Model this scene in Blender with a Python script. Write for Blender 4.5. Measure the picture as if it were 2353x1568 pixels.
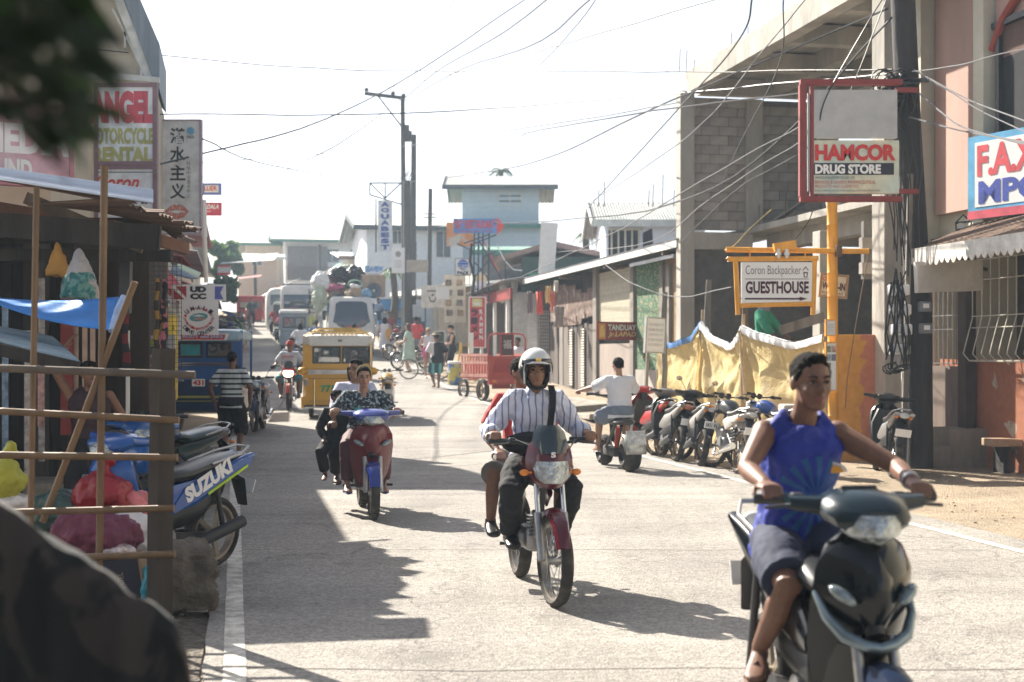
import bpy, bmesh, math, random
from mathutils import Vector, Matrix, Euler, noise as mnoise
V = Vector
random.seed(7)
rnd = random.Random(11)
for o_ in list(bpy.data.objects): bpy.data.objects.remove(o_, do_unlink=True)
sc = bpy.context.scene
COL = sc.collection

# ---------------- camera, sky, sun, exposure
F = 3268.0; CX = 1176.5; HY = 813.0; CAMH = 1.6       # focal length in units of a 2353 wide frame
cam_d = bpy.data.cameras.new('camera'); cam = bpy.data.objects.new('camera', cam_d); COL.objects.link(cam)
cam.location = (0, 0, CAMH); cam.rotation_euler = (math.radians(90), 0, 0)
cam_d.sensor_width = 36; cam_d.lens = 36 * F / 2353; cam_d.shift_y = (HY - 784) / 2353
cam_d.clip_start = .05; cam_d.clip_end = 2000
cam_d.dof.use_dof = True; cam_d.dof.focus_distance = 12.5; cam_d.dof.aperture_fstop = 2.8
sc.camera = cam
SUNV = V((-.83, 1.05, 1.0)).normalized()
sun_el = math.asin(SUNV.z); sun_az = math.atan2(SUNV.x, SUNV.y)
w = bpy.data.worlds.new("World"); sc.world = w; w.use_nodes = True
nt = w.node_tree; nt.nodes.clear()
sky = nt.nodes.new('ShaderNodeTexSky'); sky.sky_type = 'NISHITA'; sky.sun_disc = False
sky.sun_elevation = sun_el; sky.sun_rotation = sun_az; sky.dust_density = 2.0; sky.air_density = .7; sky.ozone_density = 1.0
hs = nt.nodes.new('ShaderNodeHueSaturation'); hs.inputs['Saturation'].default_value = .55
bg = nt.nodes.new('ShaderNodeBackground'); bg.inputs['Strength'].default_value = .08
wo = nt.nodes.new('ShaderNodeOutputWorld')
nt.links.new(sky.outputs[0], hs.inputs['Color']); nt.links.new(hs.outputs[0], bg.inputs['Color']); nt.links.new(bg.outputs[0], wo.inputs[0])
sd = bpy.data.lights.new('sun', 'SUN'); sun = bpy.data.objects.new('sun', sd); COL.objects.link(sun)
sd.energy = 5.0; sd.angle = math.radians(.5); sd.color = (1, .925, .80)
sun.rotation_euler = (-SUNV).to_track_quat('-Z', 'Y').to_euler(); sun.location = (-20, 20, 30)
vs = sc.view_settings; vs.view_transform = 'Standard'; vs.look = 'None'; vs.gamma = 1; vs.use_curve_mapping = False
vs.exposure = 1.5
try:
    sc.cycles.volume_bounces = 0; sc.cycles.max_bounces = 6; sc.cycles.transparent_max_bounces = 12
except Exception: pass

# ---------------- ground profile and frames
GP = [(-40,0),(0,0),(22,0),(27,.1),(33,.28),(38,.4),(43,.62),(50,1.05),(56,1.5),(62,1.92),(70,2.4),(80,3.0),(95,3.8),(125,5.3),(160,6.0),(220,6.2),(900,6.2)]
def g(Y):
    for (a, za), (b, zb) in zip(GP, GP[1:]):
        if Y <= b: return za + (zb - za) * max(0, (Y - a)) / (b - a)
    return GP[-1][1]
HAZE = .0015
TH = math.atan(.1948)                                    # the street runs 11 degrees left of the view axis
def P(px, py, Y): return V(((px - CX) / F * Y, Y, CAMH - (py - HY) / F * Y))
def PZ(py, Y): return CAMH - (py - HY) / F * Y
def G(a, Y, z=None): return V((a - .1948 * Y, Y, g(Y) if z is None else z))
def GX(px, Y, z=None): return V(((px - CX) / F * Y, Y, g(Y) if z is None else z))

# ---------------- materials
MC = {}
def new_mat(key):
    m = bpy.data.materials.new(key); m.use_nodes = True; MC[key] = m
    return m, m.node_tree, m.node_tree.nodes['Principled BSDF']
def lin(c):
    return tuple(x for x in c) + (1,)
def M(key, col=(.5,.5,.5), rough=.75, metal=0, var=.22, scale=5, bump=0, bscale=None, coat=0, streak=1, dirt=0, dirtcol=(.2,.15,.1), spec=.5):
    if key in MC: return MC[key]
    m, t, b = new_mat(key); N = t.nodes; L = t.links
    tc = N.new('ShaderNodeTexCoord'); mp = N.new('ShaderNodeMapping'); mp.inputs['Scale'].default_value = (1, 1, streak)
    L.new(tc.outputs['Object'], mp.inputs[0])
    n = N.new('ShaderNodeTexNoise'); n.inputs['Scale'].default_value = scale; n.inputs['Detail'].default_value = 6; n.inputs['Roughness'].default_value = .62
    L.new(mp.outputs[0], n.inputs['Vector'])
    r = N.new('ShaderNodeMapRange'); r.inputs[1].default_value = .3; r.inputs[2].default_value = .7; r.inputs[3].default_value = 1 - var; r.inputs[4].default_value = 1 + var
    L.new(n.outputs[0], r.inputs[0])
    mx = N.new('ShaderNodeMix'); mx.data_type = 'RGBA'; mx.blend_type = 'MULTIPLY'; mx.inputs[0].default_value = 1
    mx.inputs[6].default_value = lin(col); L.new(r.outputs[0], mx.inputs[7]); out = mx.outputs[2]
    if dirt:
        n2 = N.new('ShaderNodeTexNoise'); n2.inputs['Scale'].default_value = scale * .45; n2.inputs['Detail'].default_value = 8; n2.inputs['Roughness'].default_value = .7
        L.new(mp.outputs[0], n2.inputs['Vector'])
        r2 = N.new('ShaderNodeMapRange'); r2.inputs[1].default_value = .5; r2.inputs[2].default_value = .68; r2.inputs[3].default_value = 0; r2.inputs[4].default_value = dirt
        L.new(n2.outputs[0], r2.inputs[0])
        m2 = N.new('ShaderNodeMix'); m2.data_type = 'RGBA'; L.new(r2.outputs[0], m2.inputs[0]); L.new(out, m2.inputs[6]); m2.inputs[7].default_value = lin(dirtcol); out = m2.outputs[2]
    L.new(out, b.inputs['Base Color'])
    b.inputs['Roughness'].default_value = rough; b.inputs['Metallic'].default_value = metal
    b.inputs['Specular IOR Level'].default_value = spec
    if coat: b.inputs['Coat Weight'].default_value = coat; b.inputs['Coat Roughness'].default_value = .08
    if bump:
        n3 = N.new('ShaderNodeTexNoise'); n3.inputs['Scale'].default_value = bscale or scale * 6; n3.inputs['Detail'].default_value = 5
        L.new(mp.outputs[0], n3.inputs['Vector'])
        bp = N.new('ShaderNodeBump'); bp.inputs['Strength'].default_value = min(1, bump * 4); bp.inputs['Distance'].default_value = bump * .05; L.new(n3.outputs[0], bp.inputs['Height']); L.new(bp.outputs[0], b.inputs['Normal'])
    return m
def nodes_of(m): return m.node_tree, m.node_tree.nodes, m.node_tree.links, m.node_tree.nodes['Principled BSDF']
def mix_mask(key, A, B, build, rough=.8, bump=0):
    """two colours chosen by a mask that build(N, L, coords) returns; coords is the object-space vector socket"""
    if key in MC: return MC[key]
    m, t, b = new_mat(key); N = t.nodes; L = t.links
    tc = N.new('ShaderNodeTexCoord'); mask = build(N, L, tc.outputs['Object'])
    n = N.new('ShaderNodeTexNoise'); n.inputs['Scale'].default_value = 9; L.new(tc.outputs['Object'], n.inputs['Vector'])
    r = N.new('ShaderNodeMapRange'); r.inputs[3].default_value = .7; r.inputs[4].default_value = 1.25; L.new(n.outputs[0], r.inputs[0])
    mx = N.new('ShaderNodeMix'); mx.data_type = 'RGBA'; L.new(mask, mx.inputs[0]); mx.inputs[6].default_value = lin(A); mx.inputs[7].default_value = lin(B)
    m2 = N.new('ShaderNodeMix'); m2.data_type = 'RGBA'; m2.blend_type = 'MULTIPLY'; m2.inputs[0].default_value = 1
    L.new(mx.outputs[2], m2.inputs[6]); L.new(r.outputs[0], m2.inputs[7]); L.new(m2.outputs[2], b.inputs['Base Color'])
    b.inputs['Roughness'].default_value = rough
    if bump:
        bp = N.new('ShaderNodeBump'); bp.inputs['Strength'].default_value = .5; bp.inputs['Distance'].default_value = bump; L.new(mask, bp.inputs['Height']); L.new(bp.outputs[0], b.inputs['Normal'])
    return m
def mth(N, L, op, a, b=None, c=None):
    n = N.new('ShaderNodeMath'); n.operation = op
    for i, x in enumerate((a, b, c)):
        if x is None: continue
        if isinstance(x, (int, float)): n.inputs[i].default_value = x
        else: L.new(x, n.inputs[i])
    return n.outputs[0]
def stripes(key, A, B, axis='Z', freq=10, duty=.5, wob=0, rough=.85):
    def f(N, L, v):
        s = N.new('ShaderNodeSeparateXYZ'); L.new(v, s.inputs[0]); x = s.outputs[axis]
        if wob:
            n = N.new('ShaderNodeTexNoise'); n.inputs['Scale'].default_value = 6; L.new(v, n.inputs['Vector']); x = mth(N, L, 'ADD', x, mth(N, L, 'MULTIPLY', n.outputs[0], wob))
        fr = mth(N, L, 'FRACT', mth(N, L, 'MULTIPLY', x, freq)); return mth(N, L, 'LESS_THAN', fr, duty)
    return mix_mask(key, A, B, f, rough)
def blotch(key, A, B, scale=20, thr=.5, soft=.03, rough=.85, detail=3, sz=(1,1,1), bump=0):
    def f(N, L, v):
        mp = N.new('ShaderNodeMapping'); mp.inputs['Scale'].default_value = sz; L.new(v, mp.inputs[0])
        n = N.new('ShaderNodeTexNoise'); n.inputs['Scale'].default_value = scale; n.inputs['Detail'].default_value = detail; L.new(mp.outputs[0], n.inputs['Vector'])
        r = N.new('ShaderNodeMapRange'); r.inputs[1].default_value = thr - soft; r.inputs[2].default_value = thr + soft; L.new(n.outputs[0], r.inputs[0]); return r.outputs[0]
    return mix_mask(key, A, B, f, rough, bump)
def weave(key, A, B, s=14):
    def f(N, L, v):
        mp = N.new('ShaderNodeMapping'); mp.inputs['Rotation'].default_value = (0, math.radians(45), 0); L.new(v, mp.inputs[0])
        bt = N.new('ShaderNodeTexBrick'); bt.inputs['Scale'].default_value = s; bt.inputs['Mortar Size'].default_value = .06; bt.inputs['Color1'].default_value = (0,0,0,1); bt.inputs['Color2'].default_value = (.7,.7,.7,1); bt.inputs['Mortar'].default_value = (1,1,1,1)
        sx = N.new('ShaderNodeSeparateXYZ'); L.new(mp.outputs[0], sx.inputs[0]); cb = N.new('ShaderNodeCombineXYZ'); L.new(sx.outputs['X'], cb.inputs[0]); L.new(sx.outputs['Z'], cb.inputs[1])
        L.new(cb.outputs[0], bt.inputs['Vector'])
        sp = N.new('ShaderNodeSeparateColor'); L.new(bt.outputs['Color'], sp.inputs[0]); return sp.outputs[0]
    return mix_mask(key, A, B, f, .9, .004)
def glass(key, col=(.6,.65,.7), rough=.06, alpha=1.0, metal=0.0):
    if key in MC: return MC[key]
    m, t, b = new_mat(key)
    b.inputs['Base Color'].default_value = lin(col); b.inputs['Roughness'].default_value = rough; b.inputs['Alpha'].default_value = alpha
    b.inputs['Specular IOR Level'].default_value = .8; b.inputs['Metallic'].default_value = metal
    return m
def emit(key, col, s):
    if key in MC: return MC[key]
    m, t, b = new_mat(key); b.inputs['Base Color'].default_value = lin(col); b.inputs['Emission Color'].default_value = lin(col); b.inputs['Emission Strength'].default_value = s
    return m
def leafmat(key, col, var=.35):
    if key in MC: return MC[key]
    m = M(key, col, .55, var=var, scale=2)
    t, N, L, b = nodes_of(m); b.inputs['Transmission Weight'].default_value = 0
    tr = N.new('ShaderNodeBsdfTranslucent'); tr.inputs[0].default_value = (col[0]*1.3, col[1]*1.5, col[2]*.7, 1)
    ms = N.new('ShaderNodeMixShader'); ms.inputs[0].default_value = .35; L.new(b.outputs[0], ms.inputs[1]); L.new(tr.outputs[0], ms.inputs[2])
    L.new(ms.outputs[0], N['Material Output'].inputs[0]); return m

black = M('black_plastic', (.014,.015,.017), .45, var=.3)
rubber = M('tyre_rubber', (.028,.026,.024), .9, var=.35, scale=14, dirt=.5, dirtcol=(.16,.13,.1), bump=.1)
chrome = M('chrome', (.6,.6,.6), .16, metal=1, var=.1)
steel = M('dull_steel', (.34,.34,.35), .4, metal=.85, var=.2)
darkmetal = M('dark_metal', (.05,.05,.055), .5, metal=.4)
rimmat = M('rim_dusty', (.28,.24,.19), .45, metal=.6)
seatmat = M('seat_vinyl', (.02,.022,.025), .38, var=.25)
skin = M('skin_brown', (.24,.125,.075), .5, var=.16, scale=26, bump=.05, bscale=160)
skin2 = M('skin_dark_brown', (.165,.08,.05), .52, var=.16, scale=26, bump=.05, bscale=160)
skin3 = M('skin_pale', (.45,.27,.2), .5, var=.08, scale=14)
hairm = M('black_hair', (.010,.008,.008), .85, var=.5, scale=60, streak=.3, bump=.5, bscale=120, spec=.15)
hairb = M('brown_hair', (.09,.05,.03), .5, var=.4, scale=60)
eyew = M('eye_white', (.6,.58,.55), .25, var=.02)
eyeb = M('eye_iris', (.02,.012,.008), .15, var=.02)
lipm = M('lip', (.25,.09,.075), .45, var=.05)
concrete = M('raw_concrete', (.40,.375,.335), .93, var=.25, scale=1.6, dirt=.55, dirtcol=(.15,.14,.125), bump=.25, streak=.35)
blockm = M('hollow_block', (.33,.30,.275), .95, var=.2, scale=3, bump=.3)
mortar = M('mortar', (.16,.15,.14), .95)
oldwood = M('old_wood', (.13,.095,.07), .9, var=.4, scale=5, streak=.12, bump=.2, dirt=.4, dirtcol=(.06,.05,.045))
greywood = M('grey_wood', (.2,.18,.155), .92, var=.35, scale=6, streak=.12, bump=.2)
darkwood = M('dark_wood', (.026,.022,.02), .92, var=.5, scale=5, streak=.12, bump=.2)
bamboo = M('bamboo_brown', (.16,.095,.045), .55, var=.3, scale=7, streak=.3, dirt=.3, dirtcol=(.12,.08,.05))
tinroof = M('tin_roof', (.42,.43,.44), .38, metal=.75, var=.25, scale=2, dirt=.4, dirtcol=(.16,.1,.07))
rust = M('rusty_tin', (.19,.125,.09), .75, metal=.2, var=.4, scale=3, dirt=.7, dirtcol=(.07,.05,.04), streak=.4)
whitep = M('white_paint', (.72,.72,.70), .6, var=.08, scale=3, dirt=.25, dirtcol=(.45,.42,.38))
signwhite = M('sign_white', (.78,.78,.77), .5, var=.03, scale=2)
signred = M('sign_red', (.55,.03,.03), .5, var=.06)
signblack = M('sign_black', (.015,.015,.02), .5, var=.1)
signblue = M('sign_blue', (.04,.13,.5), .5, var=.06)
signyel = M('sign_yellow', (.75,.5,.05), .5, var=.06)

# ---------------- mesh building
class MB:
    def __init__(s): s.v = []; s.f = []; s.mi = []; s.m = 0
    def add(s, vs, fs):
        o = len(s.v); s.v += [V(x) for x in vs]; s.f += [tuple(i + o for i in f) for f in fs]; s.mi += [s.m] * len(fs); return s
    def box(s, c, d, rot=None, bev=0):
        x, y, z = (k / 2 for k in d); c = V(c)
        R = Euler(rot).to_matrix() if rot else Matrix.Identity(3)
        if bev:
            bm = bmesh.new(); bmesh.ops.create_cube(bm, size=1)
            for q in bm.verts: q.co = V((q.co.x * d[0], q.co.y * d[1], q.co.z * d[2]))
            bmesh.ops.bevel(bm, geom=bm.edges[:], offset=min(bev, min(d) * .49), segments=2, affect='EDGES', profile=.5)
            bm.verts.index_update()
            s.add([c + R @ q.co for q in bm.verts], [[q.index for q in f.verts] for f in bm.faces]); bm.free(); return s
        vs = [c + R @ V((i * x, j * y, k * z)) for k in (-1, 1) for j in (-1, 1) for i in (-1, 1)]
        return s.add(vs, [(0,2,3,1),(4,5,7,6),(0,1,5,4),(2,6,7,3),(0,4,6,2),(1,3,7,5)])
    def bar(s, a, b, wx, wy=None, up=(0,0,1)):
        a, b = V(a), V(b); d = (b - a).normalized(); wy = wy or wx; up = V(up)
        if abs(d.dot(up)) > .98: up = V((0, 1, 0))
        x = d.cross(up).normalized() * wx / 2; y = x.cross(d).normalized() * wy / 2
        vs = [p + i * x + j * y for p in (a, b) for j in (-1, 1) for i in (-1, 1)]
        return s.add(vs, [(0,2,3,1),(4,5,7,6),(0,1,5,4),(2,6,7,3),(0,4,6,2),(1,3,7,5)])
    def tube(s, pts, rs, n=8, cap=True, flat=1.0):
        pts = [V(p) for p in pts]; k = len(pts)
        if not hasattr(rs, '__len__'): rs = [rs] * k
        vs = []; fs = []; px = None
        for i, p in enumerate(pts):
            t = (pts[min(i + 1, k - 1)] - pts[max(i - 1, 0)]).normalized()
            if px is None: px = t.orthogonal().normalized() if abs(t.x) > .9 else (V((1, 0, 0)) - t * t.x).normalized()
            else: px = (px - t * px.dot(t)).normalized()
            py = t.cross(px)
            for j in range(n):
                an = 2 * math.pi * j / n; vs.append(p + (px * math.cos(an) + py * math.sin(an) * flat) * rs[i])
        for i in range(k - 1):
            for j in range(n): fs.append((i*n+j, i*n+(j+1) % n, (i+1)*n+(j+1) % n, (i+1)*n+j))
        if cap: fs.append(tuple(range(n))[::-1]); fs.append(tuple((k-1)*n + j for j in range(n)))
        return s.add(vs, fs)
    def cyl(s, a, b, r, r2=None, n=12): return s.tube([a, b], [r, r if r2 is None else r2], n)
    def ell(s, c, r, rot=None, nu=12, nv=8):
        c = V(c); R = Euler(rot).to_matrix() if rot else Matrix.Identity(3); r = V(r) if hasattr(r, '__len__') else V((r, r, r))
        vs = []; fs = []
        for i in range(nv + 1):
            ph = math.pi * i / nv
            for j in range(nu):
                th = 2 * math.pi * j / nu
                vs.append(c + R @ V((r.x * math.sin(ph) * math.cos(th), r.y * math.sin(ph) * math.sin(th), r.z * math.cos(ph))))
        for i in range(nv):
            for j in range(nu): fs.append((i*nu+j, (i+1)*nu+j, (i+1)*nu+(j+1) % nu, i*nu+(j+1) % nu))
        return s.add(vs, fs)
    def rings(s, rings, cap=True, close=True):
        n = len(rings[0]); vs = [p for r in rings for p in r]; fs = []
        for i in range(len(rings) - 1):
            for j in range(n if close else n - 1): fs.append((i*n+j, i*n+(j+1) % n, (i+1)*n+(j+1) % n, (i+1)*n+j))
        if cap and close: fs.append(tuple(range(n))[::-1]); fs.append(tuple((len(rings)-1)*n + j for j in range(n)))
        return s.add(vs, fs)
    def shield(s, rows, n=9, th=.012, off=(0,0,0)):
        """curved panel: rows of (z, halfwidth, y at centre, y at edge[, x centre]); front faces -Y"""
        o = V(off); fr = []; bk = []
        for r in rows:
            z, hw, yc, ye = r[:4]; xc = r[4] if len(r) > 4 else 0
            a = []; b = []
            for j in range(n):
                u = -1 + 2 * j / (n - 1); y = yc + (ye - yc) * (abs(u) ** 2)
                a.append(o + V((xc + u * hw, y, z))); b.append(o + V((xc + u * max(hw - th * .5, .001), y + th, z)))
            fr.append(a); bk.append(b)
        return s.rings([a + b[::-1] for a, b in zip(fr, bk)])
    def lathe(s, prof, c=(0,0,0), axis='Z', n=16, a0=0, a1=2*math.pi):
        c = V(c); vs = []; fs = []; k = len(prof); full = abs(a1 - a0 - 2 * math.pi) < 1e-4; m = n if full else n + 1
        for i in range(m):
            an = a0 + (a1 - a0) * i / n
            for r, h in prof:
                q = V((r * math.cos(an), r * math.sin(an), h))
                if axis == 'X': q = V((q.z, q.x, q.y))
                elif axis == 'Y': q = V((q.x, q.z, q.y))
                vs.append(c + q)
        for i in range(n):
            for j in range(k - 1):
                i2 = (i + 1) % m; fs.append((i*k+j, i2*k+j, i2*k+j+1, i*k+j+1))
        return s.add(vs, fs)
    def prism(s, poly, d0, d1, axis='Y'):
        """polygon in the plane across axis, extruded from d0 to d1"""
        def q(a, b, d): return V((a, d, b)) if axis == 'Y' else (V((d, a, b)) if axis == 'X' else V((a, b, d)))
        n = len(poly); vs = [q(a, b, d0) for a, b in poly] + [q(a, b, d1) for a, b in poly]
        return s.add(vs, [tuple(range(n)), tuple(range(n, 2*n))[::-1]] + [(i, i + n, (i+1) % n + n, (i+1) % n) for i in range(n)])
    def xf(s, mat): s.v = [mat @ p for p in s.v]; return s
    def build(s, name, mats, parent=None, smooth=False, angle=40, loc=None, fix=True):
        me = bpy.data.meshes.new(name); me.from_pydata([tuple(p) for p in s.v], [], s.f)
        if not isinstance(mats, (list, tuple)): mats = [mats]
        for m in mats: me.materials.append(m)
        if len(mats) > 1: me.polygons.foreach_set('material_index', s.mi)
        if fix:
            bm = bmesh.new(); bm.from_mesh(me); bmesh.ops.recalc_face_normals(bm, faces=bm.faces[:]); bm.to_mesh(me); bm.free()
        if smooth:
            me.polygons.foreach_set('use_smooth', [True] * len(me.polygons))
            try: me.set_sharp_from_angle(angle=math.radians(angle))
            except Exception: pass
        o = bpy.data.objects.new(name, me); COL.objects.link(o)
        if parent: o.parent = parent
        if loc is not None: o.location = loc
        return o
def tag(o, label=None, cat=None, group=None, kind=None):
    if label: o['label'] = label
    if cat: o['category'] = cat
    if group: o['group'] = group
    if kind: o['kind'] = kind
    return o
def thing(name, label, cat, loc=(0,0,0), rz=0, group=None, rot=None):
    o = bpy.data.objects.new(name, None); o.empty_display_size = .1; COL.objects.link(o)
    o.location = loc; o.rotation_euler = rot or (0, 0, rz); return tag(o, label, cat, group)
def part(name, mb, mat, parent, smooth=False, label=None, angle=40, loc=None):
    o = mb.build(name, mat, parent, smooth, angle, loc)
    if label: o['label'] = label
    return o
def copy_tree(o, parent=None):
    c = o.copy(); COL.objects.link(c); c.parent = parent
    for ch in [x for x in COL.objects if x.parent == o]: copy_tree(ch, c)
    return c
def mods(o, vox=None, smooth=0, disp=0, dsize=.12, decim=None):
    if vox:
        m = o.modifiers.new('r', 'REMESH'); m.mode = 'VOXEL'; m.voxel_size = vox; m.use_smooth_shade = True
    if smooth:
        m = o.modifiers.new('s', 'SMOOTH'); m.iterations = smooth; m.factor = .6
    if disp:
        k = 'clouds%.3f' % dsize; tx = bpy.data.textures.get(k) or bpy.data.textures.new(k, 'CLOUDS'); tx.noise_scale = dsize; tx.noise_depth = 2
        m = o.modifiers.new('d', 'DISPLACE'); m.texture = tx; m.strength = disp; m.mid_level = .5; m.texture_coords = 'LOCAL'
    return o
TXT = {}
def text(s, x0, z0, x1, z1, mat, parent, y=-.012, bold=.0, name='lettering', ext=.003, shear=0, rz=0, keep=False, font=None):
    """words fitted to the rectangle x0..x1, z0..z1 of the parent's front (facing -Y)"""
    c = bpy.data.curves.new('t', 'FONT'); c.body = s; c.extrude = 0; c.offset = bold; c.shear = shear; c.resolution_u = 3
    o = bpy.data.objects.new('t', c); me = bpy.data.meshes.new_from_object(o); bpy.data.objects.remove(o); bpy.data.curves.remove(c)
    if not me.vertices: return None
    xs = [q.co.x for q in me.vertices]; ys = [q.co.y for q in me.vertices]
    ax, bx, ay, by = min(xs), max(xs), min(ys), max(ys); sx = (x1 - x0) / max(bx - ax, .01); sz = (z1 - z0) / max(by - ay, .01)
    if keep: sx = sz = min(sx, sz)
    cx, cz = (x0 + x1) / 2, (z0 + z1) / 2
    for q in me.vertices:
        X = (q.co.x - (ax + bx) / 2) * sx; Z = (q.co.y - (ay + by) / 2) * sz
        if rz: X, Z = X * math.cos(rz) - Z * math.sin(rz), X * math.sin(rz) + Z * math.cos(rz)
        q.co = (cx + X, y, cz + Z)
    me.materials.append(mat); ob = bpy.data.objects.new(name, me); COL.objects.link(ob); ob.parent = parent; ob.name = name
    return ob
def each(name, mat, parent, items, smooth=False):
    """one object per item; an item is a function that draws into a fresh builder"""
    for f_ in items: b_ = MB(); f_(b_); part(name, b_, mat, parent, smooth)
class Sign:
    """a board whose front faces the camera side (-Y local); u, v run 0..1 from its top left"""
    def __init__(s, label, box, Y, mat, name='shop_sign', cat='sign', rz=0, th=.05, frame=None, fw=.03, group=None, fd=.02):
        x0, y0, x1, y1 = box; c = P((x0 + x1) / 2, (y0 + y1) / 2, Y); s.w = (x1 - x0) / F * Y / max(.3, math.cos(rz)); s.h = (y1 - y0) / F * Y; s.th = th
        s.r = thing(name, label, cat, c, rz, group)
        b = MB(); b.box((0, 0, 0), (s.w, th, s.h)); s.board = part('board', b, mat, s.r)
        if frame:
            q = MB(); W, H = s.w / 2, s.h / 2
            q.box((0, 0, H - fw / 2 + .001), (s.w + .004, th + fd * 2, fw)).box((0, 0, -H + fw / 2 - .001), (s.w + .004, th + fd * 2, fw))
            q.box((-W + fw / 2 - .001, 0, 0), (fw, th + fd * 2 - .004, s.h - 2 * fw)).box((W - fw / 2 + .001, 0, 0), (fw, th + fd * 2 - .004, s.h - 2 * fw)); part('frame', q, frame, s.r)
    def xz(s, u, v): return (u - .5) * s.w, (.5 - v) * s.h
    def t(s, st, u0, v0, u1, v1, mat, **k):
        a = s.xz(u0, v1); b = s.xz(u1, v0); k.setdefault('y', -s.th / 2 - .006); return text(st, a[0], a[1], b[0], b[1], mat, s.r, **k)
    def rect(s, u0, v0, u1, v1, mat, name='print_panel', y=.003, d=.003):
        a = s.xz(u0, v1); b = s.xz(u1, v0); q = MB(); q.box(((a[0]+b[0])/2, -s.th/2 - y, (a[1]+b[1])/2), (b[0]-a[0], d, b[1]-a[1])); return part(name, q, mat, s.r)
    def poly(s, pts, mat, name='emblem', y=.004, d=.002):
        q = MB(); q.prism([s.xz(*p) for p in pts], -s.th/2 - y - d, -s.th/2 - y); return part(name, q, mat, s.r)
    def arc_text(s, st, cu, cv, ru, a0, a1, hh, mat, bold=.02, flip=False):
        n = len(st); cx, cz = s.xz(cu, cv); R = ru * s.w; k = hh * s.h
        for i, ch in enumerate(st):
            if ch == ' ': continue
            an = math.radians(a0 + (a1 - a0) * i / max(1, n - 1)); x = cx + R * math.cos(an); z = cz + R * math.sin(an)
            text(ch, x - k * .42, z - k / 2, x + k * .42, z + k / 2, mat, s.r, y=-s.th/2 - .006, bold=bold, rz=an - math.pi/2 + (math.pi if flip else 0))
def corr(name, p00, p10, p01, p11, mat, parent=None, pitch=.09, amp=.014, rows=3, th=.004, ragged=0, label=None, dent=0):
    """corrugated sheet; waves run from the p0* edge to the p1* edge; ribs spaced along 0->1 of the second index"""
    p00, p10, p01, p11 = map(V, (p00, p10, p01, p11)); w = (p01 - p00).length; n = max(8, int(w / pitch * 6)); n = min(n, 700)
    nr = ((p10 - p00).cross(p01 - p00)).normalized(); top = []; bot = []
    if nr.z < 0: nr = -nr
    for i in range(rows + 1):
        a = []; b = []
        for j in range(n + 1):
            u = i / rows; v = j / n; q = p00.lerp(p01, v).lerp(p10.lerp(p11, v), u)
            if ragged and i == rows:
                q = q + (p10 - p00).normalized() * ragged * (.5 * mnoise.noise(V((j * .07, 3.3, 0))) + ((int(j / 64) * 7) % 5) / 5 - .6)
            q = q + nr * (amp * math.sin(v * w / pitch * 2 * math.pi) + dent * mnoise.noise(q * .9)); a.append(q); b.append(q - nr * th)
        top.append(a); bot.append(b)
    mb = MB()
    for R_, fl in ((top, 0), (bot, 1)): mb.rings(R_, cap=False, close=False)
    mb.rings([top[-1], bot[-1]], False, False); mb.rings([top[0], bot[0]], False, False)
    mb.rings([[r[0] for r in top], [r[0] for r in bot]], False, False); mb.rings([[r[-1] for r in top], [r[-1] for r in bot]], False, False)
    o = mb.build(name, mat, parent, smooth=True, angle=50, fix=False)
    if label: o['label'] = label
    return o
# ---------------- people
def ik(a, b, l1, l2, hint):
    d = b - a; L = min(d.length, (l1 + l2) * .995); dn = d.normalized()
    x = (l1*l1 - l2*l2 + L*L) / (2*L); h = math.sqrt(max(0, l1*l1 - x*x)); hn = hint - dn * hint.dot(dn)
    hn = hn.normalized() if hn.length > 1e-4 else dn.orthogonal()
    return a + dn * x + hn * h, a + dn * L
def ring(c, s, f, hw, dp, n=16, e=.85):
    out = []
    for j in range(n):
        an = 2 * math.pi * j / n; ca, sa = math.cos(an), math.sin(an)
        out.append(c + s * hw * math.copysign(abs(ca) ** e, ca) + f * dp * math.copysign(abs(sa) ** e, sa))
    return out
TOR = [(-.2,.085,.085,0),(-.1,.145,.11,-.01),(.02,.158,.115,-.012),(.16,.15,.105,-.004),(.32,.135,.095,.004),(.5,.143,.102,.008),(.7,.162,.112,.012),(.84,.165,.1,.004),(.93,.13,.078,-.004),(1.0,.075,.062,-.004)]
def torso(mb, p, n, s, f, k, off=0, t0=-1, t1=2, hem=0, wide=1.0, belly=0):
    zt = (n - p); L = zt.length; zt = zt.normalized(); f = (f - zt * f.dot(zt)).normalized(); s = f.cross(zt) if f.cross(zt).dot(s) > 0 else -f.cross(zt)
    rs = []
    for t, hw, dp, fo in TOR:
        if t < t0 or t > t1: continue
        b = belly * max(0, 1 - abs(t - .3) * 3)
        rs.append(ring(p + zt * (t * L) + f * (fo * k + b * .5), s, f, (hw * k + off) * wide, dp * k + off + b))
    if hem:
        c = p + zt * (t0 * L); rs[0:0] = [ring(c - zt * hem, s, f, (.155 * k + off + .006) * wide, .118 * k + off + .006)]
    mb.rings(rs)
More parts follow.
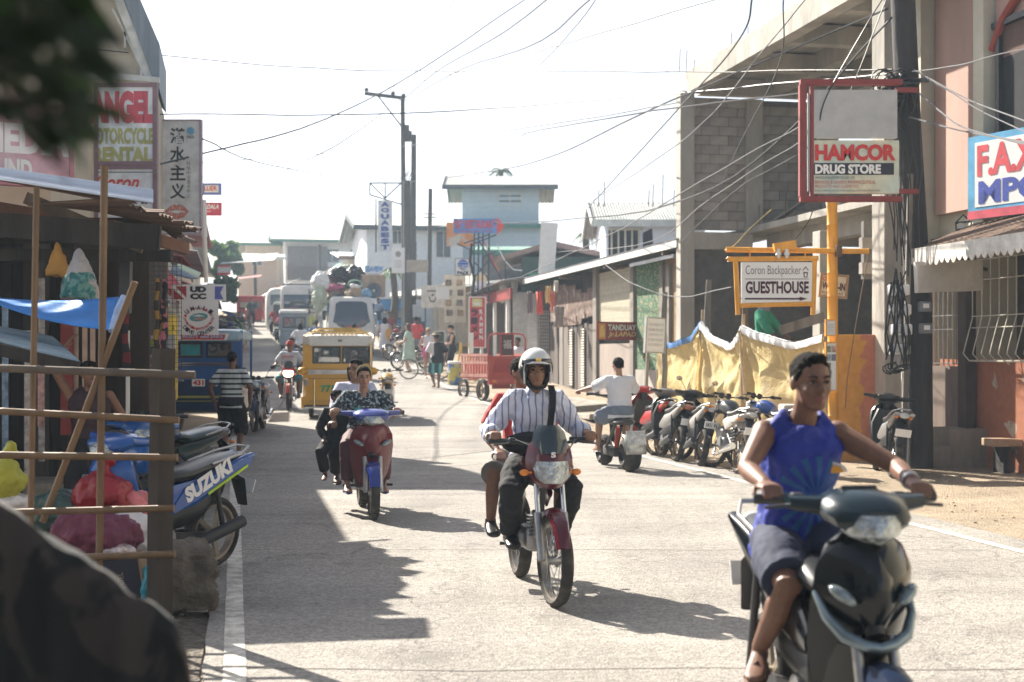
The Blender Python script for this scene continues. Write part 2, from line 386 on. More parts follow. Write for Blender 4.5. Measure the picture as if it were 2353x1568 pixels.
def headmesh(mb, c, f, u, k, ears=True):
    s = f.cross(u).normalized(); Mx = Matrix((s, f, u)).transposed().to_4x4(); Mx.translation = c
    h = MB()
    h.ell((0,-.012,.03), (.074,.092,.083), nu=16, nv=12).ell((0,.022,-.03), (.061,.06,.072), nu=16, nv=12).ell((0,.045,-.083), (.038,.036,.03)).ell((0,.015,-.06), (.055,.052,.042))
    for i in (-1, 1):
        h.ell((i*.036,.05,-.026), (.022,.026,.02)); h.tube([(i*.012,.077,.018), (i*.045,.064,.02)], [.011,.009], 6)
        h.ell((i*.012,.089,-.031), (.009,.012,.008))
        if ears: h.ell((i*.077,-.008,-.004), (.009,.019,.03), (0,0,i*.3))
    h.tube([(0,.074,.02), (0,.092,-.006), (0,.106,-.026), (0,.09,-.038)], [.009,.0095,.012,.009], 7)
    h.tube([(-.02,.076,-.059), (0,.088,-.056), (.02,.076,-.059)], [.005,.009,.005], 6).tube([(-.017,.075,-.067), (0,.086,-.07), (.017,.075,-.067)], [.005,.0095,.005], 6)
    h.v = [p * k for p in h.v]; h.xf(Mx); mb.add(h.v, h.f); return Mx
def hand(mb, w, d, pn, k, curl=(50, 75, 45), thumb=1, spread=.0):
    d = d.normalized(); pn = (pn - d * pn.dot(d)).normalized(); lat = d.cross(pn) * thumb     # lat points to the thumb
    pal = [ring(w + d * (x * k), lat, pn, hw * k, th * k, 10) for x, hw, th in ((-.01,.026,.02),(.02,.034,.018),(.06,.042,.016),(.09,.042,.014))]
    mb.rings(pal)
    for i, (o, ln) in enumerate(((.031,.9),(.0105,1.0),(-.0105,.95),(-.031,.75))):
        p = w + d * (.086 * k) + lat * (o * k); dd = d + lat * (spread * (1.5 - i) * .3); dd.normalize(); pts = [p]; a = 0
        for seg, c in zip((.042,.028,.022), curl):
            a += math.radians(c); q = dd * math.cos(a) + pn * math.sin(a); p = p + q * (seg * ln * k); pts.append(p)
        mb.tube([w + d * (.06 * k) + lat * (o * k)] + pts, [.0095*k,.0098*k,.0088*k,.0082*k,.0065*k], 7)
    p = w + d * (.022 * k) + lat * (.026 * k); a = p + (d * .6 + lat * .8 + pn * .25) * (.035 * k); b = a + (d * .8 + lat * .15 + pn * .6) * (.03 * k); c = b + (d * .5 - lat * .3 + pn * .8) * (.022 * k)
    mb.tube([p, a, b, c], [.015*k,.0115*k,.0105*k,.008*k], 7)
def foot(mb, ank, d, k, off=0, up=V((0,0,1))):
    d = d.normalized(); s = d.cross(up).normalized(); up = s.cross(d)
    base = ank - up * (.065 * k)
    rs = []
    for x, hw, z0, z1 in ((-.055,.022,-.005,.03),(-.045,.032,-.012,.07),(0,.034,-.012,.085),(.05,.037,-.012,.06),(.1,.043,-.012,.04),(.15,.044,-.012,.028),(.18,.036,-.01,.02),(.195,.02,-.006,.012)):
        zc = (z0 + z1) / 2; rs.append(ring(base + d * (x * k) + up * (zc * k), s, up, hw * k + off, (z1 - z0) / 2 * k + off, 12))
    mb.rings(rs)
def person(label, pel, neck, head, face, hands, feet, H=1.65, sk=None, top=None, bottom=None, hair='short', shoes=None, vox=.012, group=None,
           elb=None, kneeh=None, grip=True, headup=V((0,0,1)), footd=None, palm=None, body=None, hairmat=None, belly=0, facefeat=True, curl=None, hw=1.0, ground=None):
    """hands, feet = (right, left) targets for wrist and ankle; everything in world coordinates"""
    k = H / 1.65; pel, neck, head = V(pel), V(neck), V(head); face = V(face).normalized(); body = V(body).normalized() if body else face
    gz = ground if ground is not None else min(feet[0].z, feet[1].z) - .08
    root = thing('person', label, 'person', (pel.x, pel.y, gz), 0, group); org = V((pel.x, pel.y, gz))
    sk = sk or skin; up = V((0,0,1)); bf = V((body.x, body.y, 0)).normalized(); s = bf.cross(up).normalized(); hairmat = hairmat or hairm
    zt = (neck - pel).normalized(); st = (s - zt * s.dot(zt)).normalized()
    sh = [neck - zt * (.05*k) + st * (i * .172 * k * hw) for i in (1, -1)]; hip = [pel + s * (i * .085 * k) for i in (1, -1)]
    B = MB(); torso(B, pel, neck, s, bf, k, wide=hw)
    B.tube([neck - zt * .03, neck + (head - neck) * .35, head + V((0,0,-.02)) - face * .015], [.062*k,.05*k,.05*k], 12)
    hu = headup - face * headup.dot(face); hu.normalize(); Mx = headmesh(B, head, face, hu, k)
    arms = []; legs = []
    for i, sg in enumerate((1, -1)):
        hint = elb[i] if elb else (-bf * .35 + s * sg * .55 - up * .8)
        e, wr = ik(sh[i], V(hands[i]), .285*k, .255*k, V(hint)); arms.append((sh[i], e, wr))
        B.ell(sh[i], .056*k).tube([sh[i], sh[i].lerp(e, .35), e, e.lerp(wr, .3), wr], [.052*k,.048*k,.037*k,.04*k,.026*k], 10)
        if grip:
            d = (wr - e).normalized() * .5 + bf * .8; d.normalize(); hand(B, wr, d, V(palm[i]) if palm else -up + bf * .2, k, curl or (45, 85, 50), thumb=-1 if sg > 0 else 1)
        else:
            d = (wr - e).normalized(); hand(B, wr, d, V(palm[i]) if palm else -s * sg, k, curl or (18, 25, 15), thumb=-sg if palm is None else sg, spread=.3)
        kh = kneeh[i] if kneeh else bf * 1.0 + up * .3 + s * sg * .25
        kn, an = ik(hip[i], V(feet[i]), .405*k, .4*k, V(kh)); legs.append((hip[i], kn, an))
        B.tube([hip[i], hip[i].lerp(kn, .3), kn, kn.lerp(an, .3), an], [.082*k,.079*k,.055*k,.056*k,.034*k], 12)
        foot(B, an, V(footd[i]) if footd else bf - up * .05, k)
    B.v = [p - org for p in B.v]; o = B.build('body', sk, root, smooth=True); mods(o, vox, 2)
    def cloth(name, mb, mat, off=0, disp=.018, v=None, ds=.09):
        mb.v = [p - org for p in mb.v]; c = mb.build(name, mat, root, smooth=True); mods(c, v or max(vox, .009), 2, disp, ds); return c
    if top:
        T = MB(); of = top.get('off', .016); hem = top.get('hem', .05)
        torso(T, pel, neck, s, bf, k, of, t0=top.get('t0', .02), t1=top.get('t1', 1.01), hem=hem, wide=hw, belly=belly)
        sl = top.get('sleeve')
        for a, e, wr in arms:
            if sl is None: T.tube([a.lerp(neck, .22) - zt * .03 * k, a.lerp(neck, .75) + zt * .02], [.062*k, .055*k], 10); continue
            r0 = .058*k + of * .7
            pts = [neck - zt * .05, a, a.lerp(e, min(sl, 1))]; rr = [.07*k, r0, .055*k + of]
            if sl >= 1: pts = [neck - zt * .05, a, a.lerp(e, .5), e]; rr = [.07*k, r0, .052*k + of, .042*k + of]
            if sl > 1: pts.append(e.lerp(wr, (sl - 1) * .5)); rr.append(.042*k + of); pts.append(e.lerp(wr, sl - 1)); rr.append(.03*k + of * .8)
            T.tube(pts, rr, 12)
        cloth(top.get('name', 'shirt'), T, top['mat'], disp=top.get('disp', .02))
        if top.get('vneck'):
            Q = MB(); q_ = neck - zt*(.055*k) + bf*(.075*k); Q.ell((0,0,0), (.034*k, .03, .06*k)); Q.xf(Matrix.Translation(q_ - org)); Q.build('neckline', sk, root, True)
        if top.get('collar'):
            Q = MB(); cc = neck + zt * .015
            for sg in (1, -1):
                Q.rings([[cc - bf*.055*k + zt*.03, cc - bf*.062*k - zt*.01], [cc + s*sg*.055*k + zt*.028, cc + s*sg*.07*k - zt*.012], [cc + s*sg*.04*k + bf*.055*k + zt*.005, cc + s*sg*.065*k + bf*.06*k - zt*.035], [cc + s*sg*.006 + bf*.075*k - zt*.03, cc + s*sg*.045*k + bf*.08*k - zt*.065]], False, False)
            Q.v = [p - org for p in Q.v]; q = Q.build('collar', top['mat'], root, smooth=True); md = q.modifiers.new('t', 'SOLIDIFY'); md.thickness = .006
    if bottom:
        T = MB(); of = bottom.get('off', .016); ln = bottom.get('len', 2)
        if bottom.get('skirt'):
            f2 = bf; rs = []
            for t, w_ in ((.62,.165),(.3,.15),(0,.175),(-.5,.2)): rs.append(ring(pel + zt * t * .5 * k, s, f2, w_ * k + of, w_ * .75 * k + of))
            zl = pel.z - bottom['skirt']; c = V((pel.x, pel.y, 0)); rs.append([V((p.x, p.y, 0)) + V((0,0,zl)) for p in ring(c, s, f2, .23*k + of, .18*k + of)]); T.rings(rs[::-1] if 0 else rs)
        else:
            torso(T, pel, neck, s, bf, k, of, t1=.2, wide=hw)
            for h_, kn, an in legs:
                r1 = .09*k + of
                if ln <= 1: T.tube([h_ + (pel - h_) * .2, h_.lerp(kn, .4), h_.lerp(kn, ln)], [.085*k + of, r1, bottom.get('r', .078)*k + of], 14)
                else: T.tube([h_ + (pel - h_) * .2, h_.lerp(kn, .4), kn, kn.lerp(an, .35), kn.lerp(an, ln - 1)], [.085*k + of, r1, .066*k + of, .064*k + of, bottom.get('r', .05)*k + of], 14)
        cloth(bottom.get('name', 'trousers'), T, bottom['mat'], disp=bottom.get('disp', .02))
    if shoes:
        for i, (h_, kn, an) in enumerate(legs):
            T = MB()
            if shoes[0] == 'sandal':
                d = (V(footd[i]) if footd else bf - up * .05).normalized(); ss = d.cross(up).normalized(); u2 = ss.cross(d); b = an - u2 * (.08*k)
                T.rings([ring(b + d * (x*k), ss, u2, hw_*k, .009, 8) for x, hw_ in ((-.06,.03),(0,.038),(.1,.047),(.17,.046),(.205,.025))])
                T.tube([b + d*.06*k + ss*.045*k, b + d*.1*k + u2*.055*k, b + d*.06*k - ss*.045*k], .011, 6).tube([b + d*.13*k + ss*.045*k, b + d*.1*k + u2*.058*k], .009, 6)
                T.v = [p - org for p in T.v]; T.build('sandal', shoes[1], root, True)
            else:
                foot(T, an, V(footd[i]) if footd else bf - up * .05, k * 1.03, .009); T.tube([an - up*.04, an + up * .03], [.045*k, .042*k], 10)
                T.v = [p - org for p in T.v]; mods(T.build('shoe', shoes[1], root, True), max(.008, vox), 2)
    # face and hair, in head space
    IM = Matrix.Translation(-org) @ Mx
    def hp(name, mb, mat, vx=None, disp=0, ds=.03):
        mb.v = [q * k for q in mb.v]; mb.xf(IM); ob = mb.build(name, mat, root, smooth=True)
        if vx: mods(ob, vx, 1, disp, ds)
        return ob
    if facefeat:
        for sg in (1, -1):
            hp('eye', MB().ell((sg*.03,.072,.001), (.0115,.0095,.0048), nu=10, nv=8), eyew)
            hp('iris', MB().ell((sg*.03,.0795,.0005), (.0066,.0045,.0052), nu=8, nv=6), eyeb)
            hp('eyelid', MB().tube([(sg*.017,.078,.004), (sg*.03,.084,.0085), (sg*.044,.074,.0035)], .0026, 5), hairm)
            hp('eyebrow', MB().tube([(sg*.014,.089,.021), (sg*.03,.086,.027), (sg*.05,.07,.022)], [.0035,.0045,.002], 6), hairm)
        hp('lips', MB().tube([(-.023,.079,-.0625), (-.008,.093,-.058), (0,.094,-.0595), (.008,.093,-.058), (.023,.079,-.0625)], [.002,.005,.0045,.005,.002], 6).tube([(-.02,.079,-.0645), (0,.094,-.069), (.02,.079,-.0645)], [.002,.0062,.002], 6), lipm)
    hv = max(vox, .007)
    if hair in ('short', 'long', 'tied', 'bun'):
        h = MB(); h.ell((0,-.021,.048), (.079,.091,.078), nu=16, nv=12).ell((0,-.06,.015), (.066,.045,.055)).ell((0,.035,.097), (.05,.042,.024))
        for sg in (1, -1): h.ell((sg*.068,.0,.035), (.010,.03,.035))
        if hair == 'long':
            h.ell((0,-.06,-.03), (.08,.05,.1)); h.tube([(0,-.06,-.02), (0,-.075,-.14), (0,-.075,-.24), (0,-.07,-.31)], [.075,.072,.06,.03], 12, flat=.5)
            for sg in (1, -1): h.tube([(sg*.07,.01,.03), (sg*.078,-.01,-.05), (sg*.07,-.03,-.13)], [.025,.026,.02], 8)
        if hair == 'bun': h.ell((0,-.1,.07), (.035,.03,.035))
        if hair == 'tied': h.ell((0,-.1,.0), (.04,.035,.045)); h.tube([(0,-.1,0), (0,-.12,-.1), (0,-.1,-.2)], [.03,.03,.012], 8)
        hp('hair', h, hairmat, hv, .012, .014)
    return root, arms, legs, Mx, org, hp
def walker(label, a=None, Y=None, face=0, H=1.65, px=None, gait=.0, arms=None, z=None, **kw):
    """standing or walking figure; face = heading in degrees, 0 towards the camera, 180 away from it, 90 to the right"""
    p = G(a, Y) if px is None else GX(px, Y)
    if z is not None: p.z = z
    k = H / 1.65; an = math.radians(face); f = V((math.sin(an), -math.cos(an), 0)); up = V((0,0,1)); s = f.cross(up)
    pel = p + up * (.86*k - abs(gait) * .06); neck = pel + up * .50*k + f * .015; head = neck + up * .155*k + f * .03
    fr = p + s*.09*k + f * gait * .28 + up * (.085*k + max(0, -gait) * .10); fl = p - s*.09*k - f * gait * .28 + up * (.085*k + max(0, gait) * .10)
    sh = neck - up*.05
    hr = sh + s*.24*k - up*.5*k - f * gait * .22 + f*.03; hl = sh - s*.24*k - up*.5*k + f * gait * .22 + f*.03
    if arms:
        hr = sh + s*arms[0][0]*k + f*arms[0][1]*k + up*arms[0][2]*k if arms[0] else hr; hl = sh - s*arms[1][0]*k + f*arms[1][1]*k + up*arms[1][2]*k if arms[1] else hl
    kw.setdefault('vox', .014)
    fd = kw.pop('look', None); fc = f
    if fd is not None: an2 = math.radians(fd); fc = V((math.sin(an2), -math.cos(an2), 0))
    return person(label, pel, neck, head, fc, (hr, hl), (fr, fl), H, grip=False, body=f, ground=p.z, **kw)
def rider(label, p, face, H=1.62, seat=.78, reach=.62, bar=1.02, barw=.31, lean=.12, footz=.34, footx=.19, footf=.25, look=None, grip=True, hands=None, kout=.28, **kw):
    """someone seated on a bike; p = ground point under the seat, face = heading as in walker"""
    k = H / 1.65; an = math.radians(face); f = V((math.sin(an), -math.cos(an), 0)); up = V((0,0,1)); s = f.cross(up); p = V(p)
    pel = p + up * (seat + .09); neck = pel + up * .49*k + f * lean; head = neck + up * .15*k + f * .04
    fr = p + s*footx + f*footf + up*footz; fl = p - s*footx + f*footf + up*footz
    if hands is None: hands = (p + s*(barw-.02) + f*(reach-.09) + up*(bar+.035), p - s*(barw-.02) + f*(reach-.09) + up*(bar+.035))
    else: hands = tuple(p + s*h[0] + f*h[1] + up*h[2] for h in hands)
    if look is None: fc = f
    else: a2 = math.radians(look); fc = V((math.sin(a2), -math.cos(a2), 0))
    kn = [f*1.0 + up*.9 + s*i*kout for i in (1, -1)]
    kw.setdefault('vox', .014)
    return person(label, pel, neck, head, fc, hands, (fr, fl), H, body=f, kneeh=kn, grip=grip, ground=p.z, **kw)
lensm = M('lamp_lens', (.42,.46,.48), .1, metal=.75, var=.5, scale=22, bump=.4, bscale=30)
# ---------------- two-wheelers (local: front towards -Y, ground at z=0, origin under the middle)
def wheel(parent, y, R, w=.09, rim='spoke', steer=None, name='wheel', x=0, rimm=None, n=28, knob=False):
    e = bpy.data.objects.new(name, None); COL.objects.link(e); e.parent = parent; e.location = (x, y, R)
    if steer: e.rotation_euler = (0, 0, steer)
    t = MB(); q = w / 2; r = R - w * .45
    t.lathe([(r - .01, -q*.55), (r + w*.1, -q*.95), (R - w*.16, -q*.8), (R - .003, -q*.35), (R, 0), (R - .003, q*.35), (R - w*.16, q*.8), (r + w*.1, q*.95), (r - .01, q*.55), (r - .01, -q*.55)], axis='X', n=n)
    if knob:
        for i in range(n):
            an = 2*math.pi*(i + .5)/n; c, s_ = math.cos(an), math.sin(an)
            t.box((0, (R+.002)*c, (R+.002)*s_), (w*.62, .012, .3*w/ .09*.05), (an, 0, 0))
    part('tyre', t, rubber, e, True)
    m = MB(); m.lathe([(r - .025, -q*.5), (r - .008, -q*.62), (r + .004, -q*.55), (r - .012, -q*.3), (r - .012, q*.3), (r + .004, q*.55), (r - .008, q*.62), (r - .025, q*.5), (r - .025, -q*.5)], axis='X', n=n)
    part('rim', m, rimm or rimmat, e, True)
    h = MB(); h.cyl((-.05,0,0), (.05,0,0), .028, n=10)
    if rim == 'spoke':
        for i in range(18):
            an = 2*math.pi*i/18; sx = .035 if i % 2 else -.035; h.cyl((sx, .02*math.cos(an+.5), .02*math.sin(an+.5)), (0, (r-.01)*math.cos(an), (r-.01)*math.sin(an)), .0028, n=4)
        part('spokes', h, steel, e)
    else:
        for i in range(5):
            an = 2*math.pi*i/5; h.bar((0,0,0), (0, (r-.01)*math.cos(an), (r-.01)*math.sin(an)), .035, .022, up=(1,0,0))
        part('spokes', h, rimm or rimmat, e, True)
    return e
def handlebar(parent, c, w, mat=None, mirror=True, drop=.02, steer=0, back=.1, mats=None):
    h = bpy.data.objects.new('handlebar', None); COL.objects.link(h); h.parent = parent; h.location = c; h.rotation_euler = (0,0,steer)
    b = MB(); b.tube([(-w, back, -.0), (-w*.62, back*.5, .0), (-w*.3, 0, -drop), (w*.3, 0, -drop), (w*.62, back*.5, 0), (w, back, 0)], .011, 8); part('bar', b, mat or black, h, True)
    for s in (-1, 1):
        part('grip', MB().cyl((s*w, back, 0), (s*(w-.12), back*.82, 0), .018, n=10), black, h, True)
        part('switch_box', MB().box((s*(w-.15), back*.75, 0), (.05,.045,.045), bev=.01), black, h)
        part('brake_lever', MB().tube([(s*(w-.14), back*.6, -.005), (s*(w-.1), back*.3-.02, -.012), (s*(w-.01), back*.5-.03, -.02)], [.008,.007,.006], 6), darkmetal, h, True)
        if mirror:
            part('mirror_stem', MB().tube([(s*(w-.16), back*.7, .01), (s*(w-.13), back*.6, .09), (s*(w-.06), back*.6, .16)], .005, 6), black, h, True)
            part('mirror', MB().ell((s*(w-.03), back*.6, .19), (.055,.012,.036), nu=12, nv=8), black, h, True)
            part('mirror_glass', MB().ell((s*(w-.03), back*.6+.008, .19), (.047,.007,.03), nu=12, nv=8), chrome, h, True)
    return h
def engine(root, m, y=.05, z=.36, k=1):
    part('engine', MB().box((0,y,z), (.2*k,.26*k,.16*k), bev=.03).cyl((-.13*k,y+.04,z), (.13*k,y+.04,z), .075*k, n=16).box((0,y-.13*k,z+.1*k), (.12*k,.12*k,.18*k), bev=.015), m, root, True)
    f = MB()
    for i in range(6): f.box((0, y-.13*k, z+.03*k+i*.025*k), (.16*k,.155*k,.007))
    part('cooling_fins', f, steel, root)
def plate(root, y, z, s_, name='licence_plate', tilt=.3):
    e = MB().box((0,0,0), (.2,.006,.1)); o = part(name, e, signwhite, root, loc=(0,y,z)); o.rotation_euler = (tilt, 0, math.pi)
    if s_: text(s_, -.085, -.03, .085, .03, signblack, o, y=-.006, bold=.02)
def standard_bike(label, loc, rz, main, acc=None, lean=0, steer=0, group=None, stand=True, lit=False, fairing=True, seatm=None, tankm=None, tail=None, mirror=False, plate_s=None, L=1.24, R=.3, rimm=None, name='motorcycle', badge=False, tyre_w=.085, knob=False):
    root = thing(name, label, 'motorcycle', loc, 0, group, rot=(0, lean, rz)); acc = acc or main; tankm = tankm or main; seatm = seatm or seatmat
    yf, yr = -L/2, L/2
    wheel(root, yf, R, tyre_w, steer=steer, name='front_wheel', rimm=rimm, knob=knob); wheel(root, yr, R, tyre_w+.01, name='rear_wheel', rimm=rimm, knob=knob)
    hy, hz = yf + .28, 1.0
    fk = MB(); fs = MB()
    for s in (-1, 1):
        fk.cyl((s*.085, yf, R), (s*.085, yf+.13, .58), .026, n=12); fs.cyl((s*.085, yf+.1, .52), (s*.085, hy-.03, .96), .017, n=12)
    part('fork_slider', fk, steel, root, True); part('fork_tube', fs, chrome, root, True)
    part('fork_clamp', MB().box((0,hy-.04,.92), (.22,.06,.03), bev=.008).box((0,hy-.08,.78), (.22,.06,.03), bev=.008), darkmetal, root)
    m = MB(); rs = []
    for i in range(9):
        an = math.radians(20 + i * 17); rr = R + .035; c = V((0, yf - rr*math.cos(an), R + rr*math.sin(an))); t = V((0, -math.cos(an), math.sin(an))); wd = .06 * (1 - .25*abs(i-4)/4)
        rs.append([c + V((-wd,0,0)) - t*.045, c + V((-wd*.75,0,0)) - t*.005, c + t*.008, c + V((wd*.75,0,0)) - t*.005, c + V((wd,0,0)) - t*.045, c + V((wd*.7,0,0)) - t*.02, c - t*.006, c + V((-wd*.7,0,0)) - t*.02])
    m.rings(rs); part('front_fender', m, main, root, True)
    # frame, engine
    part('frame', MB().tube([(0,hy-.02,.9), (0,yf+.42,.62), (0,yf+.5,.3), (0,yr-.45,.26), (0,yr-.33,.5)], .02, 8).tube([(0,hy,.86), (0,0,.72), (0,yr-.1,.7), (0,yr+.12,.74)], .018, 8).tube([(.1,yr-.35,.5), (.1,yr,R)], .016, 6).tube([(-.1,yr-.35,.5), (-.1,yr,R)], .016, 6), darkmetal, root, True)
    engine(root, steel, y=-.02, z=.37)
    part('exhaust_pipe', MB().tube([(.05,-.17,.46), (.07,-.27,.36), (.1,-.2,.2), (.13,0,.2), (.15,.2,.24)], .018, 8), chrome, root, True)
    part('silencer', MB().tube([(.15,.18,.24), (.16,.3,.27), (.17,yr+.12,.36)], [.022,.042,.046], 12), chrome, root, True)
    for s in (-1, 1):
        sh = MB(); pts = []
        for i in range(60):
            t = i / 59; an = i * .9; c = V((s*.13, yr + (yr-.12-yr)*t, R + .03 + (.7-R-.05)*t)); pts.append(c + V((.024*math.cos(an), .024*math.sin(an), 0)))
        sh.tube(pts, .006, 5); part('shock_absorber', sh, steel, root, True)
    # tank, seat, panels, tail
    tk = MB(); tk.rings([ring(V((0,y,z)), V((1,0,0)), V((0,0,1)), hw, hh, 14) for y, z, hw, hh in ((hy+.03,.86,.04,.05),(hy+.09,.87,.11,.085),(hy+.2,.875,.135,.1),(hy+.33,.85,.12,.085),(hy+.42,.81,.08,.05))]); part('fuel_tank', tk, tankm, root, True)
    st = MB(); st.rings([ring(V((0,y,z)), V((1,0,0)), V((0,0,1)), hw, hh, 12) for y, z, hw, hh in ((hy+.38,.8,.07,.03),(hy+.48,.79,.12,.045),(.2,.775,.13,.045),(.45,.8,.13,.045),(.68,.825,.11,.04),(.76,.835,.07,.025))]); part('seat', st, seatm, root, True)
    for s in (-1, 1):
        part('side_panel', MB().rings([ring(V((s*.1,y,z)), V((1,0,0)), V((0,0,1)), .018, hh, 10) for y, z, hh in ((.02,.66,.03),(.14,.64,.09),(.35,.68,.07),(.62,.76,.035))]), main, root, True)
        part('footpeg', MB().cyl((s*.1,.05,.32), (s*.24,.05,.32), .012, n=8), black, root)
        part('indicator', MB().ell((s*.15, yr+.18,.72), (.035,.02,.02)), M('amber_lens', (.7,.22,.03), .2, var=.05), root, True)
        part('front_indicator', MB().cyl((s*.1,hy-.14,.84), (s*.15,hy-.14,.84), .008).ell((s*.17,hy-.14,.84), (.032,.02,.022)), M('amber_lens'), root, True)
    part('grab_rail', MB().tube([(-.12,.4,.8), (-.13,.7,.86), (-.06,.86,.89), (.06,.86,.89), (.13,.7,.86), (.12,.4,.8)], .011, 8), steel, root, True)
    part('tail_cowl', MB().rings([ring(V((0,y,z)), V((1,0,0)), V((0,0,1)), hw, hh, 12) for y, z, hw, hh in ((.5,.73,.12,.05),(.72,.78,.1,.05),(.86,.81,.06,.035))]), tail or main, root, True)
    part('tail_light', MB().ell((0,.87,.8), (.06,.03,.032)), M('red_lens', (.45,.012,.01), .2, var=.05), root, True)
    part('rear_fender', MB().tube([(0,.74,.74), (0,.86,.66), (0,.92,.5)], [.07,.07,.05], 8, flat=.25), black, root, True); plate(root, .93, .58, plate_s)
    # front: lamp, fairing, windscreen
    ly = hy - .17
    part('headlight_shell', MB().ell((0,ly+.05,.88), (.095,.09,.085)), main if not fairing else black, root, True)
    if fairing:
        f = MB(); f.shield([(.74,.07,ly-.03,ly+.04),(.79,.125,ly-.075,ly+.05),(.86,.155,ly-.07,ly+.07),(.93,.155,ly-.05,ly+.08),(1.0,.14,ly-.02,ly+.08),(1.05,.1,ly+.02,ly+.09)], 11); part('front_fairing', f, main, root, True)
        part('windscreen', MB().shield([(.96,.1,ly-.052,ly+.03),(1.04,.115,ly-.02,ly+.06),(1.1,.1,ly+.02,ly+.08),(1.14,.06,ly+.05,ly+.09)], 9, .004), glass('smoke_screen', (.03,.05,.06), .05, .75), root, True)
        part('headlight', MB().shield([(.775,.06,ly-.095,ly-.05),(.81,.105,ly-.1,ly-.02),(.87,.118,ly-.092,ly-.0),(.915,.1,ly-.08,ly-.02)], 9, .02), emit('lamp_lit', (1,.9,.65), 4) if lit else lensm, root, True)
        if badge: text('S', -.016, .94, .016, .975, signwhite, root, y=ly-.068, bold=.04)
    else:
        part('headlight', MB().ell((0,ly-.01,.88), (.08,.04,.075)), lensm, root, True)
        part('instruments', MB().cyl((-.05,hy-.07,1.0), (-.05,hy-.04,1.04), .038).cyl((.05,hy-.07,1.0), (.05,hy-.04,1.04), .038), black, root, True)
    part('cables', MB().tube([(-.2,hy+.02,1.04), (-.1,hy-.12,1.0), (0,hy-.1,.8)], .005, 5).tube([(.2,hy+.02,1.04), (.12,hy-.13,.98), (.02,hy-.1,.75)], .005, 5), black, root, True)
    handlebar(root, (0,hy,1.03), .36, mirror=mirror, steer=steer)
    if stand: part('side_stand', MB().cyl((-.1,.1,.28), (-.24,.16,.02), .011), steel, root)
    return root
def scooter(label, loc, rz, main, acc=None, lean=0, steer=0, group=None, stand=True, R=.27, L=1.22, fender=None, shieldm=None, tailm=None, seatm=None, lightcol=None, plate_s=None, mirror=False, knob=False, small=False, name='motor_scooter', rimm=None, dash=None, topmat=None):
    root = thing(name, label, 'motorcycle', loc, 0, group, rot=(0, lean, rz)); acc = acc or main; shieldm = shieldm or main; tailm = tailm or main; topmat = topmat or main; seatm = seatm or seatmat
    yf, yr = -L/2, L/2; tw = .09 if not small else .1
    wheel(root, yf, R, tw, 'spoke' if not small else 'cast', steer=steer, name='front_wheel', knob=knob, rimm=rimm); wheel(root, yr, R, tw+.01, 'spoke' if not small else 'cast', name='rear_wheel', knob=knob, rimm=rimm)
    hy = yf + .27
    fk = MB()
    for s in (-1, 1): fk.cyl((s*.075,yf,R), (s*.075,yf+.12,.6), .022, n=12)
    part('fork', fk, steel, root, True)
    rs = []
    for i in range(9):
        an = math.radians(15 + i * 18); rr = R + .03; c = V((0, yf - rr*math.cos(an), R + rr*math.sin(an))); t = V((0,-math.cos(an),math.sin(an))); wd = .075 * (1 - .3*abs(i-4)/4)
        rs.append([c + V((-wd,0,0)) - t*.055, c + V((-wd*.75,0,0)) - t*.005, c + t*.01, c + V((wd*.75,0,0)) - t*.005, c + V((wd,0,0)) - t*.055, c + V((wd*.7,0,0)) - t*.02, c - t*.006, c + V((-wd*.7,0,0)) - t*.02])
    part('front_fender', MB().rings(rs), fender or main, root, True)
    # leg shield: a wide curved front with a narrower keel
    y0 = yf + .13
    part('leg_shield', MB().shield([(.3,.12,y0+.16,y0+.24),(.42,.17,y0+.1,y0+.22),(.56,.205,y0+.01,y0+.17),(.70,.215,y0-.06,y0+.11),(.81,.205,y0-.065,y0+.08),(.885,.165,y0-.03,y0+.08),(.93,.09,y0+.03,y0+.1)], 13, .03), shieldm, root, True)
    part('leg_shield_back', MB().shield([(.28,.14,y0+.24,y0+.24),(.45,.18,y0+.2,y0+.22),(.65,.2,y0+.15,y0+.18),(.85,.13,y0+.13,y0+.14)], 7, .03), black, root, True)
    part('front_keel', MB().shield([(.6,.075,y0-.03,y0+.06),(.7,.12,y0-.085,y0+.01),(.79,.1,y0-.09,y0+.01),(.86,.05,y0-.045,y0+.02)], 9, .03), acc, root, True)
    for s in (-1, 1):
        part('position_lamp', MB().ell((s*.135,y0-.025,.735), (.062,.03,.022), (0,-s*.45,s*.55)), M('lens_clear', (.25,.3,.32), .12, metal=.5, var=.5, scale=30), root, True)
    # handlebar cover + headlight
    hc = MB(); hc.rings([ring(V((0,y,z)), V((1,0,0)), V((0,0,1)), hw, hh, 14) for y, z, hw, hh in ((hy-.19,.975,.1,.03),(hy-.15,.98,.16,.055),(hy-.06,1.0,.19,.062),(hy+.04,1.02,.15,.045),(hy+.08,1.03,.06,.02))]); part('handlebar_cover', hc, topmat, root, True)
    part('handlebar_wings', MB().rings([ring(V((x,hy-.05+abs(x)*.25,1.0+abs(x)*.06)), V((0,1,0)), V((0,0,1)), .06*(1-abs(x)*1.6), .045*(1-abs(x)*1.6), 10) for x in (-.29,-.18,-.08,.08,.18,.29)]), topmat, root, True)
    part('headlight', MB().shield([(.90,.045,hy-.21,hy-.17),(.925,.11,hy-.24,hy-.15),(.965,.15,hy-.238,hy-.12),(.992,.165,hy-.215,hy-.09)], 11, .03), lensm, root, True)
    part('dashboard', MB().box((0,hy+.02,1.045), (.16,.1,.03), (-.4,0,0), .012), dash or black, root, True)
    part('steering_column', MB().tube([(0,hy-.02,.98), (0,hy-.06,.8), (0,yf+.1,.6)], [.06,.05,.04], 10), black, root, True)
    handlebar(root, (0,hy,1.02), .34, mirror=mirror, steer=steer*.5, back=.12)
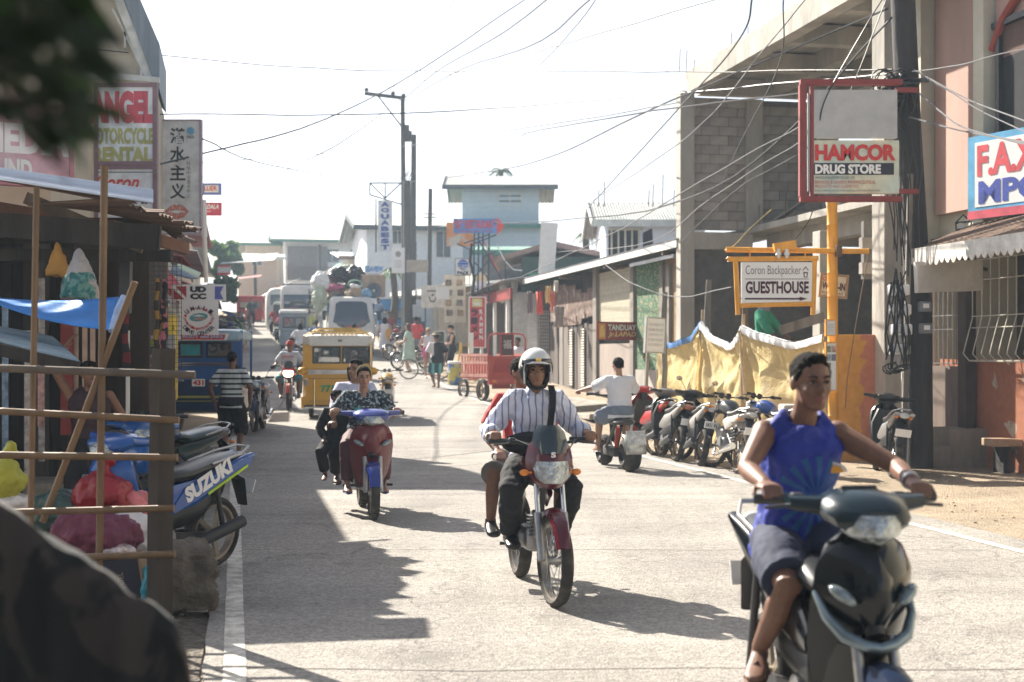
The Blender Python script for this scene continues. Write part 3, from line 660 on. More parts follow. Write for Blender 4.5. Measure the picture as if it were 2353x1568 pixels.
    # body
    part('underbody', MB().rings([ring(V((0,y,z)), V((1,0,0)), V((0,0,1)), hw, hh, 12) for y, z, hw, hh in ((y0+.2,.33,.11,.06),(-.05,.38,.1,.07),(.15,.45,.12,.12),(.4,.5,.12,.12),(.6,.6,.08,.07))]), black, root, True)
    engine(root, steel, y=.02, z=.3, k=.85)
    for s in (-1, 1):
        part('side_panel', MB().rings([ring(V((s*.095,y,z)), V((1,0,0)), V((0,0,1)), .035, hh, 10) for y, z, hh in ((-.1,.5,.05),(.05,.56,.11),(.3,.6,.1),(.55,.7,.075),(.8,.8,.04),(.9,.84,.02))]), tailm, root, True)
        part('footpeg', MB().cyl((s*.1,0,.28), (s*.25,0,.28), .013, n=8), black, root)
    part('seat', MB().rings([ring(V((0,y,z)), V((1,0,0)), V((0,0,1)), hw, hh, 12) for y, z, hw, hh in ((-.1,.68,.06,.03),(.02,.72,.11,.05),(.25,.735,.13,.05),(.5,.79,.13,.045),(.74,.83,.1,.035),(.82,.84,.06,.02))]), seatm, root, True)
    part('grab_rail', MB().tube([(-.12,.45,.8), (-.13,.74,.86), (-.06,.9,.9), (.06,.9,.9), (.13,.74,.86), (.12,.45,.8)], .011, 8), steel, root, True)
    part('tail_light', MB().ell((0,.88,.82), (.07,.04,.04)), lightcol or M('red_lens', (.45,.012,.01), .2, var=.05), root, True)
    for s in (-1, 1): part('indicator', MB().ell((s*.09,.84,.8), (.03,.04,.03)), M('amber_lens', (.7,.22,.03), .2, var=.05), root, True)
    part('rear_fender', MB().tube([(0,.72,.72), (0,.86,.66), (0,.93,.45)], [.08,.075,.05], 8, flat=.25), black, root, True); plate(root, .94, .6, plate_s)
    part('silencer', MB().tube([(.1,0,.2), (.14,.2,.22), (.16,.4,.27), (.17,yr+.14,.36)], [.02,.03,.045,.045], 12), darkmetal, root, True)
    part('swing_arm', MB().bar((.08,.1,.3), (.09,yr,R), .03, .05).bar((-.08,.1,.3), (-.09,yr,R), .03, .05).cyl((.12,yr,R), (.12,yr-.12,.68), .02).cyl((-.12,yr,R), (-.12,yr-.12,.68), .02), darkmetal, root, True)
    if stand: part('side_stand', MB().cyl((-.1,.1,.25), (-.24,.16,.02), .011), steel, root)
    return root
def bicycle(label, loc, rz, mat, group=None, lean=0):
    root = thing('bicycle', label, 'bicycle', loc, 0, group, rot=(0, lean, rz)); R = .33
    wheel(root, -.52, R, .04, name='front_wheel', rimm=steel); wheel(root, .52, R, .04, name='rear_wheel', rimm=steel)
    part('frame', MB().tube([(0,-.52,R), (0,-.38,.85), (0,-.36,.95)], .014, 6).tube([(0,-.39,.8), (0,0,.3), (0,.2,.85)], .015, 6).tube([(0,-.39,.83), (0,.16,.72)], .014, 6).tube([(0,0,.3), (0,.52,R), (0,.16,.72)], .01, 6), mat, root, True)
    part('handlebar', MB().tube([(-.28,-.3,.98), (-.1,-.38,.97), (.1,-.38,.97), (.28,-.3,.98)], .012, 6), black, root, True)
    part('saddle', MB().ell((0,.2,.9), (.07,.13,.03)), black, root, True); part('pedals', MB().cyl((-.15,0,.2), (-.05,0,.2), .02).cyl((.05,0,.4), (.15,0,.4), .02), black, root)
    return root
def dirz(fx, fy): return math.atan2(fx, -fy)        # heading of the local -Y axis along (fx, fy)
# ================= SETTING
def strip(name, a0, a1, Y0, Y1, dz, mat, n=6, wob=0, kind='structure', th=.0, parent=None, seed=0):
    ys = []; y = Y0
    while y < Y1: ys.append(y); y += .35 if y < 30 else (1.5 if y < 80 else 5)
    ys.append(Y1); A = []
    for y in ys:
        w0 = wob * mnoise.noise(V((y * 1.7, seed, 0))) + wob * .6 * mnoise.noise(V((y * 6, seed, 4))); w1 = wob * mnoise.noise(V((y * 1.7, seed + 9, 0))) + wob * .6 * mnoise.noise(V((y * 6, seed + 5, 0)))
        A.append([G(a0 + w0 + (a1 + w1 - a0 - w0) * j / n, y) + V((0, 0, dz)) for j in range(n + 1)])
    m = MB(); m.rings(A, False, False)
    if th:
        for side in (0, -1): m.rings([[r[side] for r in A], [r[side] - V((0,0,th)) for r in A]], False, False)
    o = m.build(name, mat, parent, smooth=True)
    if kind: o['kind'] = kind
    return o
def ground_mat(key, c1, c2, sp1=.62, sp2=1.5, spsc=55, bump=.006, big=.35):
    m, t, b = new_mat(key); N = t.nodes; L = t.links; tc = N.new('ShaderNodeTexCoord'); v = tc.outputs['Object']
    def nz(s, d=6, r=.6, sc=None):
        n = N.new('ShaderNodeTexNoise'); n.inputs['Scale'].default_value = s; n.inputs['Detail'].default_value = d; n.inputs['Roughness'].default_value = r
        if sc: mp = N.new('ShaderNodeMapping'); mp.inputs['Rotation'].default_value = (0, 0, -TH); mp.inputs['Scale'].default_value = sc; L.new(v, mp.inputs[0]); L.new(mp.outputs[0], n.inputs['Vector'])
        else: L.new(v, n.inputs['Vector'])
        return n.outputs[0]
    a = N.new('ShaderNodeMapRange'); a.inputs[1].default_value = .35; a.inputs[2].default_value = .65; L.new(nz(big), a.inputs[0])
    mx = N.new('ShaderNodeMix'); mx.data_type = 'RGBA'; L.new(a.outputs[0], mx.inputs[0]); mx.inputs[6].default_value = lin(c1); mx.inputs[7].default_value = lin(c2)
    vo = N.new('ShaderNodeTexVoronoi'); vo.inputs['Scale'].default_value = spsc; L.new(v, vo.inputs['Vector'])
    sp = N.new('ShaderNodeSeparateColor'); L.new(vo.outputs['Color'], sp.inputs[0])
    r = N.new('ShaderNodeMapRange'); r.inputs[3].default_value = sp1; r.inputs[4].default_value = sp2; L.new(sp.outputs[0], r.inputs[0])
    tr = N.new('ShaderNodeMapRange'); tr.inputs[1].default_value = .3; tr.inputs[2].default_value = .7; tr.inputs[3].default_value = .82; tr.inputs[4].default_value = 1.12; L.new(nz(1.4, 5, .6, (1, .06, 1)), tr.inputs[0])
    fl = N.new('ShaderNodeMapRange'); fl.inputs[1].default_value = .3; fl.inputs[2].default_value = .75; fl.inputs[3].default_value = .75; fl.inputs[4].default_value = 1.25; L.new(nz(14, 8, .75), fl.inputs[0])
    bd = N.new('ShaderNodeMapRange'); bd.inputs[1].default_value = .35; bd.inputs[2].default_value = .65; bd.inputs[3].default_value = .84; bd.inputs[4].default_value = 1.1; L.new(nz(1.1, 6, .65, (.12, 1.3, 1)), bd.inputs[0])
    st = N.new('ShaderNodeMapRange'); st.inputs[1].default_value = .56; st.inputs[2].default_value = .72; st.inputs[3].default_value = 1; st.inputs[4].default_value = .72; L.new(nz(.9, 4, .6), st.inputs[0])
    cv = N.new('ShaderNodeTexVoronoi'); cv.feature = 'DISTANCE_TO_EDGE'; cv.inputs['Scale'].default_value = .28; dv = N.new('ShaderNodeMix'); dv.data_type = 'VECTOR'; dv.inputs[0].default_value = .12; L.new(v, dv.inputs[4]); nn = N.new('ShaderNodeTexNoise'); nn.inputs['Scale'].default_value = 2.5; nn.inputs['Detail'].default_value = 8; L.new(v, nn.inputs['Vector']); vm = N.new('ShaderNodeVectorMath'); vm.operation = 'SCALE'; vm.inputs['Scale'].default_value = 9; L.new(nn.outputs['Color'], vm.inputs[0]); L.new(vm.outputs[0], dv.inputs[5]); L.new(dv.outputs[1], cv.inputs['Vector'])
    ck = N.new('ShaderNodeMapRange'); ck.inputs[1].default_value = .0; ck.inputs[2].default_value = .006; ck.inputs[3].default_value = .6; ck.inputs[4].default_value = 1; L.new(cv.outputs['Distance'], ck.inputs[0])
    k = mth(N, L, 'MULTIPLY', mth(N, L, 'MULTIPLY', r.outputs[0], tr.outputs[0]), fl.outputs[0])
    for q_ in (bd, st, ck): k = mth(N, L, 'MULTIPLY', k, q_.outputs[0])
    m2 = N.new('ShaderNodeMix'); m2.data_type = 'RGBA'; m2.blend_type = 'MULTIPLY'; m2.inputs[0].default_value = 1; L.new(mx.outputs[2], m2.inputs[6]); L.new(k, m2.inputs[7])
    L.new(m2.outputs[2], b.inputs['Base Color']); b.inputs['Roughness'].default_value = .85; b.inputs['Specular IOR Level'].default_value = .35
    bp = N.new('ShaderNodeBump'); bp.inputs['Strength'].default_value = 1; bp.inputs['Distance'].default_value = bump
    L.new(mth(N, L, 'ADD', vo.outputs['Distance'], nz(30, 6, .7)), bp.inputs['Height']); L.new(bp.outputs[0], b.inputs['Normal'])
    return m
roadm = ground_mat('worn_road', (.25,.232,.215), (.31,.288,.258), .74, 1.32, 60)
dirtm = ground_mat('dusty_ground', (.30,.235,.16), (.36,.29,.21), .8, 1.25, 40, .012, .8)
darkdirt = ground_mat('dark_dirt', (.10,.085,.07), (.17,.14,.11), .6, 1.5, 30, .02, 1.5)
curbm = ground_mat('worn_concrete', (.33,.30,.26), (.28,.25,.21), .85, 1.2, 60, .003, .6)
def worn_line():
    def f(N, L, v):
        n = N.new('ShaderNodeTexNoise'); n.inputs['Scale'].default_value = 7; n.inputs['Detail'].default_value = 9; n.inputs['Roughness'].default_value = .8; L.new(v, n.inputs['Vector'])
        r = N.new('ShaderNodeMapRange'); r.inputs[1].default_value = .42; r.inputs[2].default_value = .56; L.new(n.outputs[0], r.inputs[0]); return r.outputs[0]
    return mix_mask('worn_line_paint', (.36,.33,.28), (.64,.61,.55), f, .8)
linem = worn_line()
# ground
xs = [-160,-60,-25,-12] + [-8 + i * .8 for i in range(36)] + [24,40,80,160]; ys = [-30,-10] + [i * .8 for i in range(0, 60)] + [50 + i * 3 for i in range(60)] + [260,330,420]
mb = MB(); rows = []
for y in ys:
    r = []
    for x in xs:
        a = x + .1948 * y; z = g(y) - .035
        if a < -.15 or a > 6.8: z += .03 * mnoise.noise(V((x * 1.3, y * 1.3, 0))) + min(.06, max(0, (a - 7.2) * .03))
        r.append(V((x, y, z)))
    rows.append(r)
mb.rings(rows, False, False); tag(mb.build('ground', dirtm, None, smooth=True), kind='structure')
strip('road', -.16, 6.78, -12, 330, 0, roadm, 10, .03, th=.06)
strip('left_edge_line', -.06, .055, -3, 26, .004, linem, 1, .008, seed=3)
strip('right_edge_line', 6.3, 6.41, -3, 110, .004, linem, 1, .012, seed=5)
strip('left_verge', -4.5, -.17, -3, 24, -.012, darkdirt, 8, .05, seed=8)
strip('left_kerb', -.30, -.165, 8.7, 20, .02, curbm, 2, .02, th=.08, seed=2)
for y_ in (7.2, 11.6, 16.2, 20.9, 25.8, 31, 36.5, 42.5, 49): tag(MB().rings([[G(a_*.62 - .05, y_ + dy_ + .03*math.sin(a_*1.9 + y_) + .012*math.sin(a_*5 + y_)) + V((0,0,.003)) for a_ in range(11)] for dy_ in (0, .013)], False, False).build('slab_joint', M('joint_tar', (.17,.155,.14), .95, var=.4, scale=4), None), kind='structure')
# right shoulder: broken concrete slabs and dust
strip('right_shoulder', 6.8, 9.1, 4, 46, -.01, dirtm, 6, .12, th=.05, seed=12)
rs_ = random.Random(5)
def rocks(name, label, n, a0, a1, Y0, Y1, s0, s1, mat):
    m = MB()
    for i in range(n):
        Y = rs_.uniform(Y0, Y1); p = G(rs_.uniform(a0, a1), Y); s = rs_.uniform(s0, s1)
        vs = []; b = MB(); b.ell((0,0,0), (s, s*rs_.uniform(.6,1), s*rs_.uniform(.35,.6)), (0,0,rs_.uniform(0,3)), nu=6, nv=4)
        b.v = [q * (1 + .3 * mnoise.noise(q * 40 + V((i,0,0)))) + p for q in b.v]; m.add(b.v, b.f)
    o = m.build(name, mat, None); return tag(o, label, 'gravel', kind='stuff')
rocks('gravel', 'loose gravel and stones along the dark left verge', 420, -1.9, -.2, 8.5, 15, .008, .035, M('stone', (.17,.15,.13), .95, var=.4, scale=20))
rocks('gravel', 'loose stones under the parked motorcycles', 200, 6.9, 8.0, 12, 30, .006, .02, M('pale_stone', (.33,.27,.21), .95, var=.3, scale=20))
rocks('gravel', 'small stones scattered over the left edge line', 120, -.1, 1.2, 9, 24, .004, .011, M('stone'))
def slab(label, a, Y, w, d, h, rz, mat=curbm, z=0, tilt=(0,0)):
    r = MB(); r.box((0,0,0), (w, d, h), bev=.02); r.v = [q + V((1,1,.6)) * .02 * mnoise.noise(q * 5 + V((a,Y,0))) for q in r.v]
    o = r.build('concrete_slab', mat, None); o.location = G(a, Y) + V((0,0,z + h/2 - .03)); o.rotation_euler = (tilt[0], tilt[1], rz); return tag(o, label, 'concrete slab')
slab('broken flat slab beside the road in front of the brown shutters', 8.3, 36.5, 1.6, 2.2, .12, TH, tilt=(.03,.05))
slab('tilted broken slab with a dark gap under its edge near the white-shirted rider', 8.0, 33.5, 1.5, 1.5, .16, TH+.2, tilt=(.02,-.06))
slab('low pale ramp slab between the shutters and the yellow tarpaulin', 8.2, 30.5, 1.5, 2.0, .12, TH-.1, tilt=(-.03,.04))
slab('small stone block wedged under a parked scooter', 7.35, 20.6, .22, .16, .08, .4, M('pale_stone'))

def fbox(name, label, cat, box, Y, d, mat, rz=0, group=None, bev=0, **k):
    """box whose front covers that much of the view at distance Y, d metres deep"""
    x0, y0, x1, y1 = box; c = P((x0+x1)/2, (y0+y1)/2, Y); m = MB(); m.box((0, d/2, 0), ((x1-x0)/F*Y, d, (y1-y0)/F*Y), bev=bev)
    o = m.build(name, mat, None); o.location = c; o.rotation_euler = (0,0,rz); return tag(o, label, cat, group)
def win(root, x, z, w, h, y=-.0, fm=None, gm=None, bars=1, name='window'):
    fm = fm or whitep; gm = gm or glass('dark_glass', (.05,.06,.07), .1)
    f = MB(); t = .05
    f.box((x, y-.01, z+h/2), (w+t, .07, t)).box((x, y-.01, z-h/2), (w+t, .07, t)).box((x-w/2, y-.01, z), (t, .066, h-t)).box((x+w/2, y-.01, z), (t, .066, h-t))
    for i in range(1, bars+1): f.box((x-w/2+w*i/(bars+1), y-.005, z), (t*.8, .05, h-t))
    o = part(name, f, fm, root); part('pane', MB().box((x, y+.0, z), (w-.02, .02, h-.02)), gm, o); return o

# ---- right side: unfinished concrete building
BO = G(9.5, 30, 0); bt = thing('concrete_building', 'unfinished two-storey raw concrete building with hollow-block end wall', 'building', BO, TH)
def bcol(x, y, z0, z1, w=.32, d=.32, name='column', m=concrete): return part(name, MB().box((x, y, (z0+z1)/2), (w, d, z1-z0), bev=.012), m, bt)
bcol(0, 0, .1, 7.12, .31, .31); bcol(1.52, .06, 4.2, 7.0, .36, .3); bcol(3.25, .06, 4.26, 7.0, .33, .3); bcol(5.2, .06, .1, 7.0)
bcol(.12, -9.35, .1, 7.1, .42, .42); bcol(3.2, -4.6, 4.26, 7.0); bcol(3.2, -9.3, .1, 7.0); bcol(1.1,-4.7,.1,3.8,.34,.34); bcol(5.3,-9.3,.1,7.0)
# end wall of individual blocks
blk = MB().box((0,0,0), (.392,.14,.19), bev=.006).build('brick', blockm, bt); blk.location = (0,0,-50); bme = blk.data; bpy.data.objects.remove(blk)
variants = [bme]
for i in range(4):
    c = bme.copy(); sh_ = (.85, .93, 1.07, 1.16)[i]; c.materials.clear(); c.materials.append(M('hollow_block_%s' % 'abcd'[i], tuple(x * sh_ for x in (.33,.30,.275)), .95, var=.22, scale=3, bump=.3)); variants.append(c)
nb = 0
def blocks(x0, x1, z0, z1, yy, rnd_=random.Random(3)):
    global nb
    part('mortar_wall', MB().box(((x0+x1)/2, yy+.01, (z0+z1)/2), (x1-x0, .1, z1-z0)), mortar, bt)
    r = 0; z = z0 + .1
    while z < z1 - .05:
        x = x0 + (0 if r % 2 else -.2)
        while x < x1:
            a, b = max(x, x0+.004), min(x + .4, x1-.004)
            if b - a > .08 and nb < 290:
                o = bpy.data.objects.new('brick', rnd_.choice(variants)); COL.objects.link(o); o.parent = bt; nb += 1
                o.location = ((a+b)/2, yy + rnd_.uniform(-.004,.008), z); o.scale = ((b-a-.01)/.392, 1, 1)
            x += .4
        z += .2; r += 1
blocks(.155, 1.34, 4.22, 7.0, .08); blocks(1.7, 3.09, 4.28, 7.0, .08); blocks(3.42, 5.0, 4.28, 6.2, .08)
part('wall', MB().box((7.5, -4.6, 3.5), (.15, 9.6, 6.9)).box((4.6, -9.9, 5.6), (5.0, .12, 2.7)), concrete, bt)
part('wall', MB().box((3.2, .1, 2.0), (6.1, .14, 3.6)), M('dark_render', (.1,.095,.09), .95, dirt=.5), bt)
# slabs and beams
part('slab', MB().box((3.6, -4.4, 4.2), (4.6, 10.2, .13)).box((1.75,-7.9,4.205), (1.0,2.8,.12)), concrete, bt, label='first floor slab with ragged street edge')
part('beam', MB().box((.8, .02, 3.98), (1.3, .3, .36)), concrete, bt); part('beam', MB().box((2.0, -4.4, 3.96), (.3, 9.0, .34)).box((4.6, -4.4, 3.96), (.3, 9.0, .34)), concrete, bt)
for y in (-1.4, -4.7, -8.4): part('beam', MB().box((3.3, y, 3.95), (2.3, .28, .3)), concrete, bt)
rf = MB(); rf.box((3.9, -5.2, 7.52), (7.6, 11.0, .13)); part('roof_slab', rf, concrete, bt)
part('roof_slab', MB().box((4.35, -7.4, 7.92), (6.9, 12.5, .13)), concrete, bt, label='raised upper roof slab')
part('roof_edge', MB().box((.95,-7.2,7.72), (.2, 11.6, .28)), concrete, bt)
for x in (.05, 1.9, 3.5, 5.3): part('beam', MB().box((x + (.1 if x < 1 else 0), -5.3, 7.27), (.28, 10.5, .37)), concrete, bt)
for y in (.03, -2.6, -5.0, -7.4, -9.6): part('beam', MB().box((3.6, y, 7.24), (6.6, .26, .34)), concrete, bt)
for x, y, z, h in ((-.1,.1,7.55,.5),(.0,-.05,7.55,.45),(.25,.2,7.55,.3),(.9,-.3,7.55,.8),(1.15,-.6,7.55,.85),(1.5,-.9,7.55,.7),(1.7,-1.2,7.55,.5),(1.4,-.6,4.2,.5),(1.42,-2,4.2,.6),(1.5,-3.1,4.2,.55)): part('reinforcing_bar', MB().cyl((x,y,z), (x+.02,y,z+h), .008, n=5), rust, bt)
part('prop_plank', MB().bar((1.4,-1.3,4.25), (2.4,-3.8,5.3), .14, .04), greywood, bt)
tag(MB().lathe([(.12,0),(.15,.22),(.155,.22),(.125,0)], n=14).build('bucket', whitep, None, True), 'white plastic bucket on the concrete upper floor slab', 'bucket').location = bt.matrix_basis @ V((1.75,-3.6,4.28))
bcol(2.9,-9.0,.1,4.1,.3,.3)
# lower inner block wall courses
part('mortar_wall', MB().box((2.6,-6.9,3.3), (3.6,.1,.95)), mortar, bt)
for r in range(4):
    for i in range(9):
        if nb < 298: o = bpy.data.objects.new('brick', variants[(r*3+i*7) % 5]); COL.objects.link(o); o.parent = bt; o.location = (.95 + i*.4 + (.2 if r % 2 else 0), -6.93, 3.0 + r*.205); nb += 1

# ---- bamboo-mat hut beside the concrete column
mat_tan = weave('bamboo_mat_tan', (.42,.31,.18), (.26,.18,.10)); mat_grn = blotch('bamboo_mat_green', (.05,.13,.07), (.27,.24,.13), 9, .57, .03, .9, 5, (1,1,3)); mat_wht = weave('bamboo_mat_white', (.55,.52,.42), (.33,.30,.22), 11)
ht = thing('mat_hut', 'low hut of tan woven bamboo mats beside the concrete column', 'hut', G(10.0, 31.2, 0), TH)
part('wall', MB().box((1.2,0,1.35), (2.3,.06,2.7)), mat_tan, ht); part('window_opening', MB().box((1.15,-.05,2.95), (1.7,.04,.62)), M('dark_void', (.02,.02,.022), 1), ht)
q = MB()
for i in range(6): q.box((.35+i*.33,-.09,2.95), (.05,.04,.66))
q.box((1.15,-.1,2.62), (1.9,.05,.06)); part('window_bars', q, oldwood, ht)
part('rail', MB().box((1.15,-.06,1.4), (2.2,.05,.05)), greywood, ht)
part('roof', MB().prism([(-.55,3.75),(.55,3.98),(2.3,3.55),(2.3,3.47),(.55,3.9),(-.55,3.67)], -.5, 3.0), tinroof, ht)
part('gable', MB().prism([(0,3.25),(2.3,3.25),(2.3,3.45),(.55,3.86),(0,3.72)], -.03, .03), mat_tan, ht)

# ---- Tanduay shack row with plank shutters (street front at a = 9.9)
SO = G(9.9, 31.2, 0); st_ = thing('shuttered_shack', 'long wooden shop shack with closed brown shutters under a pale tin eave', 'shop', SO, TH)
def wy(px, a=9.9): return (F * a / (px - 540) - 31.2) / math.cos(TH)       # local distance along the street for a view column
def wz(py, px, a=9.9): return PZ(py, F * a / (px - 540))
gz_ = .35

def wpan(name, px0, px1, py0, py1, mat, x=0, t=.05, parent=st_, label=None):
    y0, y1 = wy(px0), wy(px1); pm = (px0+px1)/2; z1, z0 = wz(py0, pm), wz(py1, pm)
    return part(name, MB().box((x, (y0+y1)/2, (z0+z1)/2), (t, abs(y0-y1), z1-z0)), mat, parent, label=label)
part('back_wall', MB().box((.12, 8, 2.1), (.1, 16.0, 3.6)).box((3.5,.3,2), (7,.1,3.6)).box((3.5,15.8,2), (7,.1,3.6)), M('dark_planks', (.05,.037,.03), .95, var=.4, streak=.1), st_)
wpan('mat_panel', 1378, 1462, 620, 775, mat_wht, -.01); wpan('mat_panel', 1464, 1530, 598, 850, mat_grn, -.03); wpan('mat_panel', 1533, 1575, 590, 880, mat_tan, -.02)
wpan('board_panel', 1380, 1456, 790, 912, M('grey_board', (.30,.25,.22), .9, var=.2, scale=3, streak=.3), -.03); wpan('block_panel', 1462, 1515, 850, 960, blockm, -.06)
for px in (1376, 1462, 1530, 1545): wpan('post', px-4, px+4, 610, 915, greywood, -.08, .09)
px = 1268; i = 0
shm = [M('shutter_%s' % k, c, .85, metal=.1, var=.3, scale=4, streak=.12, dirt=.4, dirtcol=(.1,.075,.06)) for k, c in (('a', (.13,.10,.085)), ('b', (.18,.15,.13)), ('c', (.085,.065,.055)), ('d', (.23,.21,.185)))]
while px < 1370:
    w_ = rs_.choice((8,10,11,14)); wpan('plank', px+.6, min(px + w_ - .8, 1372), 745 + rs_.uniform(-4,4), 906 - (1370-px)*.2, shm[rs_.randrange(4)], -.04 - rs_.random()*.03, .035); px += w_
px = 1272
while px < 1366:
    w_ = rs_.choice((14,18,22)); wpan('hanging_sheet', px, min(px + w_, 1372), 655 + rs_.uniform(0,20) + (1300-px)*-.06, 735 + rs_.uniform(-8,14), M('torn_sheet_%s' % 'ab'[px % 2], ((.13,.075,.055),(.2,.16,.13))[px % 2], .9, var=.35, scale=8, dirt=.5, dirtcol=(.5,.47,.42)), -.09, .02); px += w_
for c0 in (1318, 1345):
    for k in range(22): part('slat', MB().box((-.11, wy(c0) - .15, gz_ + .35 + k * .075), (.03, .34, .045), (0,.5,0)), M('louvre_cream', (.5,.47,.4), .8), st_)
fas = MB(); fas.bar((-.55, -1.1, 3.93), (-.55, 15.3, 3.93), .06, .16); part('eave_board', fas, whitep, st_)
corr('roof', (-.6,-1.2,4.02), (4.0,-1.2,4.6), (-.6,15.6,4.02), (4.0,15.6,4.6), tinroof, st_, pitch=.1, amp=.016)
for k in (0,5,10): part('rafter', MB().box((-.25, k, 3.8), (.6,.08,.1)), oldwood, st_)
# hanging cloths and wrappers under the eave
for i, (px, py, w_, h_, c, l) in enumerate(((1155,672,16,44,(.75,.75,.72),'long white plastic strip hanging under the eave, far one'),(1182,668,14,40,(.7,.7,.68),'short white plastic strip hanging from the eave'),(1240,690,14,52,(.7,.12,.1),'red packet strip hanging beside the stall entrance'),(1218,690,12,50,(.25,.2,.22),'dark framed picture hanging at the stall entrance'),(1260,678,14,38,(.72,.55,.25),'bunch of orange and white snack packets hanging on the corner post'),(1270,690,12,46,(.65,.2,.15),'cluster of red snack packets hanging on the corner post'),(1278,665,10,26,(.7,.68,.6),'pale paper bag hanging high on the corner post'),(1284,725,22,48,(.3,.26,.24),'grey cloth hanging below the corner post'))):
    Yc = F*9.2/(px-540); n = 7; rows = []
    for r in range(8):
        rows.append([V(((j/(n-1)-.5)*w_/F*Yc*(1+.1*math.sin(r+i)), .03*math.sin(j*2.1+i+r*.4), -r/7*h_/F*Yc + .03*math.sin(j*1.7+i)*(r/7))) for j in range(n)])
    m = MB(); m.rings(rows, False, False); o = m.build('hanging_cloth', M('hang%d' % i, c, .7, var=.35, scale=20), None, True); o.location = P(px, py-20, Yc); mo = o.modifiers.new('t','SOLIDIFY'); mo.thickness = .006; tag(o, l, 'hanging goods')
s = Sign('dark red sign with white TANDUAY and yellow lettering on the mat wall', (1370,740,1466,782), 34.6, M('maroon_sign', (.28,.035,.03), .5), rz=math.radians(35), th=.03)
s.t('TANDUAY', .26, .15, .97, .47, signwhite, bold=.03); s.t('Jr.LAPAD', .26, .54, .97, .88, M('sign_gold', (.75,.5,.22)), bold=.03, shear=.2); s.rect(.03, .1, .2, .95, M('sign_orange', (.6,.25,.06))); s.poly([(.08,.2),(.15,.2),(.155,.35),(.185,.45),(.185,.85),(.045,.85),(.045,.45),(.075,.35)], M('bottle_amber', (.7,.45,.15)), 'bottle_print', .008)

# ---- white board on a stick, posts behind the tarpaulin
s = Sign('small white notice board leaning on a wooden stake', (1481,730,1529,812), 25.5, signwhite, 'notice_board', frame=M('grey_trim', (.35,.34,.33)), fw=.02, rz=.35); s.r.rotation_euler = (0, .05, .35)
for k in range(5): s.t('A BOUTIQUE COTTAGES'[:14] if k % 2 == 0 else 'ROOMS FOR RENT', .14, .17+k*.14, .88, .25+k*.14, M('faded_ink', (.45,.45,.44)), bold=.01)
part('stake', MB().box((-.1,.06,-.9), (.05,.05,2.2)), greywood, s.r)
for l, px, y0, y1, Y in (('rough stake topped by a loose wire beside the green mat wall', 1522, 672, 960, 27), ('tall grey rough stake behind the yellow tarpaulin', 1623, 643, 950, 25.5)):
    m = MB(); a = P(px, y1, Y); b = P(px+6, y0, Y); m.tube([a - a, (b-a)*.4 + V((.03,0,0)), (b-a)*.7 - V((.02,0,0)), b-a], [.06,.055,.06,.05], 7); o = m.build('stake', greywood, None, True); o.location = a; tag(o, l, 'post')
# ---- yellow tarpaulin fence
tf = thing('tarpaulin_fence', 'sagging yellow tarpaulin fence with white and blue folded top hung on wooden stakes', 'fence', (0,0,0))
pts = [(1512,778,28.2),(1612,742,25.6),(1706,752,23.2),(1893,772,20.9)]
tarm = M('yellow_tarp', (.74,.60,.32), 1.0, spec=.05, var=.15, scale=4, dirt=.6, dirtcol=(.7,.62,.45), bump=.3)
t_, N_, L_, b_ = nodes_of(tarm); tr_ = N_.new('ShaderNodeBsdfTranslucent'); tr_.inputs[0].default_value = (.75,.52,.16,1); ms_ = N_.new('ShaderNodeMixShader'); ms_.inputs[0].default_value = .3; L_.new(b_.outputs[0], ms_.inputs[1]); L_.new(tr_.outputs[0], ms_.inputs[2]); L_.new(ms_.outputs[0], N_['Material Output'].inputs[0])
wht = M('tarp_white', (.72,.74,.78), .5, var=.1)
for i in range(3):
    (xa, ya, Ya), (xb, yb, Yb) = pts[i], pts[i+1]; A = P(xa, ya, Ya); B_ = P(xb, yb, Yb); nu, nv = 56, 40; sag = (.22,.34,.16)[i]; rows = []; band = []
    nr = (B_ - A).cross(V((0,0,1))).normalized()
    for v in range(nv + 1):
        row = []
        for u in range(nu + 1):
            uu = u / nu; vv = v / nv; top = A.lerp(B_, uu); top.z -= sag * 4 * uu * (1-uu) * (1 + .15*math.sin(uu*9+i)); bot = top.copy(); bot.z = g(top.y) + .02
            p = top.lerp(bot, vv); d = .0
            for cu, ph in ((0,0),(1,1)):
                an = math.atan2(vv*1.6 + .04, abs(uu-cu)*2.2 + .001); d += .045 * math.sin(an * 15 + ph*2 + i*1.3 + 2*mnoise.noise(V((uu*3,vv*3,i)))) * math.exp(-2.2*abs(uu-cu)) * min(1, vv*4)
            d += .16 * vv * math.sin(uu*math.pi*2*(1.2 + .4*i) + i*2) + .05*mnoise.noise(V((uu*6, vv*5, i*7))) + .022*mnoise.noise(V((uu*25, vv*12, i*3)))
            d -= .28*math.sin(uu*math.pi)*math.exp(-((vv-.22)/.2)**2)*.5
            row.append(p + nr * d)
        rows.append(row)
    m = MB(); m.rings(rows, False, False); o = part('tarpaulin', m, tarm, tf, True)
    q = MB(); q.rings([[p + V((0,0,.02)) + nr*.03 for p in rows[0]], [p + nr*.045 for p in rows[1]], [p + nr*.04 for p in rows[2]]], False, False); q.rings([[p + V((0,0,.03)) + nr*.03 for p in rows[0]], [p - nr*.03 + V((0,0,.03)) for p in rows[0]]], False, False); part('folded_edge', q, wht if i else M('tarp_blue', (.05,.16,.4), .5, var=.2), tf, True)
for (x, y, Y) in pts[:3]: part('stake', MB().tube([P(x+3,y-30,Y+.05), P(x-1,y+120,Y+.03), P(x+1,y+330,Y)], [.03,.034,.04], 7), M('pale_stick', (.42,.33,.22), .8), tf, True)
part('stake', MB().tube([P(1712,700,23.3), P(1714,1000,23.2)], .05, 7), oldwood, tf, True)
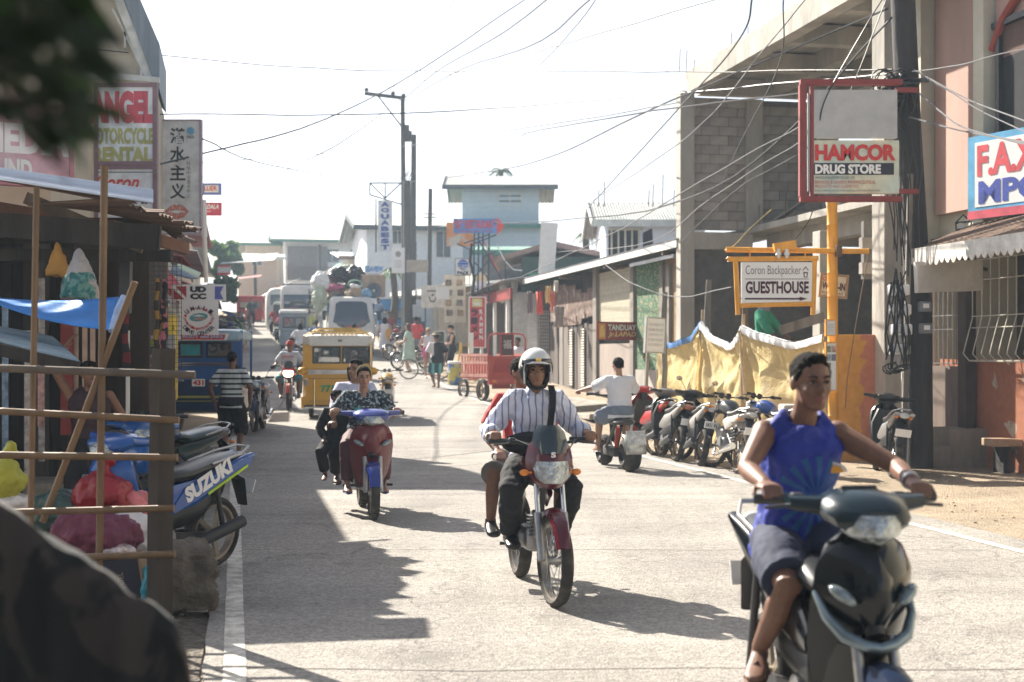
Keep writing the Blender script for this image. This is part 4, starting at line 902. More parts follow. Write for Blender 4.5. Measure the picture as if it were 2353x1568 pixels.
part('stake', MB().tube([P(1698,760,23.0), P(1720,990,22.7)], .022, 6), M('pale_stick'), tf, True)

# ---- orange painted wall
ow = mix_mask('orange_wall', (.58,.30,.06), (.50,.20,.12), lambda N, L, v: (lambda n: (L.new(v, n.inputs['Vector']), mth(N, L, 'GREATER_THAN', mth(N, L, 'ADD', mth(N, L, 'MULTIPLY', n.outputs[0], .5), (lambda s: (L.new(v, s.inputs[0]), s.outputs['X'])[1])(N.new('ShaderNodeSeparateXYZ'))), .1))[1])(N.new('ShaderNodeTexNoise')), .85)
c = P(2005, 918, 20.9); m = MB(); m.box((0,.06,0), (1.12,.12,1.9), bev=.01); o = m.build('orange_wall', ow, None); o.location = (c.x, 20.9, .93); tag(o, 'low rendered wall painted orange and peach beside the utility pole', 'wall')
fbox('white_board', 'narrow weathered white board standing against the pole', 'board', (2072,845,2092,1062), 20.2, .03, whitep)

# ---- pink building at the right edge (front at a = 10.4)
PA = 10.4; PO = G(PA, 21.5, 0); pk = thing('pink_building', 'two-storey pink and cream building with red tin awning over barred windows', 'building', PO, TH)
def py_(px, a=PA): return (F * a / (px - 540) - 21.5) / math.cos(TH)
cream = M('cream_paint', (.55,.52,.42), .8, var=.1, dirt=.3, dirtcol=(.33,.3,.24), scale=1.5); pinkm = M('pink_render', (.45,.29,.24), .85, var=.12, scale=1.5, streak=.3, dirt=.2, dirtcol=(.36,.17,.13)); peel = blotch('peeling_orange', (.33,.12,.06), (.4,.34,.27), 2.6, .62, .01, .9, 9, (1,1,1))
def pp(name, px0, px1, z0, z1, mat, x=0, t=.1, par=pk): y0, y1 = py_(px0), py_(px1); return part(name, MB().box((x, (y0+y1)/2, (z0+z1)/2), (t, abs(y1-y0), z1-z0)), mat, par)
part('wall', MB().box((.25,-7,5.9), (.3, 14.2, 5.2)), cream, pk, label='cream upper wall')
part('wall', MB().box((3,.15,5), (5.6,.3,9)), cream, pk)
pp('pilaster', 2113, 2146, 2.9, 8.6, cream, -.05, .32); pp('pilaster', 2262, 2286, 3.4, 8.6, cream, -.02, .3)
pp('wall_panel', 2150, 2258, 3.65, 8.6, pinkm, .06, .14); pp('wall_panel', 2290, 2420, 5.6, 8.6, pinkm, .06, .14)
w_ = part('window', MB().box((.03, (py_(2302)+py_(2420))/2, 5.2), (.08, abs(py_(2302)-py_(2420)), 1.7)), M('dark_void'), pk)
part('frame', MB().box((-.03, py_(2302), 5.2), (.08,.09,1.7)).box((-.03, (py_(2302)+py_(2420))/2, 6.06), (.1, 1.5, .08)), darkmetal, w_)
part('arch_trim', MB().tube([(-.05, py_(2288), 5.75), (-.07, py_(2315), 6.1), (-.07, py_(2353), 6.35), (-.07, py_(2400), 6.5)], .06, 6), M('red_trim', (.3,.06,.04)), pk)
# ground floor
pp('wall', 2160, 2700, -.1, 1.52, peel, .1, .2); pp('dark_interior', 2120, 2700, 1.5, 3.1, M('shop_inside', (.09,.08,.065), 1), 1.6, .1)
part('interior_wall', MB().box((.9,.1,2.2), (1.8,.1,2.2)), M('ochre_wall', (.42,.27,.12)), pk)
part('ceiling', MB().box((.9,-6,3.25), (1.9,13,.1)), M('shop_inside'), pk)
pp('door_pier', 2228, 2246, -.05, 3.05, M('dark_post', (.05,.03,.025), .8), -.1, .16); pp('low_pier', 2140, 2232, -.05, 1.42, M('grimy_pier', (.16,.12,.10), .9, dirt=.5, dirtcol=(.05,.045,.04), streak=.3), .0, .3)
gr = MB()
for px in (2152,2163,2174,2185,2196,2207,2216): gr.cyl((-.12, py_(px), 1.44), (-.12, py_(px), 2.95), .008, n=5)
for z in (1.46, 1.95, 2.15, 2.7): gr.cyl((-.12, py_(2150), z), (-.12, py_(2222), z), .008, n=5)
part('window_grille', gr, steel, pk, True)
gr = MB()
for px in (2250,2272,2292,2312,2332,2352,2372,2392,2412):
    y = py_(px); gr.tube([(-.1, y, 2.95), (-.1, y, 2.1), (-.2, y, 1.75), (-.24, y, 1.6), (-.15, y, 1.5), (-.05, y, 1.49)], .009, 5)
for z in (2.9, 2.62, 2.12, 1.96): gr.cyl((-.1, py_(2248), z), (-.1, py_(2440), z), .009, n=5)
gr.cyl((-.12, py_(2248), 1.5), (-.12, py_(2440), 1.5), .015, n=5); part('window_grille', gr, M('grille_cream', (.5,.47,.4), .6), pk, True, label='bellied window grille of thin cream bars')
ax0 = -1.12
aw = thing('awning', 'rusty corrugated tin awning with scalloped white fascia', 'awning', PO, TH)
y0, y1 = py_(2076, 9.3), py_(2700, 9.3)
corr('awning_sheet', (ax0, y1, 3.0), (-.08, y1, 3.42), (ax0, y0, 3.0), (-.08, y0, 3.42), rust, aw, pitch=.08, amp=.012)
poly = [(y0, 3.03)]; L_len = y0 - y1; n = int(L_len / .15)
for i in range(n):
    a = y0 - L_len * i / n; b = y0 - L_len * (i+1) / n
    for k in range(7): t = k / 6; poly.append((a + (b-a)*t, 2.86 - .07*math.sin(t*math.pi) - .01*((i*7)%3)))
poly.append((y1, 3.03)); part('scalloped_fascia', MB().prism(poly, ax0-.02, ax0-.005, 'X'), M('fascia_white', (.62,.6,.56), .7, var=.25, scale=6, dirt=.6, dirtcol=(.25,.2,.17)), aw)
part('bracket', MB().bar((ax0+.1, y0-.3, 2.98), (-.1, y0-.3, 2.75), .04).bar((ax0+.1, y0-2.4, 2.98), (-.1, y0-2.4, 2.75), .04), darkmetal, aw)
# plinth, bench
o = MB().box((0,0,.27), (.95,.7,.58), bev=.02).build('concrete_block', M('grimy_block', (.24,.21,.17), .95, var=.3, scale=3, dirt=.6, dirtcol=(.1,.08,.07), streak=.4, bump=.2), None); o.location = GX(2222, 20.0); o.rotation_euler = (0,0,.25); tag(o, 'square concrete block step at the foot of the grimy pier', 'concrete block')
o = MB().box((0,0,.16), (.3,.4,.34), bev=.02).build('concrete_block', M('grimy_block'), None); o.location = GX(2152, 19.75); tag(o, 'small concrete block between the utility pole and the pier', 'concrete block')
bn = thing('bench', 'low pale wooden bench against the peeling orange wall', 'bench', GX(2400, 19.0), .1); part('seat', MB().box((0,0,.42), (1.6,.35,.1), bev=.01), M('bench_wood', (.4,.27,.17)), bn); part('leg', MB().box((-.6,0,.18), (.08,.3,.37)), darkwood, bn); part('leg', MB().box((.6,0,.18), (.08,.3,.37)), darkwood, bn)
# signs on it
s = Sign('blue framed FAX MPC sign on the pink building', (2200,290,2300,480), 19.3, signblue, rz=0, th=.08); s.w = 2.3
bpy.data.objects.remove(s.board); part('board', MB().box((0,0,0), (2.3,.08,1.12)), M('sky_print', (.12,.38,.62), .4, var=.35, scale=2), s.r); s.h = 1.12
s.r.location = (6.74, 18.36, 3.98); s.r.rotation_euler = (0, 0, -1.129)
s.rect(.06,.08,.6,.86, signwhite, y=.004); s.rect(0,.9,1,1, M('pink_band', (.6,.08,.12)), y=.004)
s.t('F.A.X.', .08,.12,.57,.5, M('sign_red2', (.6,.06,.08)), y=-.05, bold=.04); s.t('MPC', .09,.55,.57,.83, M('sign_navy', (.03,.06,.35)), y=-.05, bold=.04)
Sign('blank weathered white sign box above the barred doorway', (2096,600,2264,671), 19.2, M('aged_white', (.5,.47,.42), .8, var=.2, dirt=.4, dirtcol=(.35,.3,.25)), th=.1, name='blank_sign', rz=.0).r.rotation_euler = (0,-.04,.25)
lt = thing('wall_lantern', 'black lantern with white shade on the cream wall above the awning', 'lamp', P(2214, 520, 20.2)); part('shade', MB().cyl((0,0,-.1), (0,0,.06), .07, n=12), whitep, lt, True); part('cage', MB().tube([(-.1,0,-.1), (-.11,0,.05), (0,0,.16), (.11,0,.05), (.1,0,-.1)], .012, 6).lathe([(.105,-.06),(.11,-.05),(.105,-.04)], n=14).lathe([(.105,.04),(.11,.05),(.105,.06)], n=14), black, lt, True)

# ---- utility pole with meters
up_ = thing('utility_pole', 'thick dark wooden utility pole carrying electric meters and tangled wires', 'utility pole', P(2112, 1085, 19.6))
o0 = P(2112, 1085, 19.6); part('pole', MB().tube([(0,0,-.1), P(2110,700,19.6)-o0, P(2088,300,19.6)-o0, P(2072,-60,19.6)-o0, P(2062,-260,19.6)-o0], [.19,.185,.17,.165,.15], 16), M('tarred_pole', (.03,.027,.027), .8, var=.4, scale=5, streak=.15, bump=.3, dirt=.25, dirtcol=(.12,.1,.09)), up_, True)
part('side_plank', MB().bar(P(2092,400,19.45)-o0, P(2076,1070,19.45)-o0, .07, .05), greywood, up_)
mtm = M('meter_grey', (.74,.74,.73), .5, var=.1)
for i, (x, y) in enumerate(((2064,667),(2068,712),(2070,758),(2066,803))):
    b = P(x, y, 19.35) - o0; m_ = part('meter_box', MB().box(b, (.28,.16,.15), bev=.025), mtm, up_, True); part('meter_window', MB().cyl(b + V((-.04,-.075,0)), b + V((-.04,-.095,0)), .05, n=14), glass('meter_glass', (.3,.32,.33), .1), m_, True)
    part('conduit', MB().cyl(b + V((.02,0,-.07)), b + V((.0,0,-.2)), .03, n=8), steel, up_, True)
for i, (x, y) in enumerate(((2125,705),(2127,755))):
    b = P(x, y, 19.3) - o0; m_ = part('meter_box', MB().box(b, (.17,.12,.14), bev=.02), M('meter_dark', (.16,.17,.18)), up_, True); part('meter_window', MB().box(b + V((0,-.065,.01)), (.08,.01,.06)), mtm, m_)
tg = MB(); r_ = random.Random(2)
for i in range(46):
    cx_, cy_ = r_.uniform(2028,2080), r_.uniform(175,250); c = P(cx_, cy_, 19.3 + r_.uniform(-.15,.15)) - o0; R1, R2 = r_.uniform(.05,.2), r_.uniform(.06,.22); ph = r_.uniform(0,6)
    tg.tube([c + V((R1*math.cos(ph+t*.6), .08*math.sin(t+ph), R2*math.sin(ph+t*.6) - .01*t)) for t in range(12)], .011, 4)
for i in range(16):
    x = r_.uniform(2030,2100); p0 = P(x, r_.uniform(170,260), 19.3) - o0; p1 = P(x + r_.uniform(-10,25), r_.uniform(420,640), 19.3) - o0; mid = p0.lerp(p1,.5) + V((r_.uniform(-.15,.15),0,0)); tg.tube([p0, p0.lerp(mid,.5)+V((r_.uniform(-.06,.06),0,0)), mid, mid.lerp(p1,.5)+V((r_.uniform(-.06,.06),0,0)), p1], .009, 4)
for i in range(12):
    p0 = P(r_.uniform(2040,2085), r_.uniform(610,650), 19.25) - o0; p1 = P(r_.uniform(2030,2090), r_.uniform(820,850), 19.25) - o0; tg.tube([p0, p0.lerp(p1,.3)+V((r_.uniform(-.1,.1),0,0)), p0.lerp(p1,.7)+V((r_.uniform(-.12,.1),0,0)), p1], .011, 4)
for i in range(6):
    c = P(2045+i*6, 840, 19.2) - o0; tg.tube([c + V((.1*math.cos(t*.7+i), 0, .05*math.sin(t*.7+i) - .01*t)) for t in range(8)], .011, 4)
part('tangled_wires', tg, M('wire_black', (.02,.02,.022), .5), up_, True)
part('insulator_rack', MB().box(P(2070,190,19.3)-o0, (.5,.08,.06)).box(P(2100,185,19.3)-o0, (.4,.08,.05)), darkmetal, up_)

# ---- HAMCOR sign
redf = M('red_frame', (.22,.03,.03), .6, var=.2)
s = Sign('large red-framed drug store sign with an empty grey upper half on the pole', (1843,190,2066,458), 18.7, M('grey_panel', (.42,.42,.43), .5, var=.12), 'drugstore_sign', th=.1)
bpy.data.objects.remove(s.board); W, H = s.w, s.h
part('frame', MB().box((0,0,H/2), (W+.06,.12,.07)).box((0,0,-H/2), (W+.06,.12,.07)).box((-W/2,0,0), (.08,.11,H-.07)).box((-W/2+.125,0,0), (.04,.1,H-.07)), redf, s.r)
def srect(nm, x0, y0, x1, y1, mat, y=0, d=.08):
    a = P(x0, y1, 18.7) - s.r.location; b = P(x1, y0, 18.7) - s.r.location; return part(nm, MB().box(((a.x+b.x)/2, y, (a.z+b.z)/2), (b.x-a.x, d, b.z-a.z)), mat, s.r)
def stx(st, x0, y0, x1, y1, mat, **k):
    a = P(x0, y1, 18.7) - s.r.location; b = P(x1, y0, 18.7) - s.r.location; text(st, a.x, a.z, b.x, b.z, mat, s.r, y=-.052, **k)
srect('blank_panel', 1864, 208, 2060, 318, M('grey_panel')); srect('sign_panel', 1864, 324, 2064, 446, blotch('pastel_print', (.72,.6,.38), (.5,.62,.58), 1.4, .5, .2, .5, 2)); srect('white_strip', 1856, 214, 1862, 440, whitep, .02, .02)
srect('dark_band', 1868, 376, 2052, 403, M('sign_dark', (.03,.03,.05)), -.044, .004)
a_ = s.r.location; tri = [P(2030,378,18.7)-a_, P(2052,378,18.7)-a_, P(2046,390,18.7)-a_, P(2052,403,18.7)-a_, P(2040,398,18.7)-a_]
stx('HAMCOR', 1871, 333, 2056, 371, signred, bold=.05); stx('DRUG STORE', 1871, 379, 2022, 401, signwhite, bold=.05)
stx('WHOLESALER/RETAILER OF:', 1871, 406, 1962, 413, M('ink', (.1,.1,.1))); stx('BRANDED & GENERIC PHARMACEUTICAL', 1871, 416, 2010, 424, M('ink_red', (.5,.1,.08))); stx('PRODUCTS AND COSMETICS', 1871, 426, 1970, 433, M('ink_red')); stx('BGY. 5 BANCUANG, POBLACION, CORON, PALAWAN', 1871, 437, 2020, 442, M('ink'))
for k in (-1,1): part('support_arm', MB().box((W/2+.1,0,k*(H/2-.1)), (.3,.06,.06)), redf, s.r)

# ---- yellow bamboo sign post
ym = M('yellow_bamboo', (.72,.33,.035), .45, var=.15, scale=6, streak=.3)
yp = thing('sign_post', 'tall yellow bamboo post with long crossbar carrying the guesthouse sign', 'sign post', GX(1910, 20.2)); oy = yp.location
def Py(x, y, d=20.2): return P(x, y, d) - oy
def bam(m, a, b, r, n=7):
    L = (b-a).length; k = max(2, int(L/.32)); pts = []; rr = []
    for i in range(k+1):
        for o_, q in ((-.012, 1), (0, 1.09), (.012, 1)):
            t = min(1, max(0, i/k + o_/L)); pts.append(a.lerp(b, t)); rr.append(r*q)
    m.tube(pts, rr, 10)
m = MB(); bam(m, Py(1915,1010), Py(1912,462), .075); part('post', m, ym, yp, True); m = MB(); bam(m, Py(1668,574,20.1), Py(1996,578,20.1), .038); part('crossbar', m, ym, yp, True); part('crossbar_cap', MB().bar(Py(1778,570,20.0), Py(1828,562,20.0), .12, .12), ym, yp)
part('lashing', MB().cyl(Py(1927,565,20.05), Py(1927,590,20.05), .05, n=8), M('rope_dark', (.12,.07,.04)), yp)
s = Sign('white hanging sign for a backpacker guesthouse in a yellow bamboo frame', (1703,603,1866,698), 20.0, signwhite, 'guesthouse_sign', th=.03)
m = MB(); sl = s.r.location
for a, b in (((1672,596),(1880,594)),((1690,598),(1696,724)),((1872,598),(1868,724)),((1700,702),(1868,698))): bam(m, P(*a,20.0)-sl, P(*b,20.0)-sl, .035)
part('frame', m, ym, s.r, True)
ink = M('sign_maroon_ink', (.07,.02,.035)); s.t('Coron Backpacker', .06,.08,.84,.36, ink, bold=-.012, name='lettering'); s.t('GUESTHOUSE', .06,.46,.95,.76, ink, bold=.035)
s.poly([(.05,.865),(.82,.865),(.82,.835),(.93,.885),(.82,.935),(.82,.905),(.05,.905)], ink, 'arrow')
z = [(.05+.9*i/60, .40+.012*(1 if i % 2 else -1)) for i in range(61)]; s.poly(z + [(u, v+.012) for u, v in z[::-1]], ink, 'wavy_line')
s.poly([(.86,.2),(.905,.1),(.95,.2),(.938,.2),(.905,.13),(.872,.2)], ink, 'hut_logo'); s.poly([(.872,.24),(.938,.24),(.93,.37),(.88,.37)], ink, 'hut_logo'); s.poly([(.888,.27),(.922,.27),(.918,.35),(.892,.35)], signwhite, 'hut_logo', .007)
for x in (1723, 1850): part('hanger', MB().cyl(P(x,577,20.05)-sl, P(x,596,20.05)-sl, .012, n=6), ym, s.r)
for x, l in ((1789,'white spotlight clipped under the yellow crossbar, left one'),(1808,'white spotlight clipped under the yellow crossbar next to the cap')):
    lp = thing('spotlight', l, 'lamp', P(x, 582, 19.95)); part('shade', MB().cyl((0,0,.06), (0,0,-.03), .02, .045, 10), whitep, lp, True); part('bulb', MB().ell((0,0,-.045), .028), whitep, lp, True)
s = Sign('small tilted WALK-IN sign in a brown wooden frame behind the yellow post', (1882,630,1948,685), 20.9, M('cream_board', (.6,.55,.42)), 'hanging_sign', th=.03, frame=M('brown_frame', (.3,.2,.12)), fw=.035); s.r.rotation_euler = (0,.09,0)
s.t('CORON', .1,.14,.62,.32, signred, bold=.04); s.t('WALK-IN', .1,.36,.9,.68, ink, bold=.04); s.t('ROOM STAY', .12,.74,.85,.86, ink)
for l, bx in (('small framed paper notice on the yellow post, upper one', (1896,734,1922,773)), ('tall framed photo board on the yellow post, lower one', (1896,786,1924,900))):
    s = Sign(l, bx, 20.0, signwhite, 'notice', th=.02, frame=ym, fw=.02)
    if bx[1] > 780:
        for k, c in enumerate(((.2,.25,.15),(.5,.3,.25),(.25,.3,.35),(.15,.15,.2),(.3,.25,.2))): s.rect(.14+.36*(k%2), .08+.17*(k//2), .46+.4*(k%2), .21+.17*(k//2), M('photo%d' % k, c, .4, var=.6, scale=20), 'photo')
    else:
        for k in range(6): s.rect(.2, .3+k*.09, .8, .33+k*.09, M('faded_ink'), 'print_line')
# ================= LEFT SIDE
# near leafy branch, out of focus
leafdark = leafmat('dark_leaf', (.012,.022,.014), .5)
br = thing('leafy_branch', 'dark out-of-focus leafy branch hanging over the top left corner', 'branch', P(-150, -100, 1.25)); bo = br.location
m = MB(); lr = random.Random(4)
for i in range(1500):
    x, y = lr.uniform(-260, 235), lr.uniform(-260, 350)
    lim = 190 + 22*math.sin(y*.11) + 22*math.sin(y*.035) + 18*math.sin(y*.011+1); low = 250 + .5*x + 20*math.sin(x*.05)
    if x > lim or y > low: continue
    e_ = min(lim-x, low-y)
    if e_ < 60 and lr.random() < .62: continue
    c = P(x, y, lr.uniform(1.05, 1.5)) - bo; a = lr.uniform(-.6, 1.4); d = V((math.cos(a), lr.uniform(-.5,.5), -abs(math.sin(a)) - .2)).normalized(); n_ = d.cross(V((lr.uniform(-1,1), lr.uniform(-1,1), lr.uniform(-1,1)))).normalized(); L_n = lr.uniform(.02,.045)*(1.5 if e_ < 60 else 1)
    m.add([c, c + d*L_n*.4 + n_*L_n*.22, c + d*L_n, c + d*L_n*.4 - n_*L_n*.22], [(0,1,2,3)])
part('leaves', m, leafdark, br)['kind'] = 'stuff'
part('twig', MB().tube([P(-80,130,1.25)-bo, P(20,190,1.2)-bo, P(60,270,1.2)-bo, P(110,350,1.25)-bo, P(160,410,1.3)-bo], [.006,.005,.004,.003,.002], 6), darkwood, br, True)
part('twig', MB().tube([P(-150,-100,1.25)-bo, P(0,80,1.25)-bo, P(100,160,1.25)-bo, P(200,250,1.2)-bo], [.01,.008,.005,.002], 6), darkwood, br, True)
# camouflage tarpaulin
def camo():
    def f(N, L, v):
        n = N.new('ShaderNodeTexNoise'); n.inputs['Scale'].default_value = 4.5; n.inputs['Detail'].default_value = 4; n.inputs['Distortion'].default_value = 1.2; L.new(v, n.inputs['Vector'])
        r = N.new('ShaderNodeMapRange'); r.inputs[1].default_value = .47; r.inputs[2].default_value = .5; L.new(n.outputs[0], r.inputs[0]); return r.outputs[0]
    return mix_mask('camo_cloth', (.006,.009,.010), (.034,.028,.027), f, .85)
rows = []; nx, ny = 60, 36; Yc = 2.9
prof = [(-420,1040),(-200,1080),(0,1168),(60,1200),(130,1250),(200,1300),(290,1355),(350,1395),(400,1450),(430,1530),(445,1640)]
def pf(px):
    for (a, za), (b, zb) in zip(prof, prof[1:]):
        if px <= b: return za + (zb-za)*(px-a)/(b-a)
    return prof[-1][1]
for j in range(ny+1):
    r = []
    for i in range(nx+1):
        px = -420 + 865*i/nx; t = j/ny; top = P(px, pf(px), Yc)
        if t < .4: u = t/.4; Yb = Yc + .75*(1-u); p = V((top.x*Yb/Yc, Yb, top.z - .25*(1-u)**2))
        else: u = (t-.4)/.6; p = V((top.x + .02*u, Yc + .02*u, top.z*(1-u)))
        d = .015*math.sin(px*.012 + t*4 + 3*mnoise.noise(V((px*.006, t*2, 0)))) + .018*mnoise.noise(V((px*.02, t*9, 1))) 
        r.append(p + V((.2*d, -abs(d)*.6, d*.8*(1 if t > .1 else 0))))
    rows.append(r)
m = MB(); m.rings(rows, False, False); tag(m.build('camouflage_tarpaulin', camo(), None, True), 'dark camouflage tarpaulin draped over a heap in the bottom left corner', 'tarpaulin')
# bamboo fence
FY_ = 8.4
fn = thing('bamboo_fence', 'rough fence of bamboo rails tied to a squared wooden post', 'fence', P(372, 1440, FY_)); fo = fn.location
part('post', MB().tube([P(366,1475,FY_)-fo, P(368,1200,FY_)-fo, P(376,802,FY_)-fo], [.075,.076,.072], 4), M('post_wood', (.045,.035,.028), .9, var=.3, scale=4, streak=.15, bump=.2, dirt=.4, dirtcol=(.05,.04,.035)), fn)
for (y0, y1, x1) in ((838,862,448),(932,966,412),(1042,1052,408),(1185,1168,400),(1298,1273,402)):
    m = MB(); bam(m, P(-260, y0, FY_-.12)-fo, P(x1, y1, FY_-.1)-fo, .021 if y0 > 900 else .024); part('rail', m, bamboo if y0 > 900 else M('dark_rail', (.11,.085,.065), .8, var=.3, streak=.3), fn, True)
for x0, y0, x1, y1, r in ((84,430,70,1225,.019),(240,382,228,1310,.022),(310,648,98,1200,.02)):
    m = MB(); bam(m, P(x0,y0,FY_-.03)-fo, P(x1,y1,FY_-.03)-fo, r); part('upright', m, bamboo, fn, True)
o = MB().box((0,0,.2), (.34,.4,.42), bev=.05).build('stone_block', M('rough_stone', (.12,.10,.08), .95, var=.3, scale=6, bump=.5, dirt=.5, dirtcol=(.08,.07,.05)), None); o.location = GX(425, 8.9); o.rotation_euler = (0,0,.3); mods(o, .02, 1, .13, .1); tag(o, 'rough broken stone block at the foot of the fence post', 'stone block')
# rubbish heap
def bag(name, label, cat, px, py, Y, r, mat, rot=(0,0,0), disp=.09, knot=False):
    m = MB(); m.ell((0,0,0), r, nu=20, nv=14)
    if knot: m.tube([(0,0,r[2]*.8), (.02,0,r[2]*1.25), (.06,.02,r[2]*1.5)], [.05,.02,.045], 8)
    o = m.build(name, mat, None, True); o.location = P(px, py, Y); o.rotation_euler = rot; mods(o, .012, 2, disp, .12); m_ = o.modifiers.new('d2','DISPLACE'); tx = bpy.data.textures.get('fine') or bpy.data.textures.new('fine','CLOUDS'); tx.noise_scale = .04; m_.texture = tx; m_.strength = .02; m_.texture_coords = 'LOCAL'; return tag(o, label, cat)
plr = M('plastic_red', (.28,.01,.018), .3, var=.2); mesh_ = M('maroon_sack', (.14,.018,.055), .6, var=.25, scale=40, bump=.1)
bag('plastic_bag', 'bright red plastic bag with white logo on the rubbish heap', 'bag', 238, 1140, 9.6, (.2,.17,.17), plr, knot=True); bag('plastic_bag', 'pale pink and red carrier bag slumped against the blue scooter', 'bag', 300, 1150, 9.7, (.15,.14,.09), M('plastic_pink', (.5,.12,.13), .35, var=.5, scale=9), (0,.5,0))
bag('mesh_sack', 'bulging maroon mesh sack of rubbish', 'sack', 222, 1228, 9.3, (.3,.22,.17), mesh_, (0,.15,0)); bag('plastic_bag', 'white knotted plastic bag beside the maroon sack', 'bag', 295, 1222, 9.4, (.14,.13,.17), M('plastic_white', (.6,.58,.6), .35, var=.08), (0,-.5,0))
bag('plastic_bag', 'dark green plastic bag behind the maroon sack', 'bag', 140, 1180, 9.7, (.26,.2,.16), M('plastic_green', (.03,.07,.06), .4)); bag('plastic_bag', 'yellow green cloth bag at the left edge behind the fence', 'bag', 10, 1105, 9.0, (.12,.1,.14), M('bag_yellow', (.34,.34,.03), .6), knot=True)
bag('plastic_bag', 'crumpled white bag beneath the yellow one', 'bag', 20, 1155, 9.0, (.14,.1,.05), M('plastic_white')); bag('plastic_bag', 'small crumpled foil bag in front of the maroon sack', 'bag', 262, 1270, 9.1, (.11,.08,.05), M('foil', (.5,.42,.4), .25, metal=.5, var=.5, scale=20), disp=.12)
bag('plastic_bag', 'turquoise plastic bag beside the carton', 'bag', 345, 1345, 9.1, (.06,.08,.14), M('plastic_teal', (.03,.3,.4), .35))
bag('foil_wrapper', 'crumpled yellow foil wrapper on the dirt beside the post', 'litter', 452, 1345, 10.0, (.13,.05,.025), M('foil_yellow', (.55,.5,.04), .25, metal=.4, var=.6, scale=18), disp=.1)
cb = thing('carton', 'dark blue carton printed with FUEL lying by the fence foot', 'box', P(285, 1325, 9.2), .15, rot=(0,-.15,.15)); part('box', MB().box((0,0,0), (.24,.3,.26)), M('carton_blue', (.03,.03,.05), .7), cb); part('flap', MB().box((.13,-.02,0), (.015,.3,.28)), M('cardboard', (.35,.23,.14), .9), cb); text('FUEL', -.05, -.1, .05, .1, M('carton_print', (.35,.28,.2)), cb, y=-.153, rz=math.pi/2, keep=True); text('A', -.1, .0, -.06, .06, M('carton_print'), cb, y=-.153)
# shack
sh = thing('market_shack', 'dark plank-walled market shack with low tin roofs behind the bamboo fence', 'shack', P(150, 1200, 13)); so = sh.location
def sp(px, py, Y): return P(px, py, Y) - so
corr('tin_roof', sp(-260,372,10.9), sp(352,466,10.9), sp(-260,350,11.7), sp(352,438,11.7), M('blue_white_tin', (.5,.55,.62), .3, metal=.5, var=.12, dirt=.2), sh, pitch=.07, amp=.012, rows=2)
corr('tin_roof', sp(60,470,11.3), sp(352,452,11.3), sp(250,480,15.2), sp(452,556,15.2), rust, sh, pitch=.09, amp=.013, rows=3, ragged=.34)
corr('tin_roof', sp(-330,335,11.8), sp(300,440,11.8), sp(-330,350,16), sp(300,470,16), rust, sh, pitch=.1, rows=2)
part('fascia', MB().bar(sp(-200,500,11.5), sp(368,548,11.5), .06, .2), darkwood, sh); part('beam', MB().bar(sp(-200,585,12), sp(395,588,12), .09, .1), darkwood, sh); part('beam', MB().bar(sp(60,455,11.6), sp(330,570,11.6), .05, .1), oldwood, sh)
part('beam', MB().bar(sp(255,520,13), sp(430,572,14.5), .05, .12), M('reddish_wood', (.16,.08,.05), .85), sh); part('beam', MB().bar(sp(-100,460,12.3), sp(240,520,12.3), .05, .1), M('reddish_wood'), sh)
for i, (x, y0) in enumerate(((280,590),)): part('post', MB().bar(sp(290,588,12.4), sp(288,720,12.4), .09), black, sh)
x = -120; k = 0; pm = [M('plank_%s' % c, col, .92, var=.45, scale=5, streak=.1, dirt=.5, dirtcol=(.03,.027,.025), bump=.2) for c, col in zip('abcde', ((.028,.024,.02),(.05,.04,.032),(.075,.068,.065),(.018,.016,.016),(.1,.07,.045)))]
while x < 232:
    w_ = lr.choice((16,20,26,30)); a = sp(x, 1190, 13.4 + lr.uniform(0,.12)); b = sp(x + w_ - 3, 560, 13.4)
    part('plank', MB().box(((a.x+b.x)/2, a.y, (a.z+b.z)/2), (b.x-a.x, .03, b.z-a.z), (0, lr.uniform(-.012,.012), 0)), pm[lr.randrange(5)], sh); x += w_
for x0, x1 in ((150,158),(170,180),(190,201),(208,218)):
    a = sp(x0, 930, 13.25); b = sp(x1, 690, 13.25); part('plank', MB().box(((a.x+b.x)/2, a.y, (a.z+b.z)/2), (b.x-a.x, .03, b.z-a.z)), M('pale_plank', (.42,.3,.24), .9), sh)  # four paler planks set before the darker wall boards
a = sp(140, 1000, 13.2); b = sp(168, 650, 13.2); part('red_board', MB().box(((a.x+b.x)/2, a.y, (a.z+b.z)/2), (b.x-a.x, .03, b.z-a.z)), M('dull_red', (.2,.03,.025)), sh)
part('back_wall', MB().box((sp(60,880,13.8)), (2.4,.06,3.2)).box(sp(-330,880,12.5), (.1,3.5,3.2)), M('dark_planks'), sh)
for i, (x, y0, y1, c) in enumerate(((5,700,1120,(.25,.35,.5)),(58,760,1130,(.45,.42,.4)),(92,640,1060,(.35,.33,.32)),(92,830,980,(.5,.3,.28)))): a = sp(x, y1, 13.1); b = sp(x+14, y0, 13.1); part('paper_strip', MB().box(((a.x+b.x)/2, a.y-.02*i, (a.z+b.z)/2), (b.x-a.x, .01, b.z-a.z)), M('strip%d' % i, c, .8, var=.5, scale=14), sh)
part('shelf', MB().box(sp(120,1110,12.6), (.55,.7,.05)).box(sp(120,1150,12.3), (.5,.04,.3)), greywood, sh)
part('side_wall', MB().box(sp(262,860,17), (.06,5.0,3.1)), M('dark_planks'), sh)
corr('low_awning', sp(-200,735,9.6), sp(182,832,9.6), sp(-200,715,11.0), sp(120,775,11.0), M('faded_blue_tin', (.2,.27,.32), .5, metal=.3, var=.3, dirt=.5, dirtcol=(.1,.1,.1)), sh, pitch=.07, amp=.012)
part('awning_fringe', MB().bar(sp(-200,760,9.55), sp(180,845,9.55), .05, .08), darkwood, sh)
